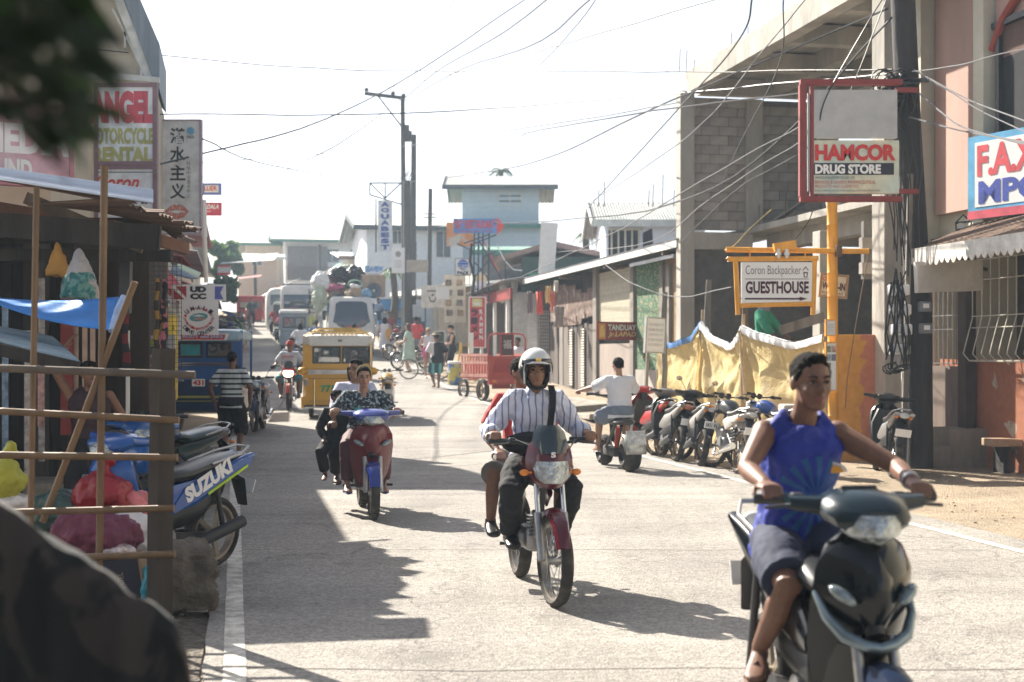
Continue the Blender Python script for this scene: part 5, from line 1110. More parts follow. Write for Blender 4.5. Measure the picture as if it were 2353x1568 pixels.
# blue tarp
rows = []
for j in range(9):
    rows.append([P(-20 + 292*i/24, 682 + (682-682)*0 + 9*math.sin(i/24*math.pi) + (8+ (70 - 12*0) * (i/24)**.8) * j/8 + 10*(i/24)*0, 10.6 - .35*j/8 + .02*math.sin(i*.9+j)) for i in range(25)])
m = MB(); m.rings(rows, False, False); o = m.build('blue_tarpaulin', M('tarp_bright_blue', (.04,.22,.62), .45, var=.25, scale=3), None, True); mm = o.modifiers.new('t','SOLIDIFY'); mm.thickness = .006; tag(o, 'bright blue tarpaulin stretched out as a low awning', 'tarpaulin')
m = MB(); m.tube([P(284,682,10.3), P(272,715,10.2), P(258,762,10.1)], [.022,.032,.03], 10); tag(m.build('tarpaulin_roll', M('tarp_pale_blue', (.3,.42,.65), .4, var=.3), None, True), 'rolled pale blue tarpaulin end hanging at the awning corner', 'tarpaulin')
def hbag(label, box, Y, mat, mat2=None):
    x0, y0, x1, y1 = box; m = MB(); w_ = (x1-x0)/F*Y/2; h = (y1-y0)/F*Y; m.tube([(0,0,h/2), (0,0,h*.42), (0,0,h*.2), (.01,0,-h*.2), (0,0,-h*.5)], [.01, w_*.15, w_*.5, w_*.9, w_*.95], 16)
    r = thing('hanging_bag', label, 'bag', P((x0+x1)/2, (y0+y1)/2, Y)); o = part('bag', m, mat, r, True); mods(o, .012, 2, .05, .08)
    if mat2: m2 = MB(); m2.tube([(0,-.01,-h*.02), (.01,-.02,-h*.25), (0,-.02,-h*.49)], [w_*.75, w_*.9, w_*.93], 14); mods(part('contents', m2, mat2, r, True), .012, 2, .04, .05)
hbag('clear plastic bag of teal bottles hanging under the shack roof', (138,572,226,688), 10.9, M('milky_plastic', (.3,.28,.27), .3, var=.2), blotch('teal_goods', (.02,.13,.13), (.12,.25,.22), 18, .5, .05))
hbag('mustard yellow cloth bag hanging beside the plastic bag', (103,560,160,636), 11.4, M('mustard_cloth', (.35,.18,.035), .8))
# hanging scarves and mesh panel
for i, (l, x, y0, y1, w_, A, B) in enumerate((('black and dark red striped scarf hanging from the stall beam', 289, 560, 860, 14, (.015,.015,.02), (.14,.015,.02)),('brown and ochre striped scarf hanging behind the wire panel', 361, 640, 840, 12, (.04,.028,.02), (.3,.17,.03)),('black scarf with pink flowers hanging beside the ochre one', 377, 642, 856, 15, (.012,.012,.015), (.4,.12,.16)))):
    Ys = 13.4; rows = []; h = (y1-y0)/F*Ys; ww = w_/F*Ys
    for j in range(24):
        t = j/23; rows.append(ring(V((.01*math.sin(j*.7), 0, -h*t)), V((1,0,0)), V((0,1,0)), ww*(.35+.3*t+.06*math.sin(j)), .02, 10))
    m = MB(); m.rings(rows); o = m.build('scarf', stripes('scarf%d' % i, A, B, 'Z', 5.5, .5, .06) if i < 2 else blotch('scarf2', A, B, 16, .55, .04), None, True); o.location = P(x, y0, Ys); tag(o, l, 'scarf')
m = MB()
for i in range(15): a = P(270 + i*10.5, 590, 13.9); b = P(270+i*10.5, 880, 13.9); m.cyl(a, b, .003, n=4)
for j in range(28): m.cyl(P(262, 592+j*10.5, 13.9), P(417, 592+j*10.5, 13.9), .003, n=4)
tag(m.build('mesh_display', darkmetal, None), 'large wire mesh display panel hanging beside the yellow cylinder', 'wire panel')
# diving cylinder sign
dc = thing('cylinder_sign', 'tall yellow diving cylinder shaped sign with black vertical lettering', 'sign', P(386, 815, 17.0)); hh = 105/F*17; part('cylinder', MB().lathe([(.0,-hh),(.1,-hh),(.115,-hh+.03),(.115,hh-.1),(.09,hh-.03),(.04,hh),(.03,hh+.02)], n=22), M('cylinder_yellow', (.6,.42,.03), .5, dirt=.2), dc, True)
part('shoulder', MB().lathe([(.117,hh-.11),(.092,hh-.028),(.042,hh+.003)], n=22), M('shoulder_grey', (.25,.23,.15), .5), dc, True); part('valve', MB().cyl((0,0,hh), (0,0,hh+.07), .02, n=10).box((.0,0,hh+.09), (.07,.04,.04), bev=.01), steel, dc, True)
for i, ch in enumerate('JUST DIVE'):
    if ch != ' ': text(ch, -.095, hh-.2-i*.105, -.04, hh-.13-i*.105, signblack, dc, y=-.108, bold=.02, shear=.2)
for i in range(8): text('ziry'[i % 4], .075, hh-.25-i*.11, .1, hh-.2-i*.11, signblack, dc, y=-.1, bold=.02)
s = Sign('grey-white notice with green and red lettering behind the wooden post', (318,770,402,842), 16.5, M('dim_white', (.42,.4,.4), .7), rz=.1, th=.02); s.t('We', .1, .03, .45, .36, M('lime_text', (.3,.36,.05)), bold=.04); s.poly([(.5+.42*math.cos(t*.3)*1, .5+.14*math.sin(t*.3)) for t in range(21)], M('dark_green_oval', (.02,.08,.07))); s.t('Crab', .08,.66,.72,.95, M('crab_red', (.25,.02,.05)), bold=.06)
fbox('display_case', 'dark maroon display counter below the scarves', 'counter', (300,900,372,1000), 14.5, .6, M('maroon_counter', (.08,.03,.03), .6)); fbox('door_post', 'thin white door post behind the blue tarpaulin', 'post', (289,760,296,1010), 13.6, .04, whitep)
# UDCC banner
s = Sign('white dive centre banner with red diver flag and oval emblem', (423,700,500,768), 25.4, signwhite, 'banner', th=.03); s.r.location = P(457, 711, 25.4); bpy.data.objects.remove(s.board)
s.w = 124/F*25.4; s.h = 114/F*25.4; part('board', MB().prism([s.xz(*q) for q in ((0,0),(1,0),(1,.33),(.86,.33),(.86,1.02),(.14,1.02),(.14,.33),(0,.33))], -.015, .015), signwhite, s.r)
s.rect(.03,.04,.27,.3, M('flag_red', (.35,.03,.04))); s.poly([(.03,.04),(.07,.04),(.27,.27),(.27,.3),(.24,.3),(.03,.09)], signwhite, 'flag_stripe', .007); s.poly([(.8,.04),(.96,.04),(.9,.17),(.96,.3),(.8,.3)], M('flag_blue', (.12,.14,.45)), 'flag')
s.t('UD', .34,.04,.64,.16, signblack, bold=.07); s.t('CC', .34,.18,.64,.3, signblack, bold=.07)
s.arc_text('UMALI', .5, .86, .36, 128, 52, .09, signblack); s.arc_text('DIVE CALAMIANES', .5, .78, .28, 160, 20, .05, signred, 0); s.arc_text('www.umalidivecenter.com', .5, .6, .27, 200, 340, .05, signred, 0, True); s.arc_text('DIVE CENTER', .5, .62, .34, 222, 318, .08, signblack, .02, True)
s.poly([(.5+.17*math.cos(t*.314), .66+.085*math.sin(t*.314)-.02*math.cos(t*.3)) for t in range(20)], M('emblem_teal', (.1,.3,.33))); s.poly([(.4,.7),(.5,.66),(.64,.68),(.62,.71),(.5,.72)], M('emblem_tan', (.45,.3,.25)), 'emblem', .008); s.poly([(.38,.64),(.5,.61),(.62,.64),(.5,.65)], signwhite, 'emblem', .008)
# ---- tall left building and signs
lb = thing('tall_building', 'tall cream building with steep gable beside the motorcycle rental sign', 'building', P(100, 813, 25.2)); lo = lb.location
def poly_at(name, pts, Y, d, mat, par, off, **k):
    m = MB(); m.prism([((P(x,y,Y)-off).x, (P(x,y,Y)-off).z) for x, y in pts], (Y-off.y), (Y-off.y)+d)
    for q_ in m.v: q_.x -= .1948*(q_.y - (Y-off.y))
    return part(name, m, mat, par, **k)
poly_at('wall', [(-300,-30),(262,-30),(345,175),(362,215),(362,1000),(-300,1000)], 25.2, 2.5, M('warm_cream', (.48,.43,.34), .85, var=.08), lb, lo)
poly_at('barge_board', [(262,-30),(310,-30),(364,95),(366,98),(366,205),(352,186),(286,0),(270,-24)], 24.9, 2.6, M('blue_grey_tin', (.16,.2,.24), .6, var=.2, streak=.1, scale=12), lb, lo)
poly_at('trim', [(255,-28),(272,-28),(284,0),(352,178),(352,206),(340,200),(266,10)], 24.95, .2, M('pale_trim', (.5,.52,.5)), lb, lo); poly_at('cornice', [(180,160),(366,178),(366,190),(180,175)], 24.8, .3, M('pale_trim'), lb, lo)
poly_at('moulding', [(255,20),(261,20),(346,190),(339,190)], 25.0, .1, M('pale_trim'), lb, lo)
for x, y0, y1 in ((284,74,110),(322,152,182)): poly_at('window', [(x,y0),(x+5,y0),(x+5,y1),(x,y1)], 25.0, .1, whitep, lb, lo)
pt = M('purple_frame', (.2,.12,.14), .6)
ss_ = Sign('big white motorcycle rental sign with red and olive lettering', (218,192,362,390), 23.6, M('pale_sign', (.62,.66,.68)), 'rental_sign', frame=pt, fw=.07, th=.08)
ss_.t('ANGEL', -.07,.09,.95,.47, M('faded_red', (.5,.07,.1)), bold=.07); ss_.t('MOTORCYCLE', -.1,.52,.95,.71, M('olive', (.36,.36,.12)), bold=.05); ss_.t('RENTAL', -.02,.74,.93,.93, M('olive'), bold=.06)
s = Sign('white walk-in sign with red script below the rental sign', (218,372,362,520), 23.6, M('pale_sign'), 'walk_in_sign', frame=pt, fw=.07, th=.08)
s.poly([(.93,.06),(.93,.1),(.27,.1),(.27,.13),(.1,.08),(.27,.03),(.27,.06)], M('arrow_ink', (.1,.1,.13)), 'arrow'); s.rect(.02,.16,.98,.175, M('arrow_ink')); s.t('Coron', .02,.2,.72,.44, signred, shear=.4, bold=.02); s.t('WALK-IN', .02,.5,.97,.66, ink, bold=.05)
s = Sign('pink and white sound system shop sign seen at an angle on the left', (-150,232,140,425), 16.5, blotch('pink_banner', (.62,.3,.36), (.68,.58,.64), .9, .55, .15), 'shop_sign', rz=.55, th=.08, frame=M('banner_edge', (.45,.2,.24)), fw=.05)
s.t('SHEDIA', .3,.25,.97,.62, signwhite, bold=.05); s.t('SOUND', .35,.68,.72,.92, signwhite, bold=.05)
s = Sign('tall white vertical sign with black Chinese characters and red lips', (366,276,464,540), 27.0, M('chinese_white', (.62,.63,.64)), 'vertical_sign', frame=M('mauve_trim', (.35,.28,.33)), fw=.03, th=.12)
for i, ch in enumerate('潜水主义'): s.t(ch, .27, .075+.16*i, .63, .21+.16*i, signblack, bold=.025)
for i, ch in enumerate('科隆中文潜水中心'): s.t(ch, .66,.365+.04*i,.75,.4+.04*i, M('ink'))
s.poly([(.75+.09*math.cos(t*.314), .1+.034*math.sin(t*.314)) for t in range(20)], M('globe_blue', (.15,.4,.6)), 'globe'); s.t('PADI', .66,.14,.83,.165, M('ink'), bold=.03)
lipp = [(.14,.8),(.27,.755),(.37,.735),(.43,.75),(.49,.735),(.6,.755),(.71,.8),(.6,.85),(.43,.87),(.26,.85)]; s.poly(lipp, blotch('lip_print', (.5,.14,.1), (.6,.45,.4), 24, .58, .05, .5, 4, (3,1,.6)), 'lips'); s.poly([(.2,.8),(.43,.79),(.66,.8),(.43,.815)], M('chinese_white'), 'lips', .008)
s.t('Kiss Diving', .12,.885,.78,.925, M('ink'), shear=.3, bold=.01); s.t('Center', .42,.935,.62,.95, M('ink')); s.t('www.kissdiving.com', .1,.965,.78,.98, M('faded_ink'))
s = Sign('small white and blue sign with red serif lettering on the left row', (466,422,508,448), 36, signwhite, 'shop_sign', frame=M('blue_trim', (.15,.2,.5)), fw=.05, th=.1); s.t('LLIER', .1,.25,.8,.65, signred, bold=.02)
s = Sign('small red and white money transfer sign on the left row', (466,466,509,496), 38, M('soft_red', (.5,.06,.1)), 'shop_sign', th=.1); s.t('PADALA', -.05,.15,.88,.5, signwhite, bold=.04, shear=.2); s.t('express', .2,.62,.45,.8, signwhite)
pp_ = thing('white_pole', 'thin white pipe pole in front of the red left awnings', 'pole', P(474,650,31)); part('pipe', MB().cyl(P(474,650,31)-pp_.location, P(470,545,31)-pp_.location, .05, n=10).cyl(P(470,545,31)-pp_.location, P(468,460,31)-pp_.location, .06, n=8), whitep, pp_, True)
# left row of houses beyond
def house(name, label, cat, box, Y, d, mat, roof=None, wins=(), par_rz=TH, roofm=None, fascia=None, over=.5, rz=None):
    x0, y0, x1, y1 = box; rz = par_rz if rz is None else rz; c = P(x0, y1, Y); r = thing(name, label, cat, c, rz); W = (x1-x0)/F*Y/math.cos(rz)*(1+.0); H = (y1-y0)/F*Y
    part('wall', MB().box((W/2, d/2, H/2 - .0), (W, d, H)), mat, r)
    if roof == 'shed': corr('roof', (-over,-over,H-.05), (-over,d+over,H+.75), (W+over,-over,H-.05), (W+over,d+over,H+.75), roofm or tinroof, r, pitch=.1, amp=.014, th=.02); part('fascia', MB().box((W/2,-over-.02,H-.05), (W+2*over,.05,.22)), fascia or whitep, r)
    elif roof == 'gable':
        rh = min(.95, d*.2); corr('roof', (-over,-over,H-.1), (-over,d/2,H+rh), (W+over,-over,H-.1), (W+over,d/2,H+rh), roofm or tinroof, r, pitch=.1, amp=.014, th=.02); corr('roof', (-over,d+over,H-.1), (-over,d/2,H+rh), (W+over,d+over,H-.1), (W+over,d/2,H+rh), roofm or tinroof, r, pitch=.22, amp=.03, th=.02)
        part('gable', MB().prism([(0,H),(d,H),(d/2,H+rh-.06)], .02, W-.02, 'X'), mat, r); part('fascia', MB().box((W/2,-over-.02,H-.12), (W+2*over,.05,.24)), fascia or whitep, r); part('barge_board', MB().bar((-over-.01,-over,H-.12), (-over-.01,d/2,H+rh-.02), .05, .2).bar((-over-.01,d+over,H-.12), (-over-.01,d/2,H+rh-.02), .05, .2), fascia or whitep, r)
    for wx0, wy0, wx1, wy1 in wins: a = (wx0-x0)/(x1-x0)*W; b = (wx1-x0)/(x1-x0)*W; z1 = (y1-wy0)/F*Y; z0 = (y1-wy1)/F*Y; win(r, (a+b)/2, (z0+z1)/2, b-a, z1-z0, -.02, bars=1 if b-a < 1.4 else 3)
    return r, W, H
yellow_w = M('yellow_wall', (.5,.38,.2), .85, var=.15); peach = M('peach_wall', (.62,.47,.36), .85, var=.12); blueh = M('pale_blue_siding', (.56,.68,.76), .7, var=.08); whitew = M('white_wall', (.78,.82,.84), .8, var=.08, dirt=.2, dirtcol=(.4,.4,.38)); greyt = M('green_fascia', (.07,.22,.17), .6); redt = M('red_tin', (.25,.05,.045), .7, var=.2)
def lbox(name, label, cat, a, Y0, Y1, z1, w_, mat, **k):
    r = thing(name, label, cat, G(a, Y0), TH); d = (Y1-Y0)/math.cos(TH); part('wall', MB().box((-w_/2, d/2, z1/2-.1), (w_, d, z1+.2)), mat, r); return r, d
r, d = lbox('shop_building', 'dim ochre two-storey shop building behind the vertical white sign', 'building', -1.55, 27.5, 33, 6.0, 6, yellow_w)
r, d = lbox('shop_building', 'low brown shop behind the yellow cylinder and scarves', 'building', -1.72, 17.6, 23.2, 3.0, 5, M('brown_shop', (.22,.13,.09), .9, var=.3)); part('pilaster', MB().box((-.5,-.06,1.6), (.35,.1,3.0)).box((-1.3,-.06,1.6), (.3,.1,3.0)), M('pale_pilaster', (.42,.33,.29)), r); part('yellow_balcony', MB().box((-.4,.6,2.85), (1.7,2.4,.45)), M('mustard_board', (.4,.22,.04), .8, var=.3), r); part('shadow_block', MB().box((-2.85,2.6,4.1), (4.6,5,2.2)), M('warm_cream'), r)  # cream block over the low shop is added to cast the road shadow
r, d = lbox('shop_building', 'pale low shop row past the blue tricycle', 'building', -1.9, 37.5, 50, 3.9, 6, whitew); part('sign_band', MB().box((.05, d/2, 3.2), (.1, d, .6)), M('soft_red'), r)
corr('roof', (-6,-.4,4.6), (.9,-.4,3.9), (-6,d,4.6), (.9,d,3.9), tinroof, r, pitch=.2, amp=.03); corr('awning', (0,0,3.0), (1.1,0,2.5), (0,d,3.0), (1.1,d,2.5), redt, r, pitch=.2, amp=.03)
r, d = lbox('shop_building', 'peach two-storey shop house far up the left side', 'building', -2.2, 56, 74, 5.6, 8, peach); corr('roof', (-8.4,-.4,6.6), (1.0,-.4,5.6), (-8.4,d,6.6), (1.0,d,5.6), redt, r, pitch=.25, amp=.03); corr('awning', (0,0,3.0), (1.5,0,2.4), (0,d,3.0), (1.5,d,2.4), redt, r, pitch=.2, amp=.03)
for i in range(6): win(r, 0, 4.3, .1, 1.1, 0) if 0 else part('window', MB().box((.03, 2+i*2.9, 4.3), (.06, 1.2, 1.1)), M('dark_void'), r)
r, d = lbox('shop_building', 'cream house with white tin porch at the far left of the road', 'building', -2.6, 78, 108, 4.6, 10, M('far_cream', (.72,.66,.54))); corr('roof', (-10,-.4,5.6), (1.0,-.4,4.5), (-10,d,5.6), (1.0,d,4.5), tinroof, r, pitch=.3, amp=.03)
# awnings on the left
for l, c, p0, p1, p2, p3 in (('dark red fringed awning of the left stalls', redt, (330,575,20),(420,590,20),(360,590,25),(440,612,25)),('blue-grey corrugated awning beyond the yellow balcony', M('blue_tin', (.14,.2,.27), .5, metal=.3), (388,628,26),(438,640,26),(400,610,30),(452,640,30)),('dark green curved awning over a left stall', M('dark_green', (.03,.08,.06)), (400,622,33),(456,640,33),(410,605,36),(462,628,36))):
    o = corr('awning', P(*p0), P(*p1), P(*p2), P(*p3), c, None, pitch=.1, amp=.013); tag(o, l, 'awning')
s = Sign('faded grey red and white shop board under the rusty far roof', (500,610,530,632), 60, M('grey_panel'), 'shop_sign', th=.1); s.rect(0,.8,1,1,signred); s.rect(0,0,1,.15,signred); s.t('SHOP', .1,.25,.9,.7, signwhite)

# the street goes on behind the camera
for l_, a_, Y0_, Y1_, z_, w__, m_ in (('grey shop house behind the viewer on the left', -3.6, -16, 6.5, 4.6, 6, M('grey_render')), ('cream shop house behind the viewer on the right', 10.6, -16, 12.5, 6.5, 8, cream)):
    r, d = lbox('shop_building', l_, 'building', a_ + (w__ if a_ > 0 else 0), Y0_, Y1_, z_, w__, m_)
# ================= FAR CENTRE
r, W, H = house('white_house', 'long white two-storey house with green fascia at the end of the road', 'building', (655,552,868,715), 122, 12, whitew, 'gable', [(745,572,776,602),(802,572,830,602)], roofm=M('cream_roof', (.33,.31,.26), .7, var=.1), fascia=greyt, over=1.2)
part('balcony_void', MB().box((1.9,-.1,4.1), (3.4,.3,2.9)), M('dim_porch', (.2,.19,.19), .9), r)
q = MB(); [q.box((.2+i*.3,-.35,3.2), (.06,.06,1.1)) for i in range(13)]; q.box((2,-.35,3.75), (3.8,.08,.08)); part('balcony_railing', q, M('rail_brown', (.2,.14,.11)), r)
r, W, H = house('far_house', 'pale house with green-edged hip roof left of the long white house', 'building', (565,560,660,700), 128, 10, M('far_cream'), 'gable', [], roofm=M('cream_roof'), fascia=greyt, over=1.0)
r, W, H = house('far_shop', 'peach upper floor with sun-bleached white tin roof over the road end', 'building', (548,592,632,716), 112, 6, peach, 'shed', [(578,592,600,610)], over=.8)
r, W, H = house('far_shop', 'low orange-fronted stall with dark openings at the road end', 'building', (590,655,672,716), 124, 4, M('far_orange', (.5,.25,.13)), None, [(600,662,625,675),(630,662,655,675)])
for l, c, pts_ in (('white sunlit canopy over the stall at the road end', whitep, ((598,682,104),(640,664,104),(640,690-30,118),(690,640,118))),('bright white tin porch roof over the peach shop', whitep, ((506,606,96),(630,598,96),(545,590,106),(640,582,106))),('small rusty awning over the far left shop', redt, ((545,642,92),(600,636,92),(550,636,96),(602,630,96))),('green canvas awning beside the white house', M('green_canvas', (.09,.3,.22)), ((742,635,84),(800,612,84),(775,606,92),(878,590,92))),('white front of the green canvas awning', whitep, ((740,640,83.8),(772,634,83.8),(740,625,83.8),(772,615,83.8)))):
    o = corr('awning', P(*pts_[0]), P(*pts_[1]), P(*pts_[2]), P(*pts_[3]), c, None, pitch=.3, amp=.02); tag(o, l, 'awning')
r, W, H = house('far_house', 'cream house with brown-edged roof behind the loaded truck', 'building', (800,592,900,770), 80, 6, M('far_cream'), 'shed', [(835,625,860,650)], fascia=M('brown_fascia', (.22,.16,.12)), over=.6)
s = Sign('white dive shop sign with small red flag beside the green awning', (862,597,912,640), 73, signwhite, 'shop_sign', th=.1); s.rect(.02,.68,.22,.95,signred); s.t('islanddivers', .2,.3,.85,.5, M('pale_orange', (.6,.4,.2)))
s = Sign('white shop sign with blue SEAVIEW lettering', (893,649,939,675), 66, signwhite, 'shop_sign', th=.08); s.t('SEAVIEW', .05,.08,.93,.6, M('sea_blue', (.05,.25,.6)), bold=.05); s.t('DIVING & HOTEL', .1,.68,.88,.82, signblue)
s.r.location = P(861, 623, 66)
# trees and palms
def leafy(name, label, cat, box, Y, n, mat, sz, seed, trunk=True):
    x0, y0, x1, y1 = box; c = P((x0+x1)/2, y1, Y); r = thing(name, label, cat, c); R_ = random.Random(seed); W = (x1-x0)/F*Y/2; H = (y1-y0)/F*Y; m = MB()
    cl = [(R_.uniform(-.7,.7)*W, R_.uniform(-.6,.6)*W, R_.uniform(.15,.85)*H, R_.uniform(.25,.5)*W) for _ in range(14)]
    for i in range(n):
        cx_, cy_, cz_, cr = R_.choice(cl); d = V((R_.gauss(0,1), R_.gauss(0,1), R_.gauss(0,.8))).normalized() * cr * R_.uniform(.6,1.05); p = V((cx_,cy_,cz_)) + d
        a = V((R_.uniform(-1,1), R_.uniform(-1,1), R_.uniform(-1,1))).normalized() * sz * R_.uniform(.6,1.3); b = a.orthogonal() * R_.uniform(.3,.5); m.add([p-a, p+b, p+a, p-b], [(0,1,2,3)])
    part('crown', m, mat, r)
    if trunk: part('trunk', MB().tube([(0,0,-H*.6), (0,0,H*.2), (W*.2,0,H*.6)], [.25,.2,.06], 8), oldwood, r, True)
    return r
gl = leafmat('far_leaf', (.08,.14,.05)); gl2 = leafmat('far_leaf_dark', (.05,.10,.05))
leafy('tree', 'light green broad tree above the far left roofs', 'tree', (478,548,556,640), 98, 2600, gl, .22, 1); leafy('bush', 'dark green bush beyond the white pole', 'bush', (476,628,545,700), 64, 1400, gl2, .14, 2, False); leafy('bush', 'bright green shrub behind the far white van', 'bush', (716,640,770,668), 78, 700, gl, .16, 3, False)
def palm(label, px, py, Y, R_, n=14, trunk=4, mat=None):
    r = thing('palm_tree', label, 'palm', P(px, py, Y)); rr = random.Random(int(px)); m = MB()
    for i in range(n):
        an = 2*math.pi*i/n + rr.uniform(-.2,.2); up = rr.uniform(.1,1.0); L = R_*rr.uniform(.8,1.1); q = []
        for k in range(9): t = k/8; q.append(V((math.cos(an)*L*t, math.sin(an)*L*t, up*L*t*.9 - L*t*t*(.9+.3*up))))
        m.tube(q, [.03*R_]*3 + [.02*R_]*3 + [.008*R_]*3, 4)
        for k in range(1, 9):
            for f_ in (.0,.5):
                p = q[k-1].lerp(q[k], f_) ; t = (q[k]-q[k-1]).normalized()
                for sd_ in (-1,1): s_ = t.cross(V((0,0,1))).normalized()*sd_; e = p + (s_*.8 + t*.5 - V((0,0,.45))).normalized()*L*.26*(1.1-abs(k-4)/7); m.add([p - t*.03*R_, e, p + t*.04*R_], [(0,1,2)])
    part('crown', m, mat or gl2, r); part('trunk', MB().tube([(0,0,0), (.1,0,-trunk*.5), (0,0,-trunk)], [.14,.16,.2], 8), oldwood, r, True)
palm('palm crown rising behind the blue upper house', 1151, 394, 92, 1.05, 14, 8); palm('small pale palm beside the white corner shop', 903, 622, 64, .75, 12, 2.6, gl); palm('distant palm showing left of the half-built white house', 1345, 540, 62, .7, 10, 4)
# white corner building and blue house
r, W, H = house('corner_building', 'white two-storey building with ribbed tin roof behind the tall poles', 'building', (843,520,1062,775), 72, 9, whitew, 'gable', [(1062-62,530,1062-28,590),(900,530,925,560)], over=.7, roofm=M('pale_tin', (.26,.28,.27), .7), fascia=M('dark_fascia', (.1,.12,.13)))
r, W, H = house('blue_house', 'pale blue clapboard upper house with overhanging ribbed roof', 'building', (1062,430,1238,560), 76, 6, blueh, 'gable', [(1146,440,1198,472)], over=1.0, roofm=M('pale_tin'), fascia=M('dark_fascia'), rz=0)
[part('siding_board', MB().box((W/2, -.02, .12 + i*.28), (W, .03, .26), (.1,0,0)), blueh, r) for i in range(int(H/.28))]
r, W, H = house('blue_house', 'lower pale blue storey with dark green skirt roof', 'building', (1000,520,1255,700), 75, 6, blueh, 'shed', [], over=.6, roofm=greyt, fascia=greyt, rz=0)
s = 0
r, W, H = house('green_roof_house', 'low house with green tin roof edge behind the sign tower', 'building', (1110,580,1290,700), 62, 6, M('dim_wall', (.22,.21,.2)), 'shed', [], over=.6, roofm=greyt, fascia=greyt, rz=0)
r, W, H = house('brown_gable_house', 'house with broad shallow brown gable behind the hanging banner', 'building', (1200,590,1480,720), 54, 5, M('dim_green', (.06,.11,.1)), None, [], rz=0)
part('gable_roof', MB().prism([(-1.0,H-.05),(W*.25,H+.55),(W+.3,H-.3),(W+.3,H-.5),(W*.25,H+.35),(-1.0,H-.22)], -.6, 5.4), M('brown_roof_edge', (.25,.18,.155)), r)
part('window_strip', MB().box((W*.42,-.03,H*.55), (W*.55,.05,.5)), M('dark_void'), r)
# half-built house at right back
r, W, H = house('half_built_house', 'half-built pale house with open framed wall and torn white sheeting', 'building', (1392,508,1620,640), 50, 6, M('sheet_white', (.72,.75,.84), .6, var=.06), 'gable', [], over=.5, roofm=M('pale_tin'), fascia=M('pale_trim'), rz=0)
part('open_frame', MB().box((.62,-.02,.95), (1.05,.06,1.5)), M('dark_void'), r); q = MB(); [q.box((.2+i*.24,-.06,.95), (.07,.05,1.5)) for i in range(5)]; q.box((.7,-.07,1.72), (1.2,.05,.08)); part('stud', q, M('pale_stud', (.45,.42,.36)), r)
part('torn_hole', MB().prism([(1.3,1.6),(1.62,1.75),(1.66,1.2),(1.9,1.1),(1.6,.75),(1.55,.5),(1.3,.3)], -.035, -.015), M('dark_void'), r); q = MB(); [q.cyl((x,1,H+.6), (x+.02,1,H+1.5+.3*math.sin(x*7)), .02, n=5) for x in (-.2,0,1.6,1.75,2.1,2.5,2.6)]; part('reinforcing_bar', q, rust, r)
part('green_band', MB().box((-.9,-.7,.0), (3.6,.1,.32)), greyt, r)

# ================= RIGHT SHOPS beyond the shack
r = thing('shop_row', 'row of small white and grey shop fronts beyond the shuttered shack', 'shop', G(9.9, 46.6, 0), TH)
def sy(Y): return (Y - 46.6)/math.cos(TH)
def sbx(nm, Y0, Y1, z0, z1, mat, x=0, t=.1): return part(nm, MB().box((x + t/2, (sy(Y0)+sy(Y1))/2, (z0+z1)/2), (t, sy(Y1)-sy(Y0), z1-z0)), mat, r)
sbx('wall', 46.6, 49, .3, 3.6, M('grey_render', (.27,.27,.27), .9, var=.3, scale=2, dirt=.5)); sbx('opening', 49, 51.5, .3, 3.3, M('dim_brown', (.13,.1,.09), .9), .3); sbx('counter', 49, 51.5, .5, 1.6, whitep, .1, .3); sbx('wall', 51.5, 52.2, .3, 4, M('grey_render')); sbx('wall', 52.2, 60, .5, 4.3, M('dim_brown'), .2); sbx('wall', 60, 72, 1, 5, M('far_cream'), .1); sbx('red_fascia', 45.6, 52.5, 3.35, 3.7, M('maroon_sign'), -1.1, .08)
for Y in (46.7, 49.0, 51.6, 54.2, 58, 63): sbx('post', Y, Y+.12, .3, 3.7, whitep, -1.0, .1)
corr('roof', (-1.3,-.6,3.95), (4,-.6,4.7), (-1.3,sy(53),3.8), (4,sy(53),4.7), tinroof, r, pitch=.15, amp=.02); corr('roof', (-2.2,sy(53.2),3.95), (4,sy(53.2),4.9), (-2.2,sy(70),4.6), (4,sy(70),5.4), M('pale_tin'), r, pitch=.15, amp=.02); part('eave_board', MB().bar((-2.25,sy(53.2),3.9), (-2.25,sy(70),4.5), .05, .2), whitep, r)
fbox('wall_section', 'blotchy grey cement wall with a white downpipe', 'wall', (1178,672,1212,850), 46.3, .2, M('grey_render'))
q = MB(); a = P(1212,740,45.2)
for i in range(18): q.cyl(P(1208+i*4, 715, 45.2), P(1208+i*4, 862, 45.2), .008, n=4)
for j in range(20): q.cyl(P(1208,715+j*7.6,45.2), P(1280,715+j*7.6,45.2), .008, n=4)
tag(q.build('wire_rack', M('rack_white', (.6,.6,.58)), None), 'white wire display rack at the stall entrance', 'rack')
s = Sign('red and white ramen sign with large Japanese lettering', (1077,682,1117,800), 45.5, signwhite, 'ramen_sign', th=.08); s.rect(.07,.02,.93,.98, M('ramen_red', (.55,.1,.12))); s.rect(.2,.04,.78,.2, M('ramen_yellow', (.6,.6,.3)), y=.01); s.poly([(.27,.12),(.7,.12),(.64,.17),(.33,.17)], signwhite, 'bowl', .014)
for i, ch in enumerate('ラーメン'): s.t(ch, .14,.24+.16*i,.52,.38+.16*i, M('ink_dark', (.06,.04,.06)), bold=.05, y=-.06)
for i, ch in enumerate('RAMEN'): s.t(ch, .62,.25+.125*i,.82,.34+.125*i, signwhite, bold=.04, y=-.06)
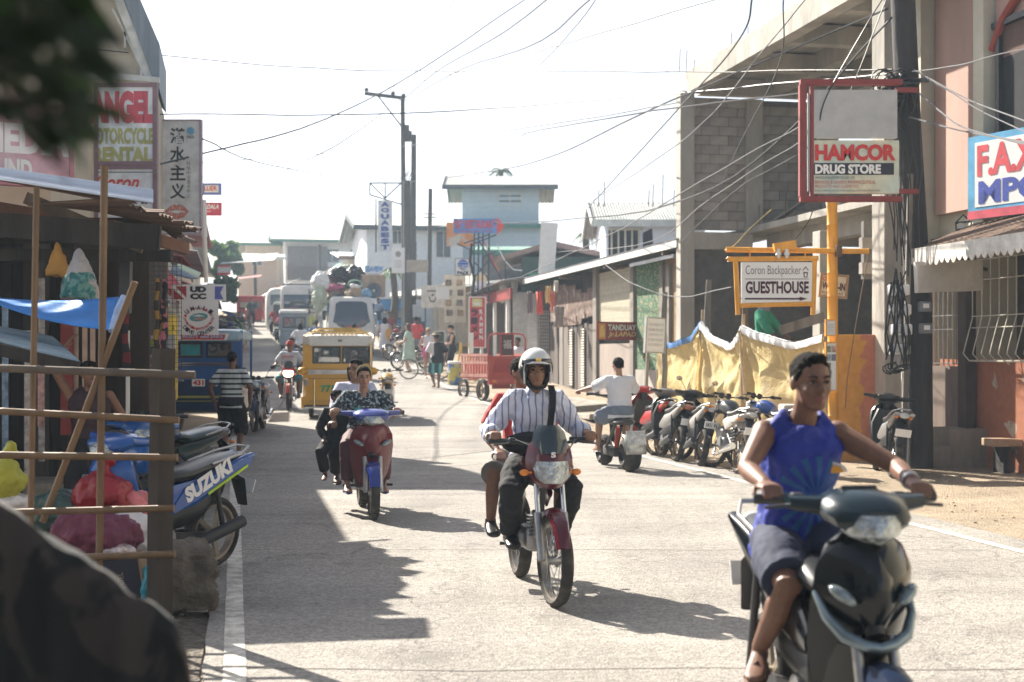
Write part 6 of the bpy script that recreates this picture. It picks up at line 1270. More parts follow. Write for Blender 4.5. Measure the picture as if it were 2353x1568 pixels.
s = Sign('grey-white coffee cup sign hanging at the shop corner', (968,656,1020,708), 53, M('dim_white2', (.55,.54,.5)), 'coffee_sign', th=.06); s.poly([(.25,.22),(.7,.22),(.7,.28),(.66,.28),(.25,.28)], M('ink'), 'cup'); s.poly([(.32,.5),(.4,.74),(.6,.74),(.7,.5),(.64,.5),(.57,.68),(.43,.68),(.38,.5)], M('ink'), 'cup'); s.poly([(.45,.45),(.52,.38),(.58,.38),(.55,.47),(.47,.5)], M('ink'), 'bean')
s = Sign('cream menu board with small dark food pictures', (1020,632,1070,742), 51, M('menu_cream', (.5,.46,.38)), 'menu_board', th=.06)
for k in range(8): s.rect(.08+.5*(k%2)+.04*(k//2%2), .1+.21*(k//2), .36+.5*(k%2)+.04*(k//2%2), .23+.21*(k//2), M('menu_pic%d' % (k%3), ((.15,.12,.1),(.3,.22,.15),(.2,.18,.17))[k%3], .6, var=.6, scale=9), 'photo')
s = Sign('white PADI sign with blue globe grid on the sign tower', (1045,594,1083,634), 50, signwhite, 'shop_sign', th=.1, frame=M('grey_trim'), fw=.03)
s.poly([(.5+.33*math.cos(t*.209), .38+.3*math.sin(t*.209)) for t in range(30)], signblue, 'globe')
for k in range(3): s.poly([(.5+.33*math.cos(t*.209)*(.05+.38*k)+.02, .38+.29*math.sin(t*.209)) for t in range(30)][:15] + [(.5+.33*math.cos(t*.209)*(.05+.38*k)-.02*(1), .38+.29*math.sin(t*.209)) for t in range(30)][:15][::-1], signwhite, 'globe_line', .007+.002*k)
for v_ in (.22,.38,.54): s.rect(.2,v_,.8,v_+.025, signwhite, 'globe_line', .012)
s.t('PADI', .15,.74,.8,.95, M('ink'), bold=.06)
s = Sign('blue SKY RESTAURANT sign with red arrow head', (1042,503,1142,536), 48, M('sky_blue_sign', (.12,.28,.6)), 'restaurant_sign', th=.08); s.t('SKY RESTAURANT', .03,.1,.97,.7, M('sky_red', (.6,.08,.05)), bold=.03); s.t('Mediterranean cuisine', .1,.78,.9,.93, M('sky_red')); part('arrow_head', MB().prism([(s.w/2,s.h*.62),(s.w/2+.26,0),(s.w/2,-s.h*.62)], -.035, .035), M('sky_red2', (.7,.1,.08)), s.r)
s = Sign('orange and white picture sign beneath the blue restaurant sign', (1026,512,1088,566), 50, blotch('orange_sign', (.68,.3,.12), (.6,.58,.5), 1.6, .56, .05), 'picture_sign', th=.08)
s = Sign('tall white fabric banner hanging beside the shack roof', (1240,512,1278,630), 45, M('banner_white', (.68,.68,.66), .8, var=.12, dirt=.2, dirtcol=(.5,.4,.35)), 'banner', th=.02); s.r.rotation_euler = (0,.06,0)
s = Sign('white hanging plastic menu bag under the awning', (1003,660,1032,688), 50, whitep, 'hanging_poster', th=.02, rz=.3)
s = Sign('yellow bottle poster behind the sign tower', (1094,628,1118,662), 52, blotch('poster_y', (.6,.45,.15), (.55,.5,.6), 2, .5, .1), 'poster', th=.03)
tw = thing('sign_tower', 'dark steel lattice tower holding the restaurant signs', 'tower', P(1108, 700, 49)); to_ = tw.location; q = MB()
def tp(x, y): return P(x, y, 49) - to_
for x in (1088, 1098, 1108, 1122): q.bar(tp(x,700), tp(x+2,536), .06)
for a, b in (((1100,552),(1160,655)),((1122,540),(1066,560)),((1090,560),(1140,540)),((1160,600),(1165,700)),((1108,690),(1168,690)),((1110,590),(1140,580)),((1050,560),(1092,580)),((1088,640),(1122,600)),((1088,600),(1122,640))): q.bar(tp(*a), tp(*b), .045)
part('frame', q, M('tower_steel', (.07,.08,.1), .6), tw); part('cable_bundle', MB().tube([tp(1084,560), tp(1080,600), tp(1090,640), tp(1082,700)], .05, 6), M('wire_black', (.02,.02,.022)), tw, True); part('red_cable', MB().tube([tp(1106,545), tp(1130,590), tp(1150,640), tp(1160,670)], .02, 5), M('sky_red2'), tw, True)
part('white_cable', MB().tube([tp(1140,560), tp(1160,600), tp(1180,620), tp(1200,622)], .02, 5), whitep, tw, True)
# ---- distant poles
wood_p = M('far_pole', (.1,.1,.1), .8, var=.2)
u = thing('utility_pole', 'tall thin steel pole with crossarm and transformer', 'utility pole', P(930, 780, 62)); uo = u.location
def up2(x, y, Y=62): return P(x, y, Y) - uo
part('pole', MB().cyl(up2(930,780), up2(925,225), .13, .09, 10), wood_p, u, True); part('crossarm', MB().bar(up2(838,215), up2(930,226), .12, .14), wood_p, u); part('brace', MB().bar(up2(868,220), up2(922,290), .06), wood_p, u); [part('insulator', MB().ell(up2(x,y), .1, nu=8, nv=6), wood_p, u, True) for x, y in ((842,207),(903,215),(927,220))]
part('transformer', MB().cyl(up2(936,325), up2(936,302), .2).cyl(up2(934,302), up2(934,288), .12), wood_p, u, True); q = MB(); [q.box(up2(932,590-k*6.2), (.8,.05,.04)) for k in range(0)]; 
u = thing('utility_pole', 'leaning wooden pole close behind the tall steel pole', 'utility pole', P(948, 700, 64)); part('pole', MB().cyl((0,0,0), P(951,310,64)-u.location, .15, .11, 10), wood_p, u, True)
u = thing('utility_pole', 'short thick grey pole stub in front of the white corner building', 'utility pole', P(938, 760, 60)); part('pole', MB().cyl((0,0,0), P(935,416,60)-u.location, .2, .16, 12), wood_p, u, True); q = MB(); [q.cyl(P(928+i*5,416,60)-u.location, P(928+i*5+8,395-6*(i%2),60)-u.location, .02, n=4) for i in range(4)]; part('wire_end', q, wood_p, u)
u = thing('utility_pole', 'slim dark pole with short rods before the white building', 'utility pole', P(986, 668, 58)); part('pole', MB().cyl((0,0,0), P(989,434,58)-u.location, .1, .08, 8), wood_p, u, True); part('rod', MB().box(P(988,492,58)-u.location, (.5,.04,.04)).box(P(988,500,58)-u.location, (.5,.04,.04)), wood_p, u)
s = Sign('tall narrow sign with vertical AQUABEST lettering on a steel bracket', (869,461,901,578), 58, M('pale_sign'), 'vertical_sign', th=.1)
for i, ch in enumerate('AQUABEST'): s.t(ch, .2,.03+.12*i,.8,.125+.12*i, M('aqua_ink', (.08,.12,.35)), bold=.07)
q = MB(); sl = s.r.location
for a, b in (((850,421),(922,421)),((850,421),(850,448)),((850,448),(922,470)),((885,421),(885,456)),((850,421),(885,456)),((885,456),(922,421)),((864,456),(864,580))): q.bar(P(*a,58)-sl, P(*b,58)-sl, .05)
part('bracket', q, M('tower_steel'), s.r)
s = Sign('white notice with round emblem under the AQUABEST sign', (900,570,930,628), 57, signwhite, 'shop_sign', th=.08); s.poly([(.5+.22*math.cos(t*.4), .25+.12*math.sin(t*.4)) for t in range(16)], M('grey_trim'), 'emblem'); [s.rect(.2,.5+.08*k,.8,.53+.08*k, M('faded_ink'), 'print_line') for k in range(4)]
s = Sign('blank tan board below the slim dark pole', (934,598,984,626), 56, M('tan_board', (.4,.36,.3)), 'blank_sign', th=.1)
tp_ = thing('utility_pole', 'thin grey pole in front of the long white house', 'utility pole', P(734,660,105)); part('pole', MB().cyl((0,0,-1), P(734,562,105)-tp_.location, .14, .11, 8), wood_p, tp_, True)
tp_ = thing('utility_pole', 'short pole between the peach shop and the canopy', 'utility pole', P(588,690,100)); part('pole', MB().cyl((0,0,-1), P(586,605,100)-tp_.location, .12, .1, 8), wood_p, tp_, True)
q = MB()
for i in range(6):
    q.cyl(P(1010+i*5,556,70), P(1010+i*5,624,70), .03, n=4)
for j in range(5): q.cyl(P(1008,560+j*14,70), P(1038,560+j*14,70), .025, n=4)
tag(q.build('reinforcing_cage', M('tower_steel'), None), 'upright cage of reinforcing bars beside the white corner building', 'steel cage').location = (-1.7,0,0)
# ---- overhead wires
WM = M('wire_black', (.02,.02,.022)); WG = M('wire_grey', (.14,.14,.15), .6); wires = [
 ((165,110,24),(780,160,30),(1560,165,24),(2050,160,19.4),.010,WM,'straight dark wire crossing the whole street high up'),
 ((366,262,26),(900,262,30),(1400,228,26),(2040,170,19.4),.013,WM,'thick dark cable crossing the street below the highest wire'),
 ((365,378,26),(720,285,32),(950,170,40),(1205,0,44),.013,WM,'dark cable rising from the rental sign to the top of the view'),
 ((928,228,62),(1010,160,54),(1150,80,44),(1262,-5,38),.016,WM,'cable climbing right from the distant crossarm, first of the pair'),
 ((930,232,62),(1060,160,50),(1230,100,36),(1355,0,30),.014,WM,'cable climbing right from the distant crossarm, second of the pair'),
 ((470,260,60),(760,225,60),(1060,165,40),(1655,-5,20),.009,WM,'thin wire sweeping up to the top centre'),
 ((465,374,40),(900,340,50),(1300,280,30),(1560,235,22),.012,WM,'sagging wire from the vertical sign to the concrete building'),
 ((1197,315,40),(1225,303,36),(1500,255,24),(1835,215,19),.014,WM,'short frayed cable ending in mid air left of the building'),
 ((505,542,60),(640,405,50),(780,330,40),(925,225,62),.012,WM,'thin wire from the red sign to the crossarm pole'),
 ((466,320,27),(600,375,40),(800,410,60),(930,410,62),.012,WM,'thin wire falling from the vertical sign to the far poles'),
 ((930,420,62),(1200,380,40),(1500,250,25),(2040,20,19.4),.012,WM,'long wire from the far poles up to the near pole top'),
 ((960,520,58),(1300,505,40),(1640,430,22),(2050,40,19.4),.012,WM,'wire dropping from the near pole past the block wall'),
 ((1190,640,46),(1420,530,28),(1620,410,22),(1840,290,18.8),.015,WG,'pale twisted cable running to the drug store sign, upper one'),
 ((1270,580,46),(1480,560,30),(1640,450,22),(1840,325,18.8),.013,WG,'pale twisted cable running to the drug store sign, lower one'),
 ((1380,600,31),(1460,655,28),(1560,682,26),(1680,660,20.3),.012,WG,'white rope sagging from the shack eave to the guesthouse sign'),
 ((1560,560,30),(1700,430,24),(1900,300,20),(2045,-20,19.4),.010,WM,'thin dark wire crossing the block wall steeply'),
 ((1350,480,45),(1560,250,26),(1700,90,22),(1730,-10,21),.011,WM,'wire rising steeply beside the roof slab'),
 ((1300,500,45),(1560,330,26),(1750,120,20),(1850,0,18),.014,WG,'thick pale cable rising across the roof slab'),
 ((2095,165,19.4),(2200,150,17),(2280,130,16),(2420,100,15),.010,WG,'pale wire from the pole to the right over the pink wall'),
 ((2100,160,19.4),(2180,205,18),(2260,245,17),(2420,300,15),.012,WG,'pale wire slanting down right above the blue sign, upper one'),
 ((2105,165,19.4),(2190,215,18),(2270,265,17),(2420,330,15),.010,WG,'pale wire slanting down right above the blue sign, lower one'),
 ((2100,205,19.4),(2160,255,18),(2230,300,17),(2420,345,15),.014,WG,'thick pale cable slanting across the blue sign'),
 ((2085,270,19.4),(2150,285,18),(2250,310,17),(2420,335,15),.015,WG,'white cable from the tangled wires to the right edge'),
 ((975,85,60),(1010,40,55),(1030,20,50),(1047,-5,48),.010,WM,'faint thin wire high in the middle of the sky'),
 ((1240,150,45),(1280,110,40),(1340,40,32),(1372,-5,30),.010,WM,'faint thin wire beside the paired cables'),
 ((1800,-5,16),(1790,150,18),(1700,330,22),(1650,440,28),.009,WM,'hanging wire dropping in front of the end wall'),
 ((1700,690,20),(1790,590,20.0),(1850,520,20),(1870,480,18.7),.008,WM,'stay wire from the crossbar up to the drug store sign'),
 ((1775,480,24),(1740,510,24),(1690,560,21),(1672,575,20.2),.008,M('rope_yellow', (.45,.33,.08)),'yellow rope from the slab to the crossbar end'),
 ((1996,578,20.1),(1975,700,20),(1950,850,20),(1942,940,20),.010,M('rope_brown', (.2,.13,.08)),'brown rope hanging from the crossbar to the orange wall'),
 ((2030,-5,18),(1990,60,18.5),(1900,220,18.6),(1880,300,18.7),.010,WM,'dark wire from the top to the drug store sign frame'),
]
for a, b, c, d, r_w, mt, l in wires:
    A, B_, C, D = P(*a), P(*b), P(*c), P(*d); pts = []
    K = [A*2 - B_, A, B_, C, D, D*2 - C]
    for s_ in range(3):
        p0, p1, p2, p3 = K[s_:s_+4]
        for k in range(10):
            t = k/10; q = .5*((2*p1) + (p2-p0)*t + (2*p0-5*p1+4*p2-p3)*t*t + (3*p1-p0-3*p2+p3)*t**3); pts.append(q + V((0,0,1))*.02*mnoise.noise(q*.8))
    pts.append(D); tag(MB().tube(pts, r_w*((1.35 if a[2] + d[2] > 62 else .95) if mt is WM else .75), 5).build('overhead_wire' if 'rope' not in l else 'rope', mt, None, True), l, 'wire' if 'rope' not in l else 'rope', 'overhead wires across the street' if 'rope' not in l else None)
# ================= VEHICLES
yel = M('tricycle_yellow', (.68,.37,.03), .4, var=.08, coat=.3, dirt=.25, dirtcol=(.35,.22,.08), scale=2.5); cglass = glass('cab_glass', (.05,.07,.08), .06, .42); deep = M('cab_inside', (.05,.055,.06), .8)
def panel_with_windows(root, name, W, z0, z1, y, wins, mat, th=.03):
    """flat panel from z0 to z1 with rectangular openings; wins = [(x0,x1,z0,z1)] side by side"""
    m = MB(); wz0, wz1 = wins[0][2], wins[0][3]; xs = [-W/2] + [v for w_ in wins for v in w_[:2]] + [W/2]
    m.box((0,y,(z0+wz0)/2), (W,th,wz0-z0)).box((0,y,(z1+wz1)/2), (W,th,z1-wz1))
    for i in range(0, len(xs), 2): m.box(((xs[i]+xs[i+1])/2, y, (wz0+wz1)/2), (xs[i+1]-xs[i], th-.002, wz1-wz0))
    part(name, m, mat, root)
    for x0, x1, a, b in wins:
        f = MB(); f.box(((x0+x1)/2,y-.012,a), (x1-x0+.03,.03,.035)).box(((x0+x1)/2,y-.012,b), (x1-x0+.03,.03,.035)).box((x0,y-.012,(a+b)/2), (.035,.028,b-a)).box((x1,y-.012,(a+b)/2), (.035,.028,b-a))
        o = part('window', f, black, root); part('pane', MB().box(((x0+x1)/2, y+.004, (a+b)/2), (x1-x0, .006, b-a)), cglass, o)
def cab(root, W, D, z0, z1, wins, mat, roofm, rear=None, band=.2):
    panel_with_windows(root, 'rear_panel', W, z0+.62, z1-band, 0, wins, mat)
    m = MB(); zz = z0 + .62
    m.shield([(z0,W*.46,.03,.06),(z0+.12,W*.475,-.01,.05),(z0+.4,W*.48,-.03,.04),(zz-.02,W*.485,-.02,.03)], 9, .03); part('lower_panel', m, rear or mat, root, True)
    for s in (-1,1):
        part('side_panel', MB().box((s*W/2, D/2, (z0+zz)/2+.05), (.03, D, zz-z0-.05)), mat, root); [part('pillar', MB().box((s*W/2, y_, (zz+z1)/2), (.045,.045,z1-zz)), mat, root) for y_ in (.02, D)]
    part('floor', MB().box((0,D/2,z0+.02), (W,D,.04)), deep, root); part('seat', MB().box((0,D*.55,z0+.35), (W-.1,.45,.12), bev=.03).box((0,D*.75,z0+.6), (W-.1,.1,.5), bev=.03), deep, root, True)
    m = MB(); m.rings([ring(V((0, y, z1-band/2+dz)), V((1,0,0)), V((0,0,1)), W/2+e, band/2+h, 20, .35) for y, e, h, dz in ((-.1,-.03,-.05,-.03),(-.06,.02,0,0),(D*.5,.03,.02,.02),(D+.05,.02,0,0),(D+.1,-.03,-.05,-.03))]); part('roof', m, roofm, root, True)
def bike_for(root_label, loc, rz, col, **k): return standard_bike(root_label, loc, rz, col, fairing=False, **k)
# yellow tricycle 771
p = GX(776, 30.5); yt = thing('tricycle', 'yellow passenger tricycle numbered 771 seen from behind with roof rack', 'tricycle', p, TH*.55)
cab(yt, 1.44, 1.5, .25, 1.78, [(-.52,.05,1.2,1.53),(.11,.66,1.2,1.53)], yel, M('roof_white', (.62,.6,.55), .5, dirt=.3))
part('chrome_strip', MB().box((.0,-.05,1.0), (1.3,.05,.1), bev=.02), M('strip_white', (.6,.58,.55), .3, metal=.3), yt, True); part('bottom_trim', MB().box((0,-.035,.24), (1.38,.03,.03)), whitep, yt); part('white_flap', MB().box((.03,-.115,1.66), (1.25,.012,.19)), whitep, yt)
text('771', -.36, .57, -.09, .72, M('green_number', (.03,.28,.12)), yt, y=-.055, bold=.05); text('W', -.0, 1.64, .1, 1.7, darkmetal, yt, y=-.125, bold=.05)
for s in (-1,1): part('mirror_pod', MB().ell((s*.74,-.05,1.02), (.12,.12,.09)), M('pod_yellow', (.68,.37,.03), .25, metal=.3), yt, True)
for s in (-1,1): part('tail_light', MB().box((s*.66,-.04,.78), (.08,.05,.14), bev=.015), M('red_lens') if s > 0 else steel, yt)
q = MB(); zt_ = 1.94
for x, y in ((-.42,.1),(.42,.1),(-.42,1.4),(.42,1.4)): q.cyl((x*1.75,y,1.77), (x,y,zt_), .014, n=6)
for z, e in ((zt_,0),(zt_-.07,.14)): q.tube([(-.45-e,.05,z),(.45+e,.05,z),(.45+e,1.45,z),(-.45-e,1.45,z),(-.45-e,.05,z)], .014, 6)
part('roof_rack', q, M('rack_yellow', (.6,.42,.12), .5), yt, True)
for i in range(9): part('slat', MB().box((-.36+i*.09, .75, zt_-.09), (.05,1.4,.012)), M('rack_yellow'), yt)
part('rack_board', MB().box((.12,.06,zt_-.035), (.42,.02,.07)), M('rack_yellow'), yt)
wheel(yt, .5, .25, .1, 'cast', name='wheel', x=-.58)
part('conduit', MB().cyl((-.5,-.07,.25),(-.5,-.07,.85), .02, n=8).cyl((.7,-.06,.8),(.7,-.06,1.6), .015, n=8), chrome, yt, True); part('step', MB().box((-.72,.3,.35), (.12,.5,.25), bev=.02), yel, yt); part('panel_seam', MB().box((0,-.05,.86), (1.3,.012,.015)).box((0,-.055,.38), (1.2,.012,.015)), M('seam_yellow', (.4,.22,.03)), yt)
part('round_sticker', MB().cyl((-.45,-.03,1.47), (-.45,-.034,1.47), .045, n=16), whitep, yt)
bike_for('motorcycle attached to the right side of the yellow tricycle', p + V((.98,.95,0)), math.pi + TH*.5, yel)
# blue tricycle 431 (front towards the camera)
blu = M('tricycle_blue', (.02,.10,.30), .35, var=.1, coat=.3, dirt=.2, scale=3); p = GX(474, 27.0); p.z += .02
btk = thing('tricycle', 'blue passenger tricycle numbered 431 parked below the dive banner', 'tricycle', p, .05)
cab(btk, 1.32, 1.4, .36, 1.92, [(-.5,-.08,1.42,1.68),(.02,.46,1.42,1.68)], blu, M('roof_blue_white', (.3,.42,.5), .4), M('tricycle_navy', (.01,.035,.10), .4, coat=.3), .2)
part('name_board', MB().prism([(-.5,1.73),(-.55,1.86),(.45,1.86),(.4,1.73)], -.125, -.115), signwhite, btk); part('name_board_red', MB().prism([(-.44,1.745),(-.46,1.845),(.38,1.845),(.36,1.745)], -.13, -.126), signred, btk); text('RUDY and JAKE', -.42, 1.76, .34, 1.83, M('name_ink', (.35,.5,.7)), btk, y=-.134, bold=.05)
part('number_plate', MB().box((-.14,-.045,.93), (.24,.015,.14)), signwhite, btk); text('431', -.24, .88, -.04, .98, signred, btk, y=-.056, bold=.05)
part('chrome_strip', MB().box((0,-.04,1.3), (1.2,.03,.02)).box((0,-.04,1.26), (1.2,.03,.012)), chrome, btk); part('stripe', MB().box((0,-.042,.66), (1.1,.03,.04)).box((0,-.042,.58), (1.1,.03,.015)), M('stripe_gold', (.3,.3,.06)), btk)
wheel(btk, .5, .25, .1, 'cast', name='wheel', x=-.6); part('decal', MB().box((-.3,.0,1.55), (.36,.008,.2)), M('teal_decal', (.03,.28,.33), .5), btk)
bike_for('black motorcycle coupled beside the blue tricycle behind the striped-shirt man', p + V((.93,.35,0)), .05, M('navy_paint', (.01,.03,.08), .3), steer=.3, mirror=True)
# other tricycles
def trike(label, px, Y, rz, col, roofc, side=1, H_=1.8, W=1.25):
    p = GX(px, Y); r = thing('tricycle', label, 'tricycle', p, rz); cab(r, W, 1.4, .3, H_, [(-W*.4,-.03,1.05,1.45),(.03,W*.4,1.05,1.45)], col, roofc, None, .12); wheel(r, .5, .25, .1, 'cast', x=-W*.42); return p
gm = M('trike_green_white', (.5,.55,.5), .5); trike('white-roofed tricycle with open sides behind the red-headlamp motorcycle', 676, 57.5, TH, M('trike_navy', (.22,.26,.3), .5), whitep, W=1.1, H_=1.75)
trike('pale green roofed tricycle further up the road', 668, 67, TH, M('trike_dark', (.05,.06,.08), .5), M('roof_sea', (.35,.42,.38)), W=1.5); trike('tricycle with arched white roof beside the white van', 632, 88, TH, M('trike_grey', (.2,.2,.22)), gm); trike('red and white tricycle facing down the hill at the far left', 574, 84, .1, M('trike_red', (.4,.05,.05)), M('trike_red'), W=1.5)
lb_ = M('light_blue_paint', (.06,.24,.5), .4); trike('light blue tricycle with long white roof on the right of the truck', 905, 66, -.5, lb_, whitep, W=1.7, H_=2.1); trike('second light blue tricycle parked behind the shoppers', 872, 75, -.3, lb_, whitep, W=1.5)
# white van
p = GX(692, 62); vn = thing('van', 'white high-roof van seen from behind with a ladder on its rear door', 'van', p, TH*.6); H_ = 2.66
m = MB(); m.rings([ring(V((0,y,z)), V((1,0,0)), V((0,0,1)), w_, h, 24, .25) for y, z, w_, h in ((0,1.5,.84,1.08),(.08,1.5,.9,1.15),(3.5,1.5,.9,1.15),(4.6,1.1,.85,.75))]); part('body', m, whitep, vn, True); part('rear_window', MB().box((0,-.02,1.95), (1.5,.04,.6), bev=.015), glass('van_glass', (.05,.08,.12), .08), vn, True)
q = MB(); [q.cyl((x,-.1,.7),(x,-.1,2.5), .02, n=6) for x in (.35,.68)]; [q.cyl((.35,-.1,.8+k*.22),(.68,-.1,.8+k*.22), .016, n=6) for k in range(8)]; part('ladder', q, darkmetal, vn); part('bumper', MB().box((0,-.05,.45), (1.7,.15,.25), bev=.03), M('grey_trim'), vn, True); [part('tail_light', MB().box((s*.83,-.03,1.15), (.12,.06,.4), bev=.02), M('red_lens'), vn) for s in (-1,1)]
[wheel(vn, .9, .33, .2, 'cast', x=s*.75) for s in (-1,1)]; part('roof_rack', MB().tube([(-.8,.2,2.7),(.8,.2,2.7),(.8,3,2.7),(-.8,3,2.7),(-.8,.2,2.7)], .03, 5), darkmetal, vn)
p = GX(655, 70); vn2 = thing('van', 'second white van half hidden behind the first one', 'van', p, TH); m = MB(); m.rings([ring(V((0,y,z)), V((1,0,0)), V((0,0,1)), w_, h, 20, .4) for y, z, w_, h in ((0,1.4,.84,1.0),(.08,1.4,.9,1.05),(3.5,1.4,.9,1.05),(4.6,1.1,.85,.75))]); part('body', m, whitep, vn2, True); part('rear_window', MB().box((0,-.02,1.85), (1.4,.04,.5)), glass('van_glass'), vn2)
# white truck facing the camera
p = GX(808, 56); tk = thing('truck', 'white cab-over truck facing the camera, piled high with luggage', 'truck', p, TH); 
m = MB(); m.rings([[V((-w_,y0,z)), V((-w_*.93,y0-.06,z)), V((0,y0-.12,z)), V((w_*.93,y0-.06,z)), V((w_,y0,z)), V((w_,1.5,z)), V((-w_,1.5,z))] for z, w_, y0 in ((.45,.88,.0),(.7,.92,-.03),(1.25,.92,-.02),(1.7,.88,.1),(2.15,.82,.24),(2.3,.78,.32),(2.36,.7,.45))]); part('cab', m, M('truck_white', (.62,.61,.58), .4, var=.05, dirt=.2), tk, True, angle=35)
m = MB(); m.shield([(1.12,.35,-.16,-.13),(1.22,.62,-.165,-.09),(1.35,.78,-.155,-.05),(1.7,.78,-.05,.06),(2.08,.72,.06,.18),(2.16,.66,.1,.22)], 11, .04); part('windscreen', m, glass('truck_glass', (.04,.06,.09), .07), tk, True)
m = MB(); m.shield([(1.2,.8,-.12,-.02),(1.18,.5,-.15,-.09),(1.08,.35,-.16,-.13)], 9, .02); text('TELECOM', -.3, 1.13, .3, 1.2, M('sky_red'), tk, y=-.2, bold=.03)
part('grille', MB().box((0,-.13,.88), (.9,.04,.05)).box((0,-.13,.78), (.8,.04,.03)), black, tk); part('bumper', MB().box((0,-.1,.5), (1.75,.18,.26), bev=.04), M('truck_white'), tk, True)
for s in (-1,1):
    part('headlight', MB().ell((s*.68,-.1,.78), (.16,.07,.12)), emit('truck_lamp', (1,.85,.6), 3) if s > 0 else glass('lamp_lens'), tk, True); part('mirror', MB().box((s*1.08,-.1,1.6), (.14,.06,.38), bev=.02).cyl((s*.9,0,1.75),(s*1.05,-.08,1.75), .015), black, tk, True)
    wheel(tk, .35, .36, .2, 'cast', x=s*.78); part('side_window', MB().prism([(.12,1.35),(.3,2.1),(1.0,2.1),(1.0,1.35)], s*.915, s*.87, 'X'), glass('truck_glass'), tk); wheel(tk, 3.6, .36, .22, 'cast', x=s*.78)
part('side_board', MB().bar((-1.15,1.6,1.15),(-1.15,4.6,1.15), .05,.45).bar((1.05,1.6,1.15),(1.05,4.6,1.15), .05,.45), M('board_cream', (.5,.45,.36)), tk)
for i in range(2): part('slat', MB().bar((-1.3,1.7+i*.05,1.5),(-1.0+i*.12-.35,1.5,3.0), .05, .12), M('pale_wood', (.5,.4,.28)), tk)
part('bed', MB().box((0,3.1,.95), (2.1,3.2,.12)).box((0,3.1,.7), (.9,3.2,.3)), darkmetal, tk)
cargo = [('sack','white bulging rice sack at the top left of the truck load',(-1.15,1.6,3.0),(.33,.3,.42),whitep),('sack','long greenish sack hanging off the left side of the load',(-1.18,1.5,2.35),(.28,.28,.55),M('sack_green', (.5,.55,.42))),('garbage_bag','black rubbish bag on the left top of the load',(-.42,1.9,3.3),(.38,.3,.35),M('bag_black', (.02,.022,.03), .35)),('garbage_bag','taller black rubbish bag in the middle of the load',(.28,2.0,3.2),(.42,.34,.48),M('bag_black')),('bundle','pink bundle wedged in the left of the load',(-.55,1.7,2.75),(.4,.3,.16),M('bundle_pink', (.5,.12,.2))),('bundle','grey-brown bale under the pink bundle',(-.5,1.7,2.4),(.38,.35,.28),M('bale_tan', (.3,.25,.2))),('bundle','pink and yellow flowered bundle at the right of the load',(.75,1.9,3.1),(.4,.3,.2),blotch('flower_bundle', (.55,.2,.22), (.6,.55,.4), 5, .5)),('sack','grey sack behind the black rubbish bags on the truck',(-.1,2.6,3.45),(.35,.3,.3),M('sack_green')),('garbage_bag','small black bag low on the right of the truck load',(.1,1.7,2.8),(.28,.25,.22),M('bag_black')),('bundle','brown cloth bundle between the bale and the black bag',(-.15,1.6,2.55),(.22,.22,.3),M('bundle_brown', (.16,.1,.08))),('basket','round tan basket with green rim on the cab roof',(.15,.75,2.52),(.34,.25,.2),M('basket_tan', (.4,.3,.2))),('bundle','light blue bundle on the cab roof beside the basket',(.62,.7,2.5),(.22,.2,.18),M('bundle_blue', (.2,.38,.55)))]
def onv(base, rz, q): return base + Matrix.Rotation(rz, 3, 'Z') @ V(q)
for n_, l, c, r_, mt in cargo:
    m = MB(); m.ell((0,0,0), r_, nu=16, nv=12); o = m.build(n_, mt, None, True); o.location = onv(p, TH, c); mods(o, .03, 1, .3, .28); mods(o, None, 0, .09, .07); tag(o, l, n_.replace('_', ' '))
b_ = thing('cardboard_box', 'large brown carton at the right end of the truck load', 'box', onv(p, TH, (1.0,1.7,2.85)), TH); part('box', MB().box((0,0,0), (.95,.7,.9), bev=.02), M('carton_brown', (.36,.27,.2), .9), b_)
f_ = thing('speaker_cone', 'round dark loudspeaker cone facing forward above the cab', 'loudspeaker', onv(p, TH, (.95,.8,2.62)), TH); part('cone', MB().lathe([(.05,.1),(.1,.05),(.3,-.05),(.32,-.06),(.3,.0)], axis='Y', n=24), M('speaker_grey', (.12,.14,.18), .5), f_, True); part('dust_cap', MB().ell((0,.0,0), .06), whitep, f_, True)
bs = thing('green_hoop', 'green and white hoop of bottles standing in the cab-roof basket', 'hoop', onv(p, TH, (.2,.65,2.78)), TH); part('rim', MB().tube([(.28*math.cos(t*.4), .02, .15*math.sin(t*.4)+.1) for t in range(17)], .03, 6), M('hoop_green', (.2,.35,.28)), bs, True); part('bottles', MB().ell((-.1,0,.02), (.12,.1,.1)).ell((.05,0,0), (.12,.1,.08)), whitep, bs, True)
# red cargo trike
p = GX(1122, 36.5); ct = thing('cargo_tricycle', 'red three-wheeled cargo motorcycle with slatted sides and dark character panel', 'cargo tricycle', p, .52)
redc = M('cargo_red', (.42,.05,.035), .5, var=.2, dirt=.4, dirtcol=(.3,.15,.1)); pinkr = M('cargo_faded', (.5,.24,.2), .7, var=.2)
part('rear_gate', MB().box((.55,0,.9), (1.1,.04,.55)), redc, ct); part('gate_rib', MB().prism([(.14,.75),(.22,1.1),(.88,1.1),(.96,.75)], -.045, -.022), M('cargo_dark_red', (.33,.035,.03)), ct); part('bumper_beam', MB().box((.55,0,.52), (1.1,.1,.16)).box((.55,.3,.38), (.5,.1,.12)), redc, ct)
part('bed', MB().box((.55,.75,.62), (1.1,1.5,.06)), redc, ct)
for z in (.66,1.0,1.2): part('side_rail', MB().box((0,.75,z), (.045,1.5,.07)).box((1.1,.75,z), (.045,1.5,.07)), pinkr, ct)
for i in range(10):
    for x in (0,1.1): part('slat', MB().box((x,.08+i*.15,.93), (.035,.045,.56)), pinkr, ct)
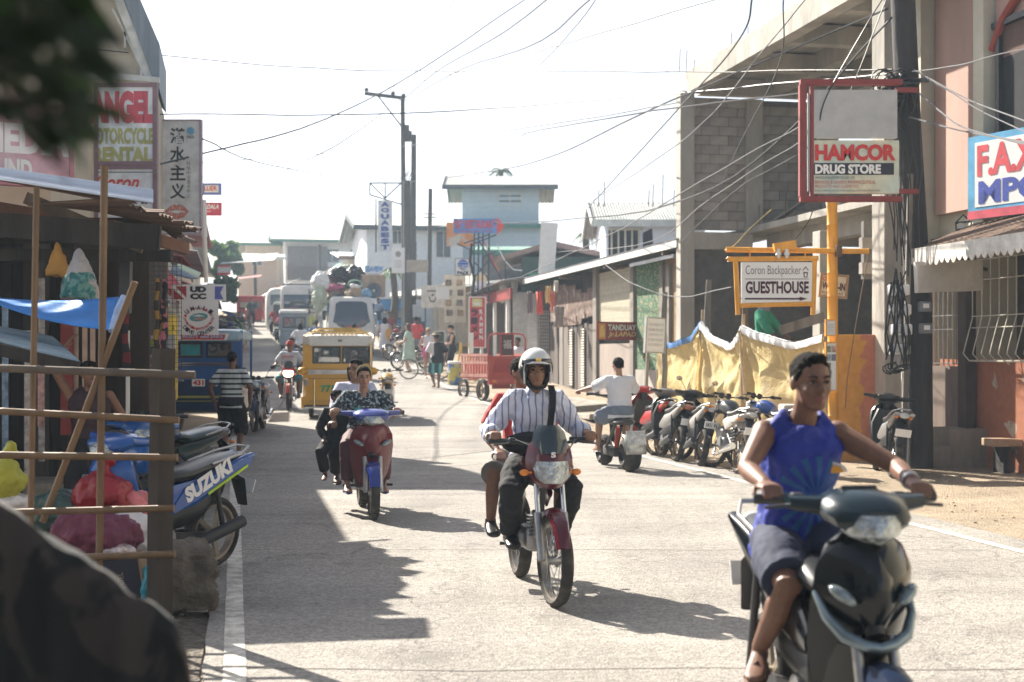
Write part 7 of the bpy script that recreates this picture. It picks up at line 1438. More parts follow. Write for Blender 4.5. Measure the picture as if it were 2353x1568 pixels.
part('arch_rail', MB().tube([(0,0,1.1),(0,0,1.6),(.06,0,1.72),(.2,0,1.75),(.9,0,1.75),(1.04,0,1.72),(1.1,0,1.6),(1.1,0,1.1)], .022, 8).tube([(.36,0,1.16),(.36,0,1.75)], .018, 6).tube([(.74,0,1.16),(.74,0,1.75)], .018, 6), redc, ct, True)
part('character_panel', MB().box((.55,.0,1.46), (.34,.02,.54)), M('panel_dark', (.07,.03,.035), .5), ct); text('福', .42, 1.36, .68, 1.6, M('character_silver', (.4,.38,.38)), ct, y=-.016, bold=.02)
for x in (.03,1.07): wheel(ct, .35, .29, .14, 'cast', x=x)
for x in (.15,.8): part('tail_light', MB().box((x,-.06,.53), (.1,.03,.07)), M('amber_lens'), ct)
wheel(ct, 2.4, .28, .1, x=.55); part('driver_frame', MB().tube([(.55,1.5,.6),(.55,2.0,.55),(.55,2.3,.95)], .04, 8).box((.55,1.65,.85), (.4,.4,.3), bev=.03), redc, ct, True)
# barrel, ladder, leaning bicycle
p = GX(1046, 43.5); br_ = thing('barrel', 'blue and yellow painted drum with a white rim lid', 'drum', p); part('drum', MB().lathe([(0,0),(.2,0),(.225,.05),(.225,.35),(.235,.37),(.225,.39),(.215,.64),(0,.64)], n=24), blotch('drum_print', (.55,.48,.12), (.1,.2,.45), 3.2, .5, .02, .6, 3), br_, True); part('lid', MB().lathe([(0,.72),(.2,.72),(.235,.7),(.235,.64),(0,.64)], n=24), whitep, br_, True)
p = GX(1076, 44.5); ld = thing('step_ladder', 'yellow folding step ladder behind the cargo tricycle', 'ladder', p, .3); q = MB(); [q.bar((s*.22,0,0),(s*.14,.3,1.25), .04) for s in (-1,1)]; [q.bar((s*.22,.7,0),(s*.14,.35,1.25), .04) for s in (-1,1)]; part('rail', q, M('ladder_yellow', (.55,.35,.06)), ld); [part('rung', MB().box((0,.08+k*.07,.3+k*.28), (.4,.06,.03)), M('ladder_yellow'), ld) for k in range(4)]
s = Sign('white cylindrical banner pole in front of the ramen sign', (1079,765,1088,812), 44, signwhite, 'sign_post', th=.12)
s = Sign('tall dark menu blackboard in a white frame beside the woman in white', (1052-10,797-10,1054+10,870-0), 47, M('blackboard', (.06,.08,.08)), 'menu_board', frame=whitep, fw=.03); s.r.location = P(1012, 800, 49)
bicycle('bicycle with large wheels parked beside the woman in the white top', GX(975, 45.5), 1.35, M('bike_grey', (.2,.2,.2)), lean=.05)

# ================= MOTORCYCLES
maroon = M('bike_maroon', (.085,.007,.014), .2, var=.06, coat=.4); f0 = V((.174,-.985,0)).normalized(); o1 = V((.163,9.59,0)); rz1 = dirz(f0.x, f0.y)
standard_bike('dark red motorcycle ridden by the white-helmeted man', o1, rz1, maroon, steer=.1, stand=False, badge=True, knob=False, rimm=M('rim_chrome', (.5,.47,.42), .25, metal=.9), R=.295)
f1 = V((.19,-.98,0)).normalized(); o2 = V((-1.45,14.3,0)); sblue = M('scooter_blue', (.012,.03,.22), .22, coat=.6, var=.05); sred = M('scooter_red', (.13,.010,.014), .25, coat=.5, var=.06)
scooter('red underbone scooter with blue handlebar cover ridden by a woman', o2, dirz(f1.x, f1.y), sred, fender=sblue, acc=M('scooter_darkred', (.12,.012,.015), .3), tailm=sred, topmat=sblue, R=.265, knob=True, stand=False)
f2 = V((.13,-.99,0)).normalized(); o3 = V((1.17,5.34,0)); sblk = M('scooter_black', (.004,.007,.010), .16, coat=.15, var=.05, spec=.35)
o = scooter('large glossy black scooter ridden by the boy in the blue jersey', o3, dirz(f2.x, f2.y), sblk, stand=False, small=True, R=.25, topmat=M('scooter_teal_black', (.006,.018,.026), .25, coat=.1, spec=.35), fender=M('fender_dark_blue', (.01,.02,.05), .3)); o.scale = (.85,1.0,1.06); [setattr(c_, 'scale', (1.17,1,1)) for c_ in o.children if c_.name.startswith('handlebar') and c_.type == 'EMPTY']
m = MB(); m.tube([(-.2,-.38,.73),(-.18,-.45,.66),(-.13,-.51,.605),(-.06,-.545,.58),(0,-.555,.572),(.06,-.545,.58),(.13,-.51,.605),(.18,-.45,.66),(.2,-.38,.73)], [.012,.02,.024,.02,.017,.02,.024,.02,.012], 10); part('chin_lip', m, M('lip_lens', (.2,.26,.3), .1, metal=.6, var=.2), o, True)
part('apron', MB().shield([(.28,.12,-.3,-.2),(.4,.165,-.42,-.22),(.5,.18,-.5,-.25),(.565,.17,-.54,-.3)], 11, .04), M('apron_black', (.01,.011,.013), .35), o, True)
# parked row on the right
def park(px, Y): return GX(px, Y)
af = V((-.17,.985,0)).normalized(); ra = dirz(af.x, af.y)
rustr = M('dusty_rim', (.3,.22,.15), .6, metal=.4)
scooter('parked red motorcycle half hidden behind the white-shirted rider', GX(1486,22.6), ra+.1, M('paint_red', (.4,.02,.02), .35, coat=.3), lean=-.1, rimm=rustr)
scooter('parked scooter with orange-brown tail lamp, second in the row', GX(1527,21.7), ra, M('dusty_silver', (.2,.19,.18), .45), lean=-.14, lightcol=M('brown_lens', (.4,.16,.08), .3), rimm=rustr, fender=M('paint_red'), shieldm=black, steer=.5)
scooter('parked dark scooter with red front fender, round mirror and white plate', GX(1583,20.9), ra-.05, M('dusty_white', (.3,.28,.26), .45), lean=-.15, fender=M('paint_red'), shieldm=M('dark_shield', (.02,.025,.03), .4), acc=black, topmat=black, steer=.55, plate_s='S431 W', rimm=rustr, mirror=True, lightcol=M('red_lens'))
standard_bike('parked dusty white motorcycle with knobbly rear tyre nearest the road', GX(1661,19.55), ra, M('dusty_white2', (.4,.38,.36), .45, dirt=.4, dirtcol=(.3,.22,.15)), lean=-.16, steer=.55, fairing=False, rimm=rustr, knob=True, tail=M('dusty_tail', (.4,.36,.32), .5), R=.3, tankm=M('tank_dark', (.06,.07,.08), .3))
standard_bike('parked naked motorcycle with blue tank and white side panels', GX(1757,19.3), ra+.25, M('panel_white', (.45,.45,.45), .4), tankm=M('tank_blue', (.015,.06,.25), .2, coat=.6), lean=-.13, steer=.3, fairing=False, rimm=darkmetal)
bk = M('paint_black', (.015,.016,.018), .3, coat=.3); scooter('parked black scooter with red tail lamp against the orange wall', GX(2030,18.9), ra-.25, bk, lean=-.13, steer=-.2, tailm=M('silver_tail', (.3,.3,.3), .3, metal=.5), rimm=darkmetal)
o = MB().box((0,0,0), (.32,.4,.26), bev=.02).build('top_box', M('cream_box', (.5,.44,.36), .8), None); o.location = P(1822, 952, 19.0); tag(o, 'plain cream carton strapped behind the blue-tanked motorcycle', 'box')
# left motorcycles
sz = M('race_blue', (.01,.085,.34), .25, coat=.4, var=.06); a3 = V((-.62,-.78,0)).normalized()
o = scooter('bright blue sport scooter with SUZUKI tail panel, parked nose to the shack', GX(345, 10.1), dirz(-.52,-.85), sz, lean=.06, small=True, R=.27, shieldm=sz, tailm=sz)
for s_, ang in ((1, math.pi/2), (-1, -math.pi/2)):
    e = bpy.data.objects.new('side_badge', None); COL.objects.link(e); e.parent = o; e.location = (s_*.135, .45, .68); e.rotation_euler = (0, -.42 if s_ > 0 else .42, ang) if 0 else (0,0,ang)
    part('badge_panel', MB().prism([(-.42,-.19),(-.36,-.2),(.38,.08),(.44,.17),(.3,.14),(-.3,-.06)] if s_ > 0 else [(.42,-.19),(.36,-.2),(-.38,.08),(-.44,.17),(-.3,.14),(.3,-.06)], -.004, .0), sz, e)
    text('SUZUKI', -.3, -.05, .2, .07, signwhite, e, y=-.008, bold=.06, rz=.42*s_, keep=False); part('green_stripe', MB().bar((-.05,-.008,-.09*1), (.36*s_,-.008,.09), .004, .02), M('lime_stripe', (.4,.6,.03)), e)
standard_bike('black motorcycle with green-tinted seat parked behind the blue scooter', GX(372, 14.0), dirz(-.45,-.89), M('dark_green_black', (.01,.03,.035), .3, coat=.4), lean=.12, steer=.5, fairing=False, seatm=M('seat_teal', (.012,.035,.035), .3), tankm=M('tank_navy', (.015,.05,.15), .25, coat=.5))
scooter('blue scooter with black seat facing the shack wall behind the rubbish', GX(300, 11.9), dirz(.4,-.92), M('scooter_blue2', (.01,.08,.28), .25, coat=.4), lean=.05, steer=.4, small=True)
# fat-tyred scooter under the man in white
a4 = V((-.22,.975,0)).normalized(); o5 = V((1.47,19.9,0)); es = thing('fat_tyre_scooter', 'low black scooter with very wide tyres ridden by the man in white', 'motorcycle', o5, dirz(a4.x, a4.y))
wheel(es, -.62, .22, .2, 'cast', name='front_wheel', rimm=darkmetal); wheel(es, .6, .235, .26, 'cast', name='rear_wheel', rimm=darkmetal)
part('frame', MB().tube([(0,-.3,.75),(0,-.2,.35),(0,0,.25),(0,.3,.3)], .035, 10).tube([(.16,.0,.3),(.17,.3,.5),(.16,.45,.62)], .022, 8).tube([(-.16,.0,.3),(-.17,.3,.5),(-.16,.45,.62)], .022, 8).tube([(0,.0,.3),(0,.2,.6)], .025, 8), black, es, True)
part('deck', MB().box((0,-.05,.24), (.24,.55,.14), bev=.03), M('dull_black', (.03,.03,.03)), es, True); part('seat', MB().rings([ring(V((0,y,z)), V((1,0,0)), V((0,0,1)), hw, .04, 12) for y, z, hw in ((-.05,.63,.06),(.1,.64,.14),(.35,.66,.16),(.5,.66,.08))]), seatmat, es, True)
part('fork', MB().cyl((.13,-.62,.22),(.1,-.42,.8), .022).cyl((-.13,-.62,.22),(-.1,-.42,.8), .022).cyl((0,-.42,.8),(0,-.36,1.0), .025), chrome, es, True); handlebar(es, (0,-.38,1.03), .36, mirror=False)
m = MB(); m.rings([[V((x,.6-.29*math.cos(t)*-1*1, .235+.29*math.sin(t))) for x in (-.14,-.08,.08,.14)] for t in [k*.2+.05 for k in range(7)]], False, False); fd = part('rear_fender', m, M('sticker_silver', (.4,.4,.38), .35, metal=.4, var=.5, scale=12), es, True); md = fd.modifiers.new('t','SOLIDIFY'); md.thickness = .01
part('rear_plate', MB().box((0,.88,.47), (.27,.02,.2), (.35,0,0), .02), M('sticker_plate', (.5,.5,.48), .4, var=.5, scale=16), es, True); [part('shock_absorber', MB().cyl((s*.12,.35,.32),(s*.12,.45,.6), .03), M('spring_red', (.3,.03,.02)), es, True) for s in (-1,1)]
# ================= PEOPLE
tee = M('tee_white', (.66,.66,.69), .9, var=.05); denim = M('denim_grey', (.16,.19,.24), .9, var=.2, scale=9); blackc = M('black_cloth', (.012,.012,.015), .9, var=.3); navy = M('navy_cloth', (.02,.027,.06), .85, var=.2); redc_ = M('red_cloth', (.34,.03,.028), .85, var=.15); helmw = M('helmet_white', (.6,.62,.6), .25, coat=.4, var=.1, scale=8)
flip_ = M('sandal_dark', (.04,.025,.02), .7); shoeb = M('shoe_black', (.015,.015,.015), .35)
# helmet rider
shirt = stripes('striped_shirt', (.60,.62,.72), (.20,.22,.38), 'X', 22, .24, .05)
R1 = rider('man in a white open-face helmet and white blue-striped shirt riding the red motorcycle', (.135,9.72,0), 10, H=1.62, hw=.88, kout=.18, seat=.77, reach=.40, bar=1.04, barw=.335, lean=.11, footx=.17, footf=.10, footz=.39, look=7, sk=skin, top=dict(mat=shirt, sleeve=1.92, off=.022, disp=.04, collar=True, hem=.1), bottom=dict(mat=blackc, len=1.93, off=.018, r=.05, disp=.03), shoes=('shoe', shoeb), vox=.007, hair='none')
root, arms, legs, Mx, org, hp = R1
def shell(keep_, r=(.118,.142,.135), c=(0,-.008,.02), nu=40, nv=28):
    e = MB(); e.ell(c, r, nu=nu, nv=nv); out = MB(); out.v = e.v
    for f in e.f:
        q = sum((e.v[i] for i in f), V((0,0,0))) / len(f)
        if keep_(q): out.f.append(f); out.mi.append(0)
    return out
opening = lambda q: q.y > .045 and q.z < .052 and abs(q.x) < .088
h = hp('helmet', shell(lambda q: q.z > -.105 and not opening(q) and (q.z > .0 + .35*max(0,q.y) or False)), helmw); md = h.modifiers.new('t','SOLIDIFY'); md.thickness = .02; md.offset = -1
h = hp('helmet_lower', shell(lambda q: q.z > -.115 and not opening(q) and q.z <= .012 + .35*max(0,q.y), (.119,.143,.136)), black); md = h.modifiers.new('t','SOLIDIFY'); md.thickness = .028; md.offset = -1
h = hp('helmet_visor_band', shell(lambda q: q.y > .06 and .038 < q.z < .085 and abs(q.x) < .105, (.122,.146,.139)), M('visor_black', (.02,.02,.025), .15, coat=.5)); md = h.modifiers.new('t','SOLIDIFY'); md.thickness = .01
hp('helmet_sticker', MB().box((0,.133,.065), (.035,.006,.028), (-.3,0,0)), M('sticker_yellow', (.65,.42,.05), .4)); hp('chin_strap', MB().tube([(-.085,.02,-.06),(-.05,.05,-.115),(0,.065,-.125),(.05,.05,-.115),(.085,.02,-.06)], .012, 6), black); hp('helmet_trim', MB().tube([(-.089,.07,-.09),(-.092,.075,-.0),(-.085,.085,.04),(-.04,.13,.052),(0,.142,.054),(.04,.13,.052),(.085,.085,.04),(.092,.075,-.0),(.089,.07,-.09)], .007, 6), chrome if 0 else M('trim_white', (.6,.6,.6)))
m = MB(); P_ = lambda x, y, z: V((x,y,z)); sx0 = root.location
pts_ = [V((.235,9.70,1.385)), V((.262,9.59,1.385)), V((.272,9.505,1.33)), V((.268,9.462,1.24)), V((.25,9.45,1.1)), V((.22,9.47,.98))]; m.rings([[p_ - sx0 + V((-.022,0,0)), p_ - sx0 + V((.022,0,0)), p_ - sx0 + V((.022,-.012,0)), p_ - sx0 + V((-.022,-.012,0))] for p_ in pts_]); m.build('bag_strap', blackc, root)
m = MB(); m.ell((.13-sx0.x, 9.50-sx0.y, 1.0-sx0.z), (.21,.09,.08)); mods(m.build('sling_bag', blackc, root, True), .012, 2, .03)
R2 = rider('passenger in a red shirt sitting behind the helmeted man', (.055,10.2,0), 10, H=1.55, hw=.85, seat=.77, lean=.06, footx=.24, footf=.18, footz=.42, look=35, sk=skin2, top=dict(mat=redc_, sleeve=.8, off=.02), bottom=dict(mat=M('shorts_olive', (.12,.11,.1)), len=1.0, off=.025), shoes=('shoe', shoeb), hands=((.2,.25,.92),(-.2,.25,.92)), vox=.009)
# foreground boy
def jersey():
    def f(N, L, v):
        s_ = N.new('ShaderNodeSeparateXYZ'); L.new(v, s_.inputs[0]); dx = mth(N, L, 'SUBTRACT', s_.outputs['X'], .06); dz = mth(N, L, 'SUBTRACT', s_.outputs['Z'], 1.04)
        an = mth(N, L, 'ARCTAN2', dz, dx); rr = mth(N, L, 'SQRT', mth(N, L, 'ADD', mth(N, L, 'MULTIPLY', dx, dx), mth(N, L, 'MULTIPLY', dz, dz)))
        ray = mth(N, L, 'GREATER_THAN', mth(N, L, 'SINE', mth(N, L, 'MULTIPLY', an, 17)), .1); near = mth(N, L, 'LESS_THAN', rr, .16); return mth(N, L, 'MULTIPLY', mth(N, L, 'MULTIPLY', ray, near), .8)
    return mix_mask('blue_jersey', (.006,.022,.25), (.008,.09,.22), f, .7)
R3 = person('boy in a sleeveless blue basketball jersey riding the black scooter in front', (1.135,5.74,.85), (1.15,5.64,1.33), (1.172,5.56,1.485), V((.22,-1,0.02)), (V((.92,5.165,1.125)), V((1.475,5.24,1.125))), (P(1745,1490,5.62), V((1.35,5.40,.42))), H=1.62, sk=skin2, top=dict(mat=jersey(), sleeve=None, off=.028, hem=.1, disp=.05), bottom=dict(mat=navy, len=.88, off=.022, r=.075), shoes=('sandal', M('sandal_brown', (.1,.04,.025))), vox=.006,
    body=V((.08,-1,0)), elb=(V((-.9,.3,-.5)), V((.9,.3,-.35))), hw=.87, kneeh=(V((.15,-1,.6)), V((.4,-1,.6))), footd=(V((-.3,-1,-.15)), V((.1,-1,0))), ground=0)
root = R3[0]; rl = root.location
m = MB(); c = P(1905,1085,5.555) - rl; m.rings([[c + V((.075*math.cos(t), .012*abs(math.cos(t)), .04*math.sin(t)))*1.0 for t in [k*math.pi/9 for k in range(10)]], [c + V((.0,-.002,0)) + V((.062*math.cos(t), .01*abs(math.cos(t)), .03*math.sin(t))) for t in [k*math.pi/9 for k in range(10)]]], False, False); m.build('jersey_emblem', M('emblem_white', (.5,.5,.48)), root); m = MB(); m.rings([[c + V((.06*math.cos(t), .0, .028*math.sin(t))) for t in [k*math.pi/9 for k in range(10)]], [c + V((.02*math.cos(t), 0, -.005)) for t in [k*math.pi/9 for k in range(10)]]], False, False); m.build('jersey_emblem', M('emblem_orange', (.6,.28,.03)), root)
wr = R3[1][1][2]; e_ = R3[1][1][1]; d_ = (wr - e_).normalized(); m = MB(); m.tube([wr - d_*.035 - rl, wr - d_*.012 - rl], [.036,.034], 14); m.build('wristwatch', steel, root, True)
# woman and passengers
floral = blotch('floral_blouse', (.015,.025,.035), (.28,.36,.4), 34, .56, .03)
R4 = rider('woman in a dark floral blouse with a green towel riding the red scooter', (-1.52,14.47,0), 11, H=1.52, seat=.68, reach=.44, bar=1.01, barw=.32, lean=.10, footx=.18, footf=.32, footz=.31, look=12, sk=M('skin_light', (.34,.19,.13), .5), top=dict(mat=floral, sleeve=.75, off=.02, vneck=1), bottom=dict(mat=M('maroon_trousers', (.07,.015,.02)), len=1.9, off=.02), shoes=('sandal', M('sandal_blue', (.03,.08,.2))), hair='tied', vox=.008)
hp = R4[5]; hp('headband', MB().tube([(-.083,-.02,.0),(-.08,.0,.07),(-.045,.005,.125),(0,.008,.138),(.045,.005,.125),(.08,.0,.07),(.083,-.02,.0)], .007, 6), M('band_yellow', (.5,.42,.18)))
rl = R4[0].location; m = MB(); m.rings([[V(q)-rl + V((-.035,0,0)), V(q)-rl + V((.03,-.01,0))] for q in ((-1.60,14.40,1.23),(-1.585,14.30,1.17),(-1.56,14.27,1.06),(-1.53,14.26,.95),(-1.51,14.27,.86))], False, False); o = m.build('towel', stripes('towel', (.08,.35,.3), (.3,.5,.42), 'Z', 16, .5), R4[0], True); md = o.modifiers.new('t','SOLIDIFY'); md.thickness = .012
rider('woman with long dark hair and pale long sleeves riding pillion on the red scooter', (-1.66,15.0,0), 11, H=1.55, seat=.74, lean=.02, footx=.2, footf=.15, footz=.34, look=-20, sk=skin, top=dict(mat=M('pale_lavender', (.45,.46,.6), .9), sleeve=1.8, off=.022), bottom=dict(mat=blackc, len=1.9, off=.02), hair='long', shoes=('sandal', flip_), hands=((.26,.45,.85),(-.2,.45,.9)), vox=.01)
rider('small child in black squeezed between the two women on the scooter', (-1.80,14.72,0), 0, H=1.12, seat=.62, lean=.04, footx=.12, footf=.1, footz=.36, look=60, sk=skin2, top=dict(mat=blackc, sleeve=1.8, off=.018), bottom=dict(mat=blackc, len=1.8, off=.018), hands=((.12,.12,.72),(-.15,.2,.85)), vox=.01)
# man in white on fat scooter
rider('man in a white T-shirt seen from behind on the fat-tyred scooter', (1.50,19.72,0), math.degrees(dirz(a4.x, a4.y)), H=1.64, seat=.70, lean=.06, footx=.2, footf=.42, footz=.30, sk=M('skin_light'), top=dict(mat=tee, sleeve=.85, off=.024, disp=.03, hem=.1), bottom=dict(mat=denim, len=.95, off=.035), shoes=('sandal', M('sandal_white', (.5,.48,.45))), hands=((.33,.50,1.06),(-.42,.50,1.08)), vox=.009, facefeat=False)
# striped shirt man
walker('boy in a green and white striped T-shirt and black shorts walking away', px=532, Y=22.0, face=178, H=1.66, gait=.25, sk=skin2, top=dict(mat=stripes('striped_tee', (.55,.58,.58), (.008,.035,.035), 'Z', 12.5, .36), sleeve=.75, off=.024, hem=.1), bottom=dict(mat=blackc, len=1.02, off=.04, r=.085), vox=.009, arms=((.27,.05,-.47),(.26,-.02,-.47)), facefeat=False, shoes=('sandal', flip_))
walker('man in a dark vest reaching up under the shack roof behind the fence', px=207, Y=12.3, face=10, H=1.55, sk=M('skin_shade', (.2,.1,.06)), top=dict(mat=M('vest_plum', (.03,.012,.018)), sleeve=None, off=.03, hem=.2), bottom=dict(mat=blackc, len=1.9, off=.04), arms=((.2,.08,.46),(.3,.1,-.42)), vox=.011, look=35)
# green worker on the building
o = walker('worker in a green long-sleeved shirt and grey scarf holding a plank', px=1752, Y=24.6, face=55, H=1.6, z=1.02, sk=skin2, top=dict(mat=M('worker_green', (.03,.25,.15), .9), sleeve=1.85, off=.03, hem=.15), bottom=dict(mat=denim, len=1.9, off=.03), arms=((.3,.35,-.42),(.1,.4,-.4)), vox=.012)
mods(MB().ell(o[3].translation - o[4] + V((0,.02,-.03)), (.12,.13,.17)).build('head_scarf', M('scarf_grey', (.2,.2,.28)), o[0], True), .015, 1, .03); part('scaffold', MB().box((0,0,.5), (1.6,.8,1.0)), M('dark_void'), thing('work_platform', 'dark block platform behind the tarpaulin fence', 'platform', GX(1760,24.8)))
o = MB().bar(P(1792,760,24.0), P(1895,728,23.6), .03, .16).build('plank', greywood, None); tag(o, 'grey weathered plank held out by the green-shirted worker', 'plank')
# riders further up
fr_ = V((.19,-.98,0)); q = GX(664, 33.4); standard_bike('red motorcycle with its headlamp lit coming down the road', q, .12, M('paint_red'), lit=True, R=.3)
def capp(R_, mat, brim=True):
    hp = R_[5]; h = hp('cap', shell(lambda q: q.z > .03, (.09,.108,.11), (0,-.012,.02), 20, 14), mat)
    if brim: hp('cap_brim', MB().rings([[V((x, .085+.05*(1-(x/.075)**2), .045+.01*(1-(x/.075)**2))), V((x,.075,.052))] for x in (-.075,-.05,-.025,0,.025,.05,.075)], False, False), mat)
R_ = rider('man in a red cap and white printed T-shirt riding the red motorcycle', q + V((.0,.12,0)), 7, H=1.62, seat=.78, reach=.42, barw=.335, footx=.2, footf=.12, footz=.36, lean=.08, sk=skin2, top=dict(mat=M('tee_pale_blue', (.5,.55,.62)), sleeve=.8, off=.024), bottom=dict(mat=M('shorts_teal', (.03,.22,.3)), len=1.0, off=.03), shoes=('sandal', flip_), vox=.012); capp(R_, M('cap_red', (.5,.03,.03)))
q_ = R_[0].location; text('INDEPENDENCE', -.13, 1.22, .13, 1.26, signred, R_[0], y=-.24, bold=.03); text('MOTORS', -.1, 1.06, .1, 1.1, signred, R_[0], y=-.24, bold=.03)
rider('passenger in grey-blue behind the red-capped rider', q + V((-.03,.6,0)), 7, H=1.6, seat=.86, lean=.04, sk=skin2, top=dict(mat=M('tee_slate', (.12,.14,.2)), sleeve=.8), bottom=dict(mat=blackc, len=1.9), hands=((.2,.2,.9),(-.2,.2,.9)), vox=.014, facefeat=False)
AW = math.degrees(dirz(-.19,.98))
def rp(lab_b, lab_p, px, Y, col, shirt_c, face=AW, bikekw={}, pants=blackc, sk_=skin2, hair='short', seat=.8, **kw):
    q = GX(px, Y); an = math.radians(face); standard_bike(lab_b, q, an, col, fairing=False, **bikekw); f = V((math.sin(an), -math.cos(an), 0))
    return rider(lab_p, q - f*.12, face, H=1.6, seat=seat, reach=.42, footx=.2, footf=.1, footz=.36, top=dict(mat=shirt_c, sleeve=.8, off=.025), bottom=dict(mat=pants, len=1.9, off=.02), sk=sk_, hair=hair, vox=.02, facefeat=False, **kw)
rp('dark motorcycle going up the road under the red-shirted man', 'man in a red shirt riding away up the road', 634, 67, bk, redc_); rp('motorcycle with red tail lamp beside the white-roofed tricycle', 'person in a pink shirt riding beside the white-roofed tricycle', 652, 60, bk, M('tee_pink', (.5,.08,.14)))
rp('motorcycle under the rider in yellow beside the van', 'person in a bright yellow-green shirt riding past the van', 709, 61, bk, M('tee_lime', (.5,.52,.15))); rp('motorcycle just beyond the yellow tricycle on the left', 'woman in a white top and dark hair riding behind the tricycle', 690, 50, bk, tee, hair='long'); rp('motorcycle in front of the truck', 'man in a blue checked shirt riding in front of the truck', 727, 52, bk, M('tee_blue_check', (.14,.2,.38), .9, var=.4, scale=20)); rp('motorcycle hidden behind the roof rack', 'man with close-cropped dark hair and cream shirt beyond the roof rack', 814, 46, bk, M('tee_cream', (.5,.42,.28)), seat=.95)
walker('person with a dark cap sitting inside the yellow tricycle', px=826, Y=31.6, face=0, H=1.35, z=.42, sk=skin2, top=dict(mat=blackc, sleeve=.8), vox=.016, facefeat=False, hair='short')
# left far group
q = GX(576, 79); bicycle('dark bicycle ridden down the left side', q, .1, bk); rider('cyclist in a dark vest with grey sleeves on the left of the road', q + V((0,.2,0)), 8, H=1.66, seat=.9, reach=.5, bar=1.02, barw=.28, footx=.12, footf=.2, footz=.3, top=dict(mat=M('tee_dark_slate', (.03,.05,.06)), sleeve=.9), bottom=dict(mat=blackc, len=1.9), sk=skin2, vox=.02)
q = GX(553, 62); bicycle('small green bicycle held by the boy in the football shirt', q, .5, M('bike_green', (.1,.4,.15))); walker('boy in a black and lime football shirt standing with a bicycle', px=549, Y=63, face=10, H=1.5, sk=skin2, top=dict(mat=blotch('football_shirt', (.02,.03,.03), (.25,.5,.1), 6, .62), sleeve=.7), bottom=dict(mat=blackc, len=1.0), vox=.02)
bp_ = walker('tourist in a yellow top with a large dark backpack walking up', px=541, Y=46, face=AW, H=1.68, gait=.3, sk=skin3, top=dict(mat=M('tee_yellow', (.6,.5,.12)), sleeve=.5), bottom=dict(mat=blackc, len=1.0), vox=.018, facefeat=False)
bpo = thing('backpack', 'large dark green backpack worn by the tourist', 'backpack', bp_[0].location + V((.03,-.2,1.2)), TH); mods(part('bag', MB().box((0,0,0), (.34,.2,.52), bev=.08), M('pack_dark', (.03,.06,.055)), bpo, True), .02, 2, .03)
walker('woman in a black top and yellow visor facing down the road', px=517, Y=48, face=-20, H=1.6, sk=skin3, top=dict(mat=blackc, sleeve=.6), bottom=dict(mat=M('skirt_tan', (.4,.3,.15)), len=1.0), vox=.018)
walker('person in black strolling at the far road end', px=606, Y=112, face=AW, H=1.7, sk=skin, top=dict(mat=blackc, sleeve=.8), bottom=dict(mat=M('skirt_tan'), len=1.2), vox=.03, facefeat=False); walker('person in orange at the far road end', px=620, Y=106, face=0, H=1.6, sk=skin, top=dict(mat=M('tee_orange', (.5,.18,.08)), sleeve=.8), bottom=dict(mat=blackc, len=1.9), vox=.03, facefeat=False)
k_ = 0
for px, Y, l in ((522,58,'nearest'),(528,64,'second'),(534,70,'third'),(541,77,'fourth'),(548,86,'farthest')):
    (standard_bike if k_ % 2 else scooter)('%s motorcycle of the parked row on the far left side' % l, GX(px-4, Y), 1.2 + k_*.1, (bk, sz, M('dusty_white'))[k_ % 3], group='motorcycles parked along the far left side', lean=.12); k_ += 1
# right side crowd
walker('woman in a white sun dress with an orange bag walking up', px=884, Y=55, face=190, H=1.63, gait=.35, sk=skin3, top=dict(mat=tee, sleeve=None, off=.015), bottom=dict(mat=tee, skirt=.42, name='dress', off=.01), hair='long', vox=.018, facefeat=False, shoes=('sandal', flip_))
ob = thing('shoulder_bag', 'orange cloth bag on the white-dressed woman', 'bag', GX(892, 54.6) + V((0,0,.95))); mods(part('bag', MB().ell((0,0,0), (.12,.07,.24)), M('bag_orange', (.6,.33,.08)), ob, True), .02, 1, .03)
walker('person in dark red with a light blue bag beyond the white dress', px=896, Y=59, face=0, H=1.65, sk=skin, top=dict(mat=M('top_red_dark', (.25,.05,.06)), sleeve=.6), bottom=dict(mat=denim, len=1.9), vox=.02)
walker('woman in a loose mint dress with long brown hair', px=940, Y=48.5, face=-100, H=1.7, sk=skin3, top=dict(mat=M('dress_mint', (.42,.55,.47)), sleeve=.5, off=.03), bottom=dict(mat=M('dress_mint'), skirt=.45, name='dress', off=.05), hair='long', hairmat=hairb, vox=.018, gait=.25, arms=((.1,.3,-.3),(.1,.3,-.3)), facefeat=False, shoes=('sandal', flip_))
walker('man in a red T-shirt standing behind the mint dress', px=956, Y=53, face=180, H=1.72, sk=skin2, top=dict(mat=M('tee_red', (.55,.06,.06)), sleeve=.8, off=.03), bottom=dict(mat=denim, len=1.1), vox=.02, facefeat=False)
walker('blond woman in a white vest carrying a pink bag', px=984, Y=46, face=15, H=1.66, sk=skin3, top=dict(mat=tee, sleeve=None, off=.02), bottom=dict(mat=M('shorts_pink', (.5,.3,.3)), len=.5), hairmat=M('hair_blond', (.45,.32,.15)), hair='bun', vox=.016, gait=.2, arms=((.22,.05,-.48),(.2,.15,-.35)))
ob = thing('handbag', 'pink handbag held by the blond woman', 'bag', GX(976, 45.7) + V((0,0,.85))); mods(part('bag', MB().ell((0,0,0), (.1,.07,.2)), M('bag_pink', (.6,.12,.3)), ob, True), .02, 1, .02)
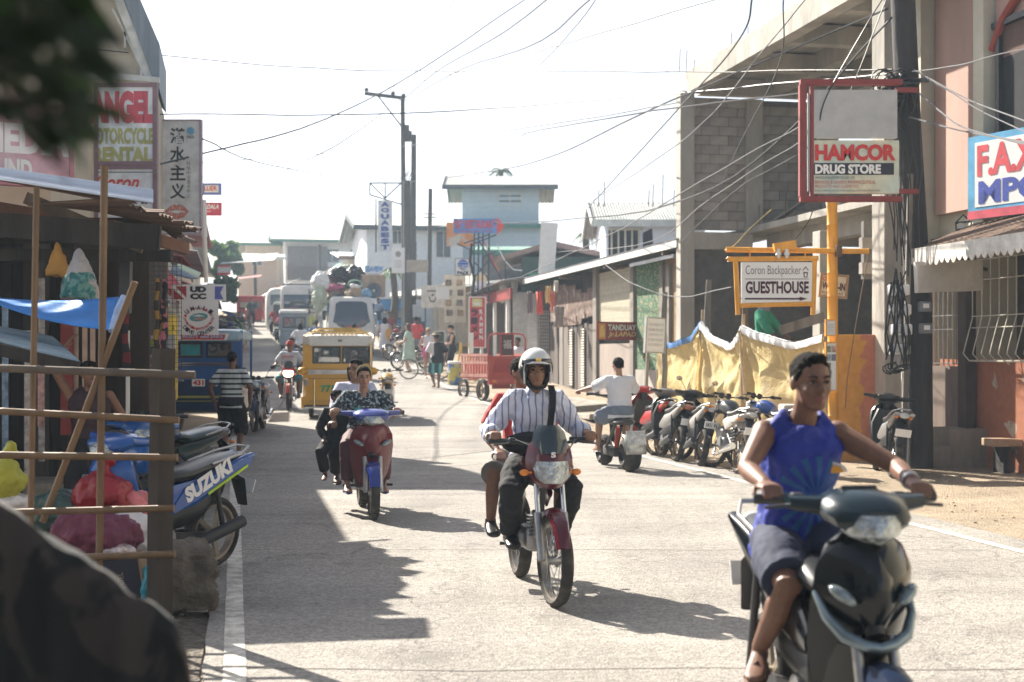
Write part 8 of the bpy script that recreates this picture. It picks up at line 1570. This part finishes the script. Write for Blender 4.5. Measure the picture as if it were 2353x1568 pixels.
R_ = walker('man in a black and white T-shirt, teal shorts and straw hat walking away', px=1003, Y=42, face=AW+6, H=1.66, gait=.4, sk=skin, top=dict(mat=mix_mask('half_tee', (.02,.022,.025), (.6,.6,.62), lambda N, L, v: (lambda s: (L.new(v, s.inputs[0]), mth(N, L, 'LESS_THAN', s.outputs['X'], -.07))[1])(N.new('ShaderNodeSeparateXYZ'))), sleeve=.9, off=.035, hem=.1), bottom=dict(mat=stripes('board_shorts', (.12,.4,.42), (.02,.07,.09), 'X', 5, .6, .1), len=1.0, off=.04), vox=.014, shoes=('sandal', flip_), arms=((.24,-.02,-.5),(.27,.05,-.5)), facefeat=False)
R_[5]('straw_hat', MB().lathe([(.0,.165),(.06,.165),(.085,.15),(.092,.1),(.15,.082),(.155,.088),(.1,.112),(.09,.16)], n=20), M('hat_straw', (.3,.26,.17)))
R_[5]('hat_band', MB().lathe([(.095,.1),(.093,.125),(.09,.125),(.09,.1)], n=20), blackc); m = MB(); m.box((0,0,0), (.36,.14,.22), bev=.05); o = m.build('waist_bag', blackc, None, True); o.location = GX(1004, 41.8) + V((.02,0,.86)); tag(o, 'black waist bag worn by the straw-hatted man', 'bag')
R_ = walker('tattooed man in a black vest and dark cap standing at the stall', px=1038, Y=46.5, face=-75, H=1.72, sk=skin3, top=dict(mat=blackc, sleeve=None, off=.025, hem=.1), bottom=dict(mat=blackc, len=1.0, off=.03), vox=.016, arms=((.1,.32,-.32),(.1,.3,-.3)), facefeat=False); capp(R_, blackc, False)
walker('young man in a white T-shirt behind the red cargo tricycle', px=1191, Y=39.5, face=-40, H=1.6, sk=skin2, top=dict(mat=tee, sleeve=.8, off=.03), bottom=dict(mat=denim, len=1.9), vox=.016)
for l, x, y, sh_, c in (('man in black crouching on the truck load behind the cab', -.33, 1.35, 1.9, M('vest_grey', (.04,.045,.05))), ('man in dark blue sitting on the right of the truck load', .55, 1.6, 2.0, M('tee_dark_blue', (.04,.06,.1))), ('person in blue seated on the far side of the load', 1.35, 3.4, 1.6, M('tee_blue_light', (.2,.3,.45)))):
    b = onv(GX(808,56), TH, (x,y,0)); b.z = g(56) + sh_ - .55; rider(l, b, 20, H=1.5, seat=.6, lean=.1, footx=.15, footf=.3, footz=.25, hands=((.25,.25,.75),(-.25,.25,.75)), sk=skin2, top=dict(mat=c, sleeve=.8), bottom=dict(mat=c, len=1.9), vox=.022, facefeat=False)
for i, (px, Y, l, c) in enumerate(((930,54,'nearest','a'),(921,58,'second','b'),(914,63,'third','c'),(945,50,'foremost','d'))): standard_bike('%s motorcycle parked among the shoppers on the right verge' % l, GX(px, Y), -1.1 + .1*i, (bk, redc_, M('dusty_white'), bk)[i], group='motorcycles parked on the right verge', lean=-.1, fairing=False)
# ================= AIR
hz = MB(); hz.box((0, 195, 7.25), (330, 456, 16.7))
hm = bpy.data.materials.new('haze_air'); hm.use_nodes = True; hn = hm.node_tree; hn.nodes.remove(hn.nodes['Principled BSDF']); pv = hn.nodes.new('ShaderNodeVolumePrincipled'); pv.inputs['Color'].default_value = (.66,.83,1,1); pv.inputs['Density'].default_value = HAZE; pv.inputs['Anisotropy'].default_value = 0
hn.links.new(pv.outputs[0], hn.nodes['Material Output'].inputs['Volume']); o = hz.build('haze', hm, None); tag(o, kind='stuff')
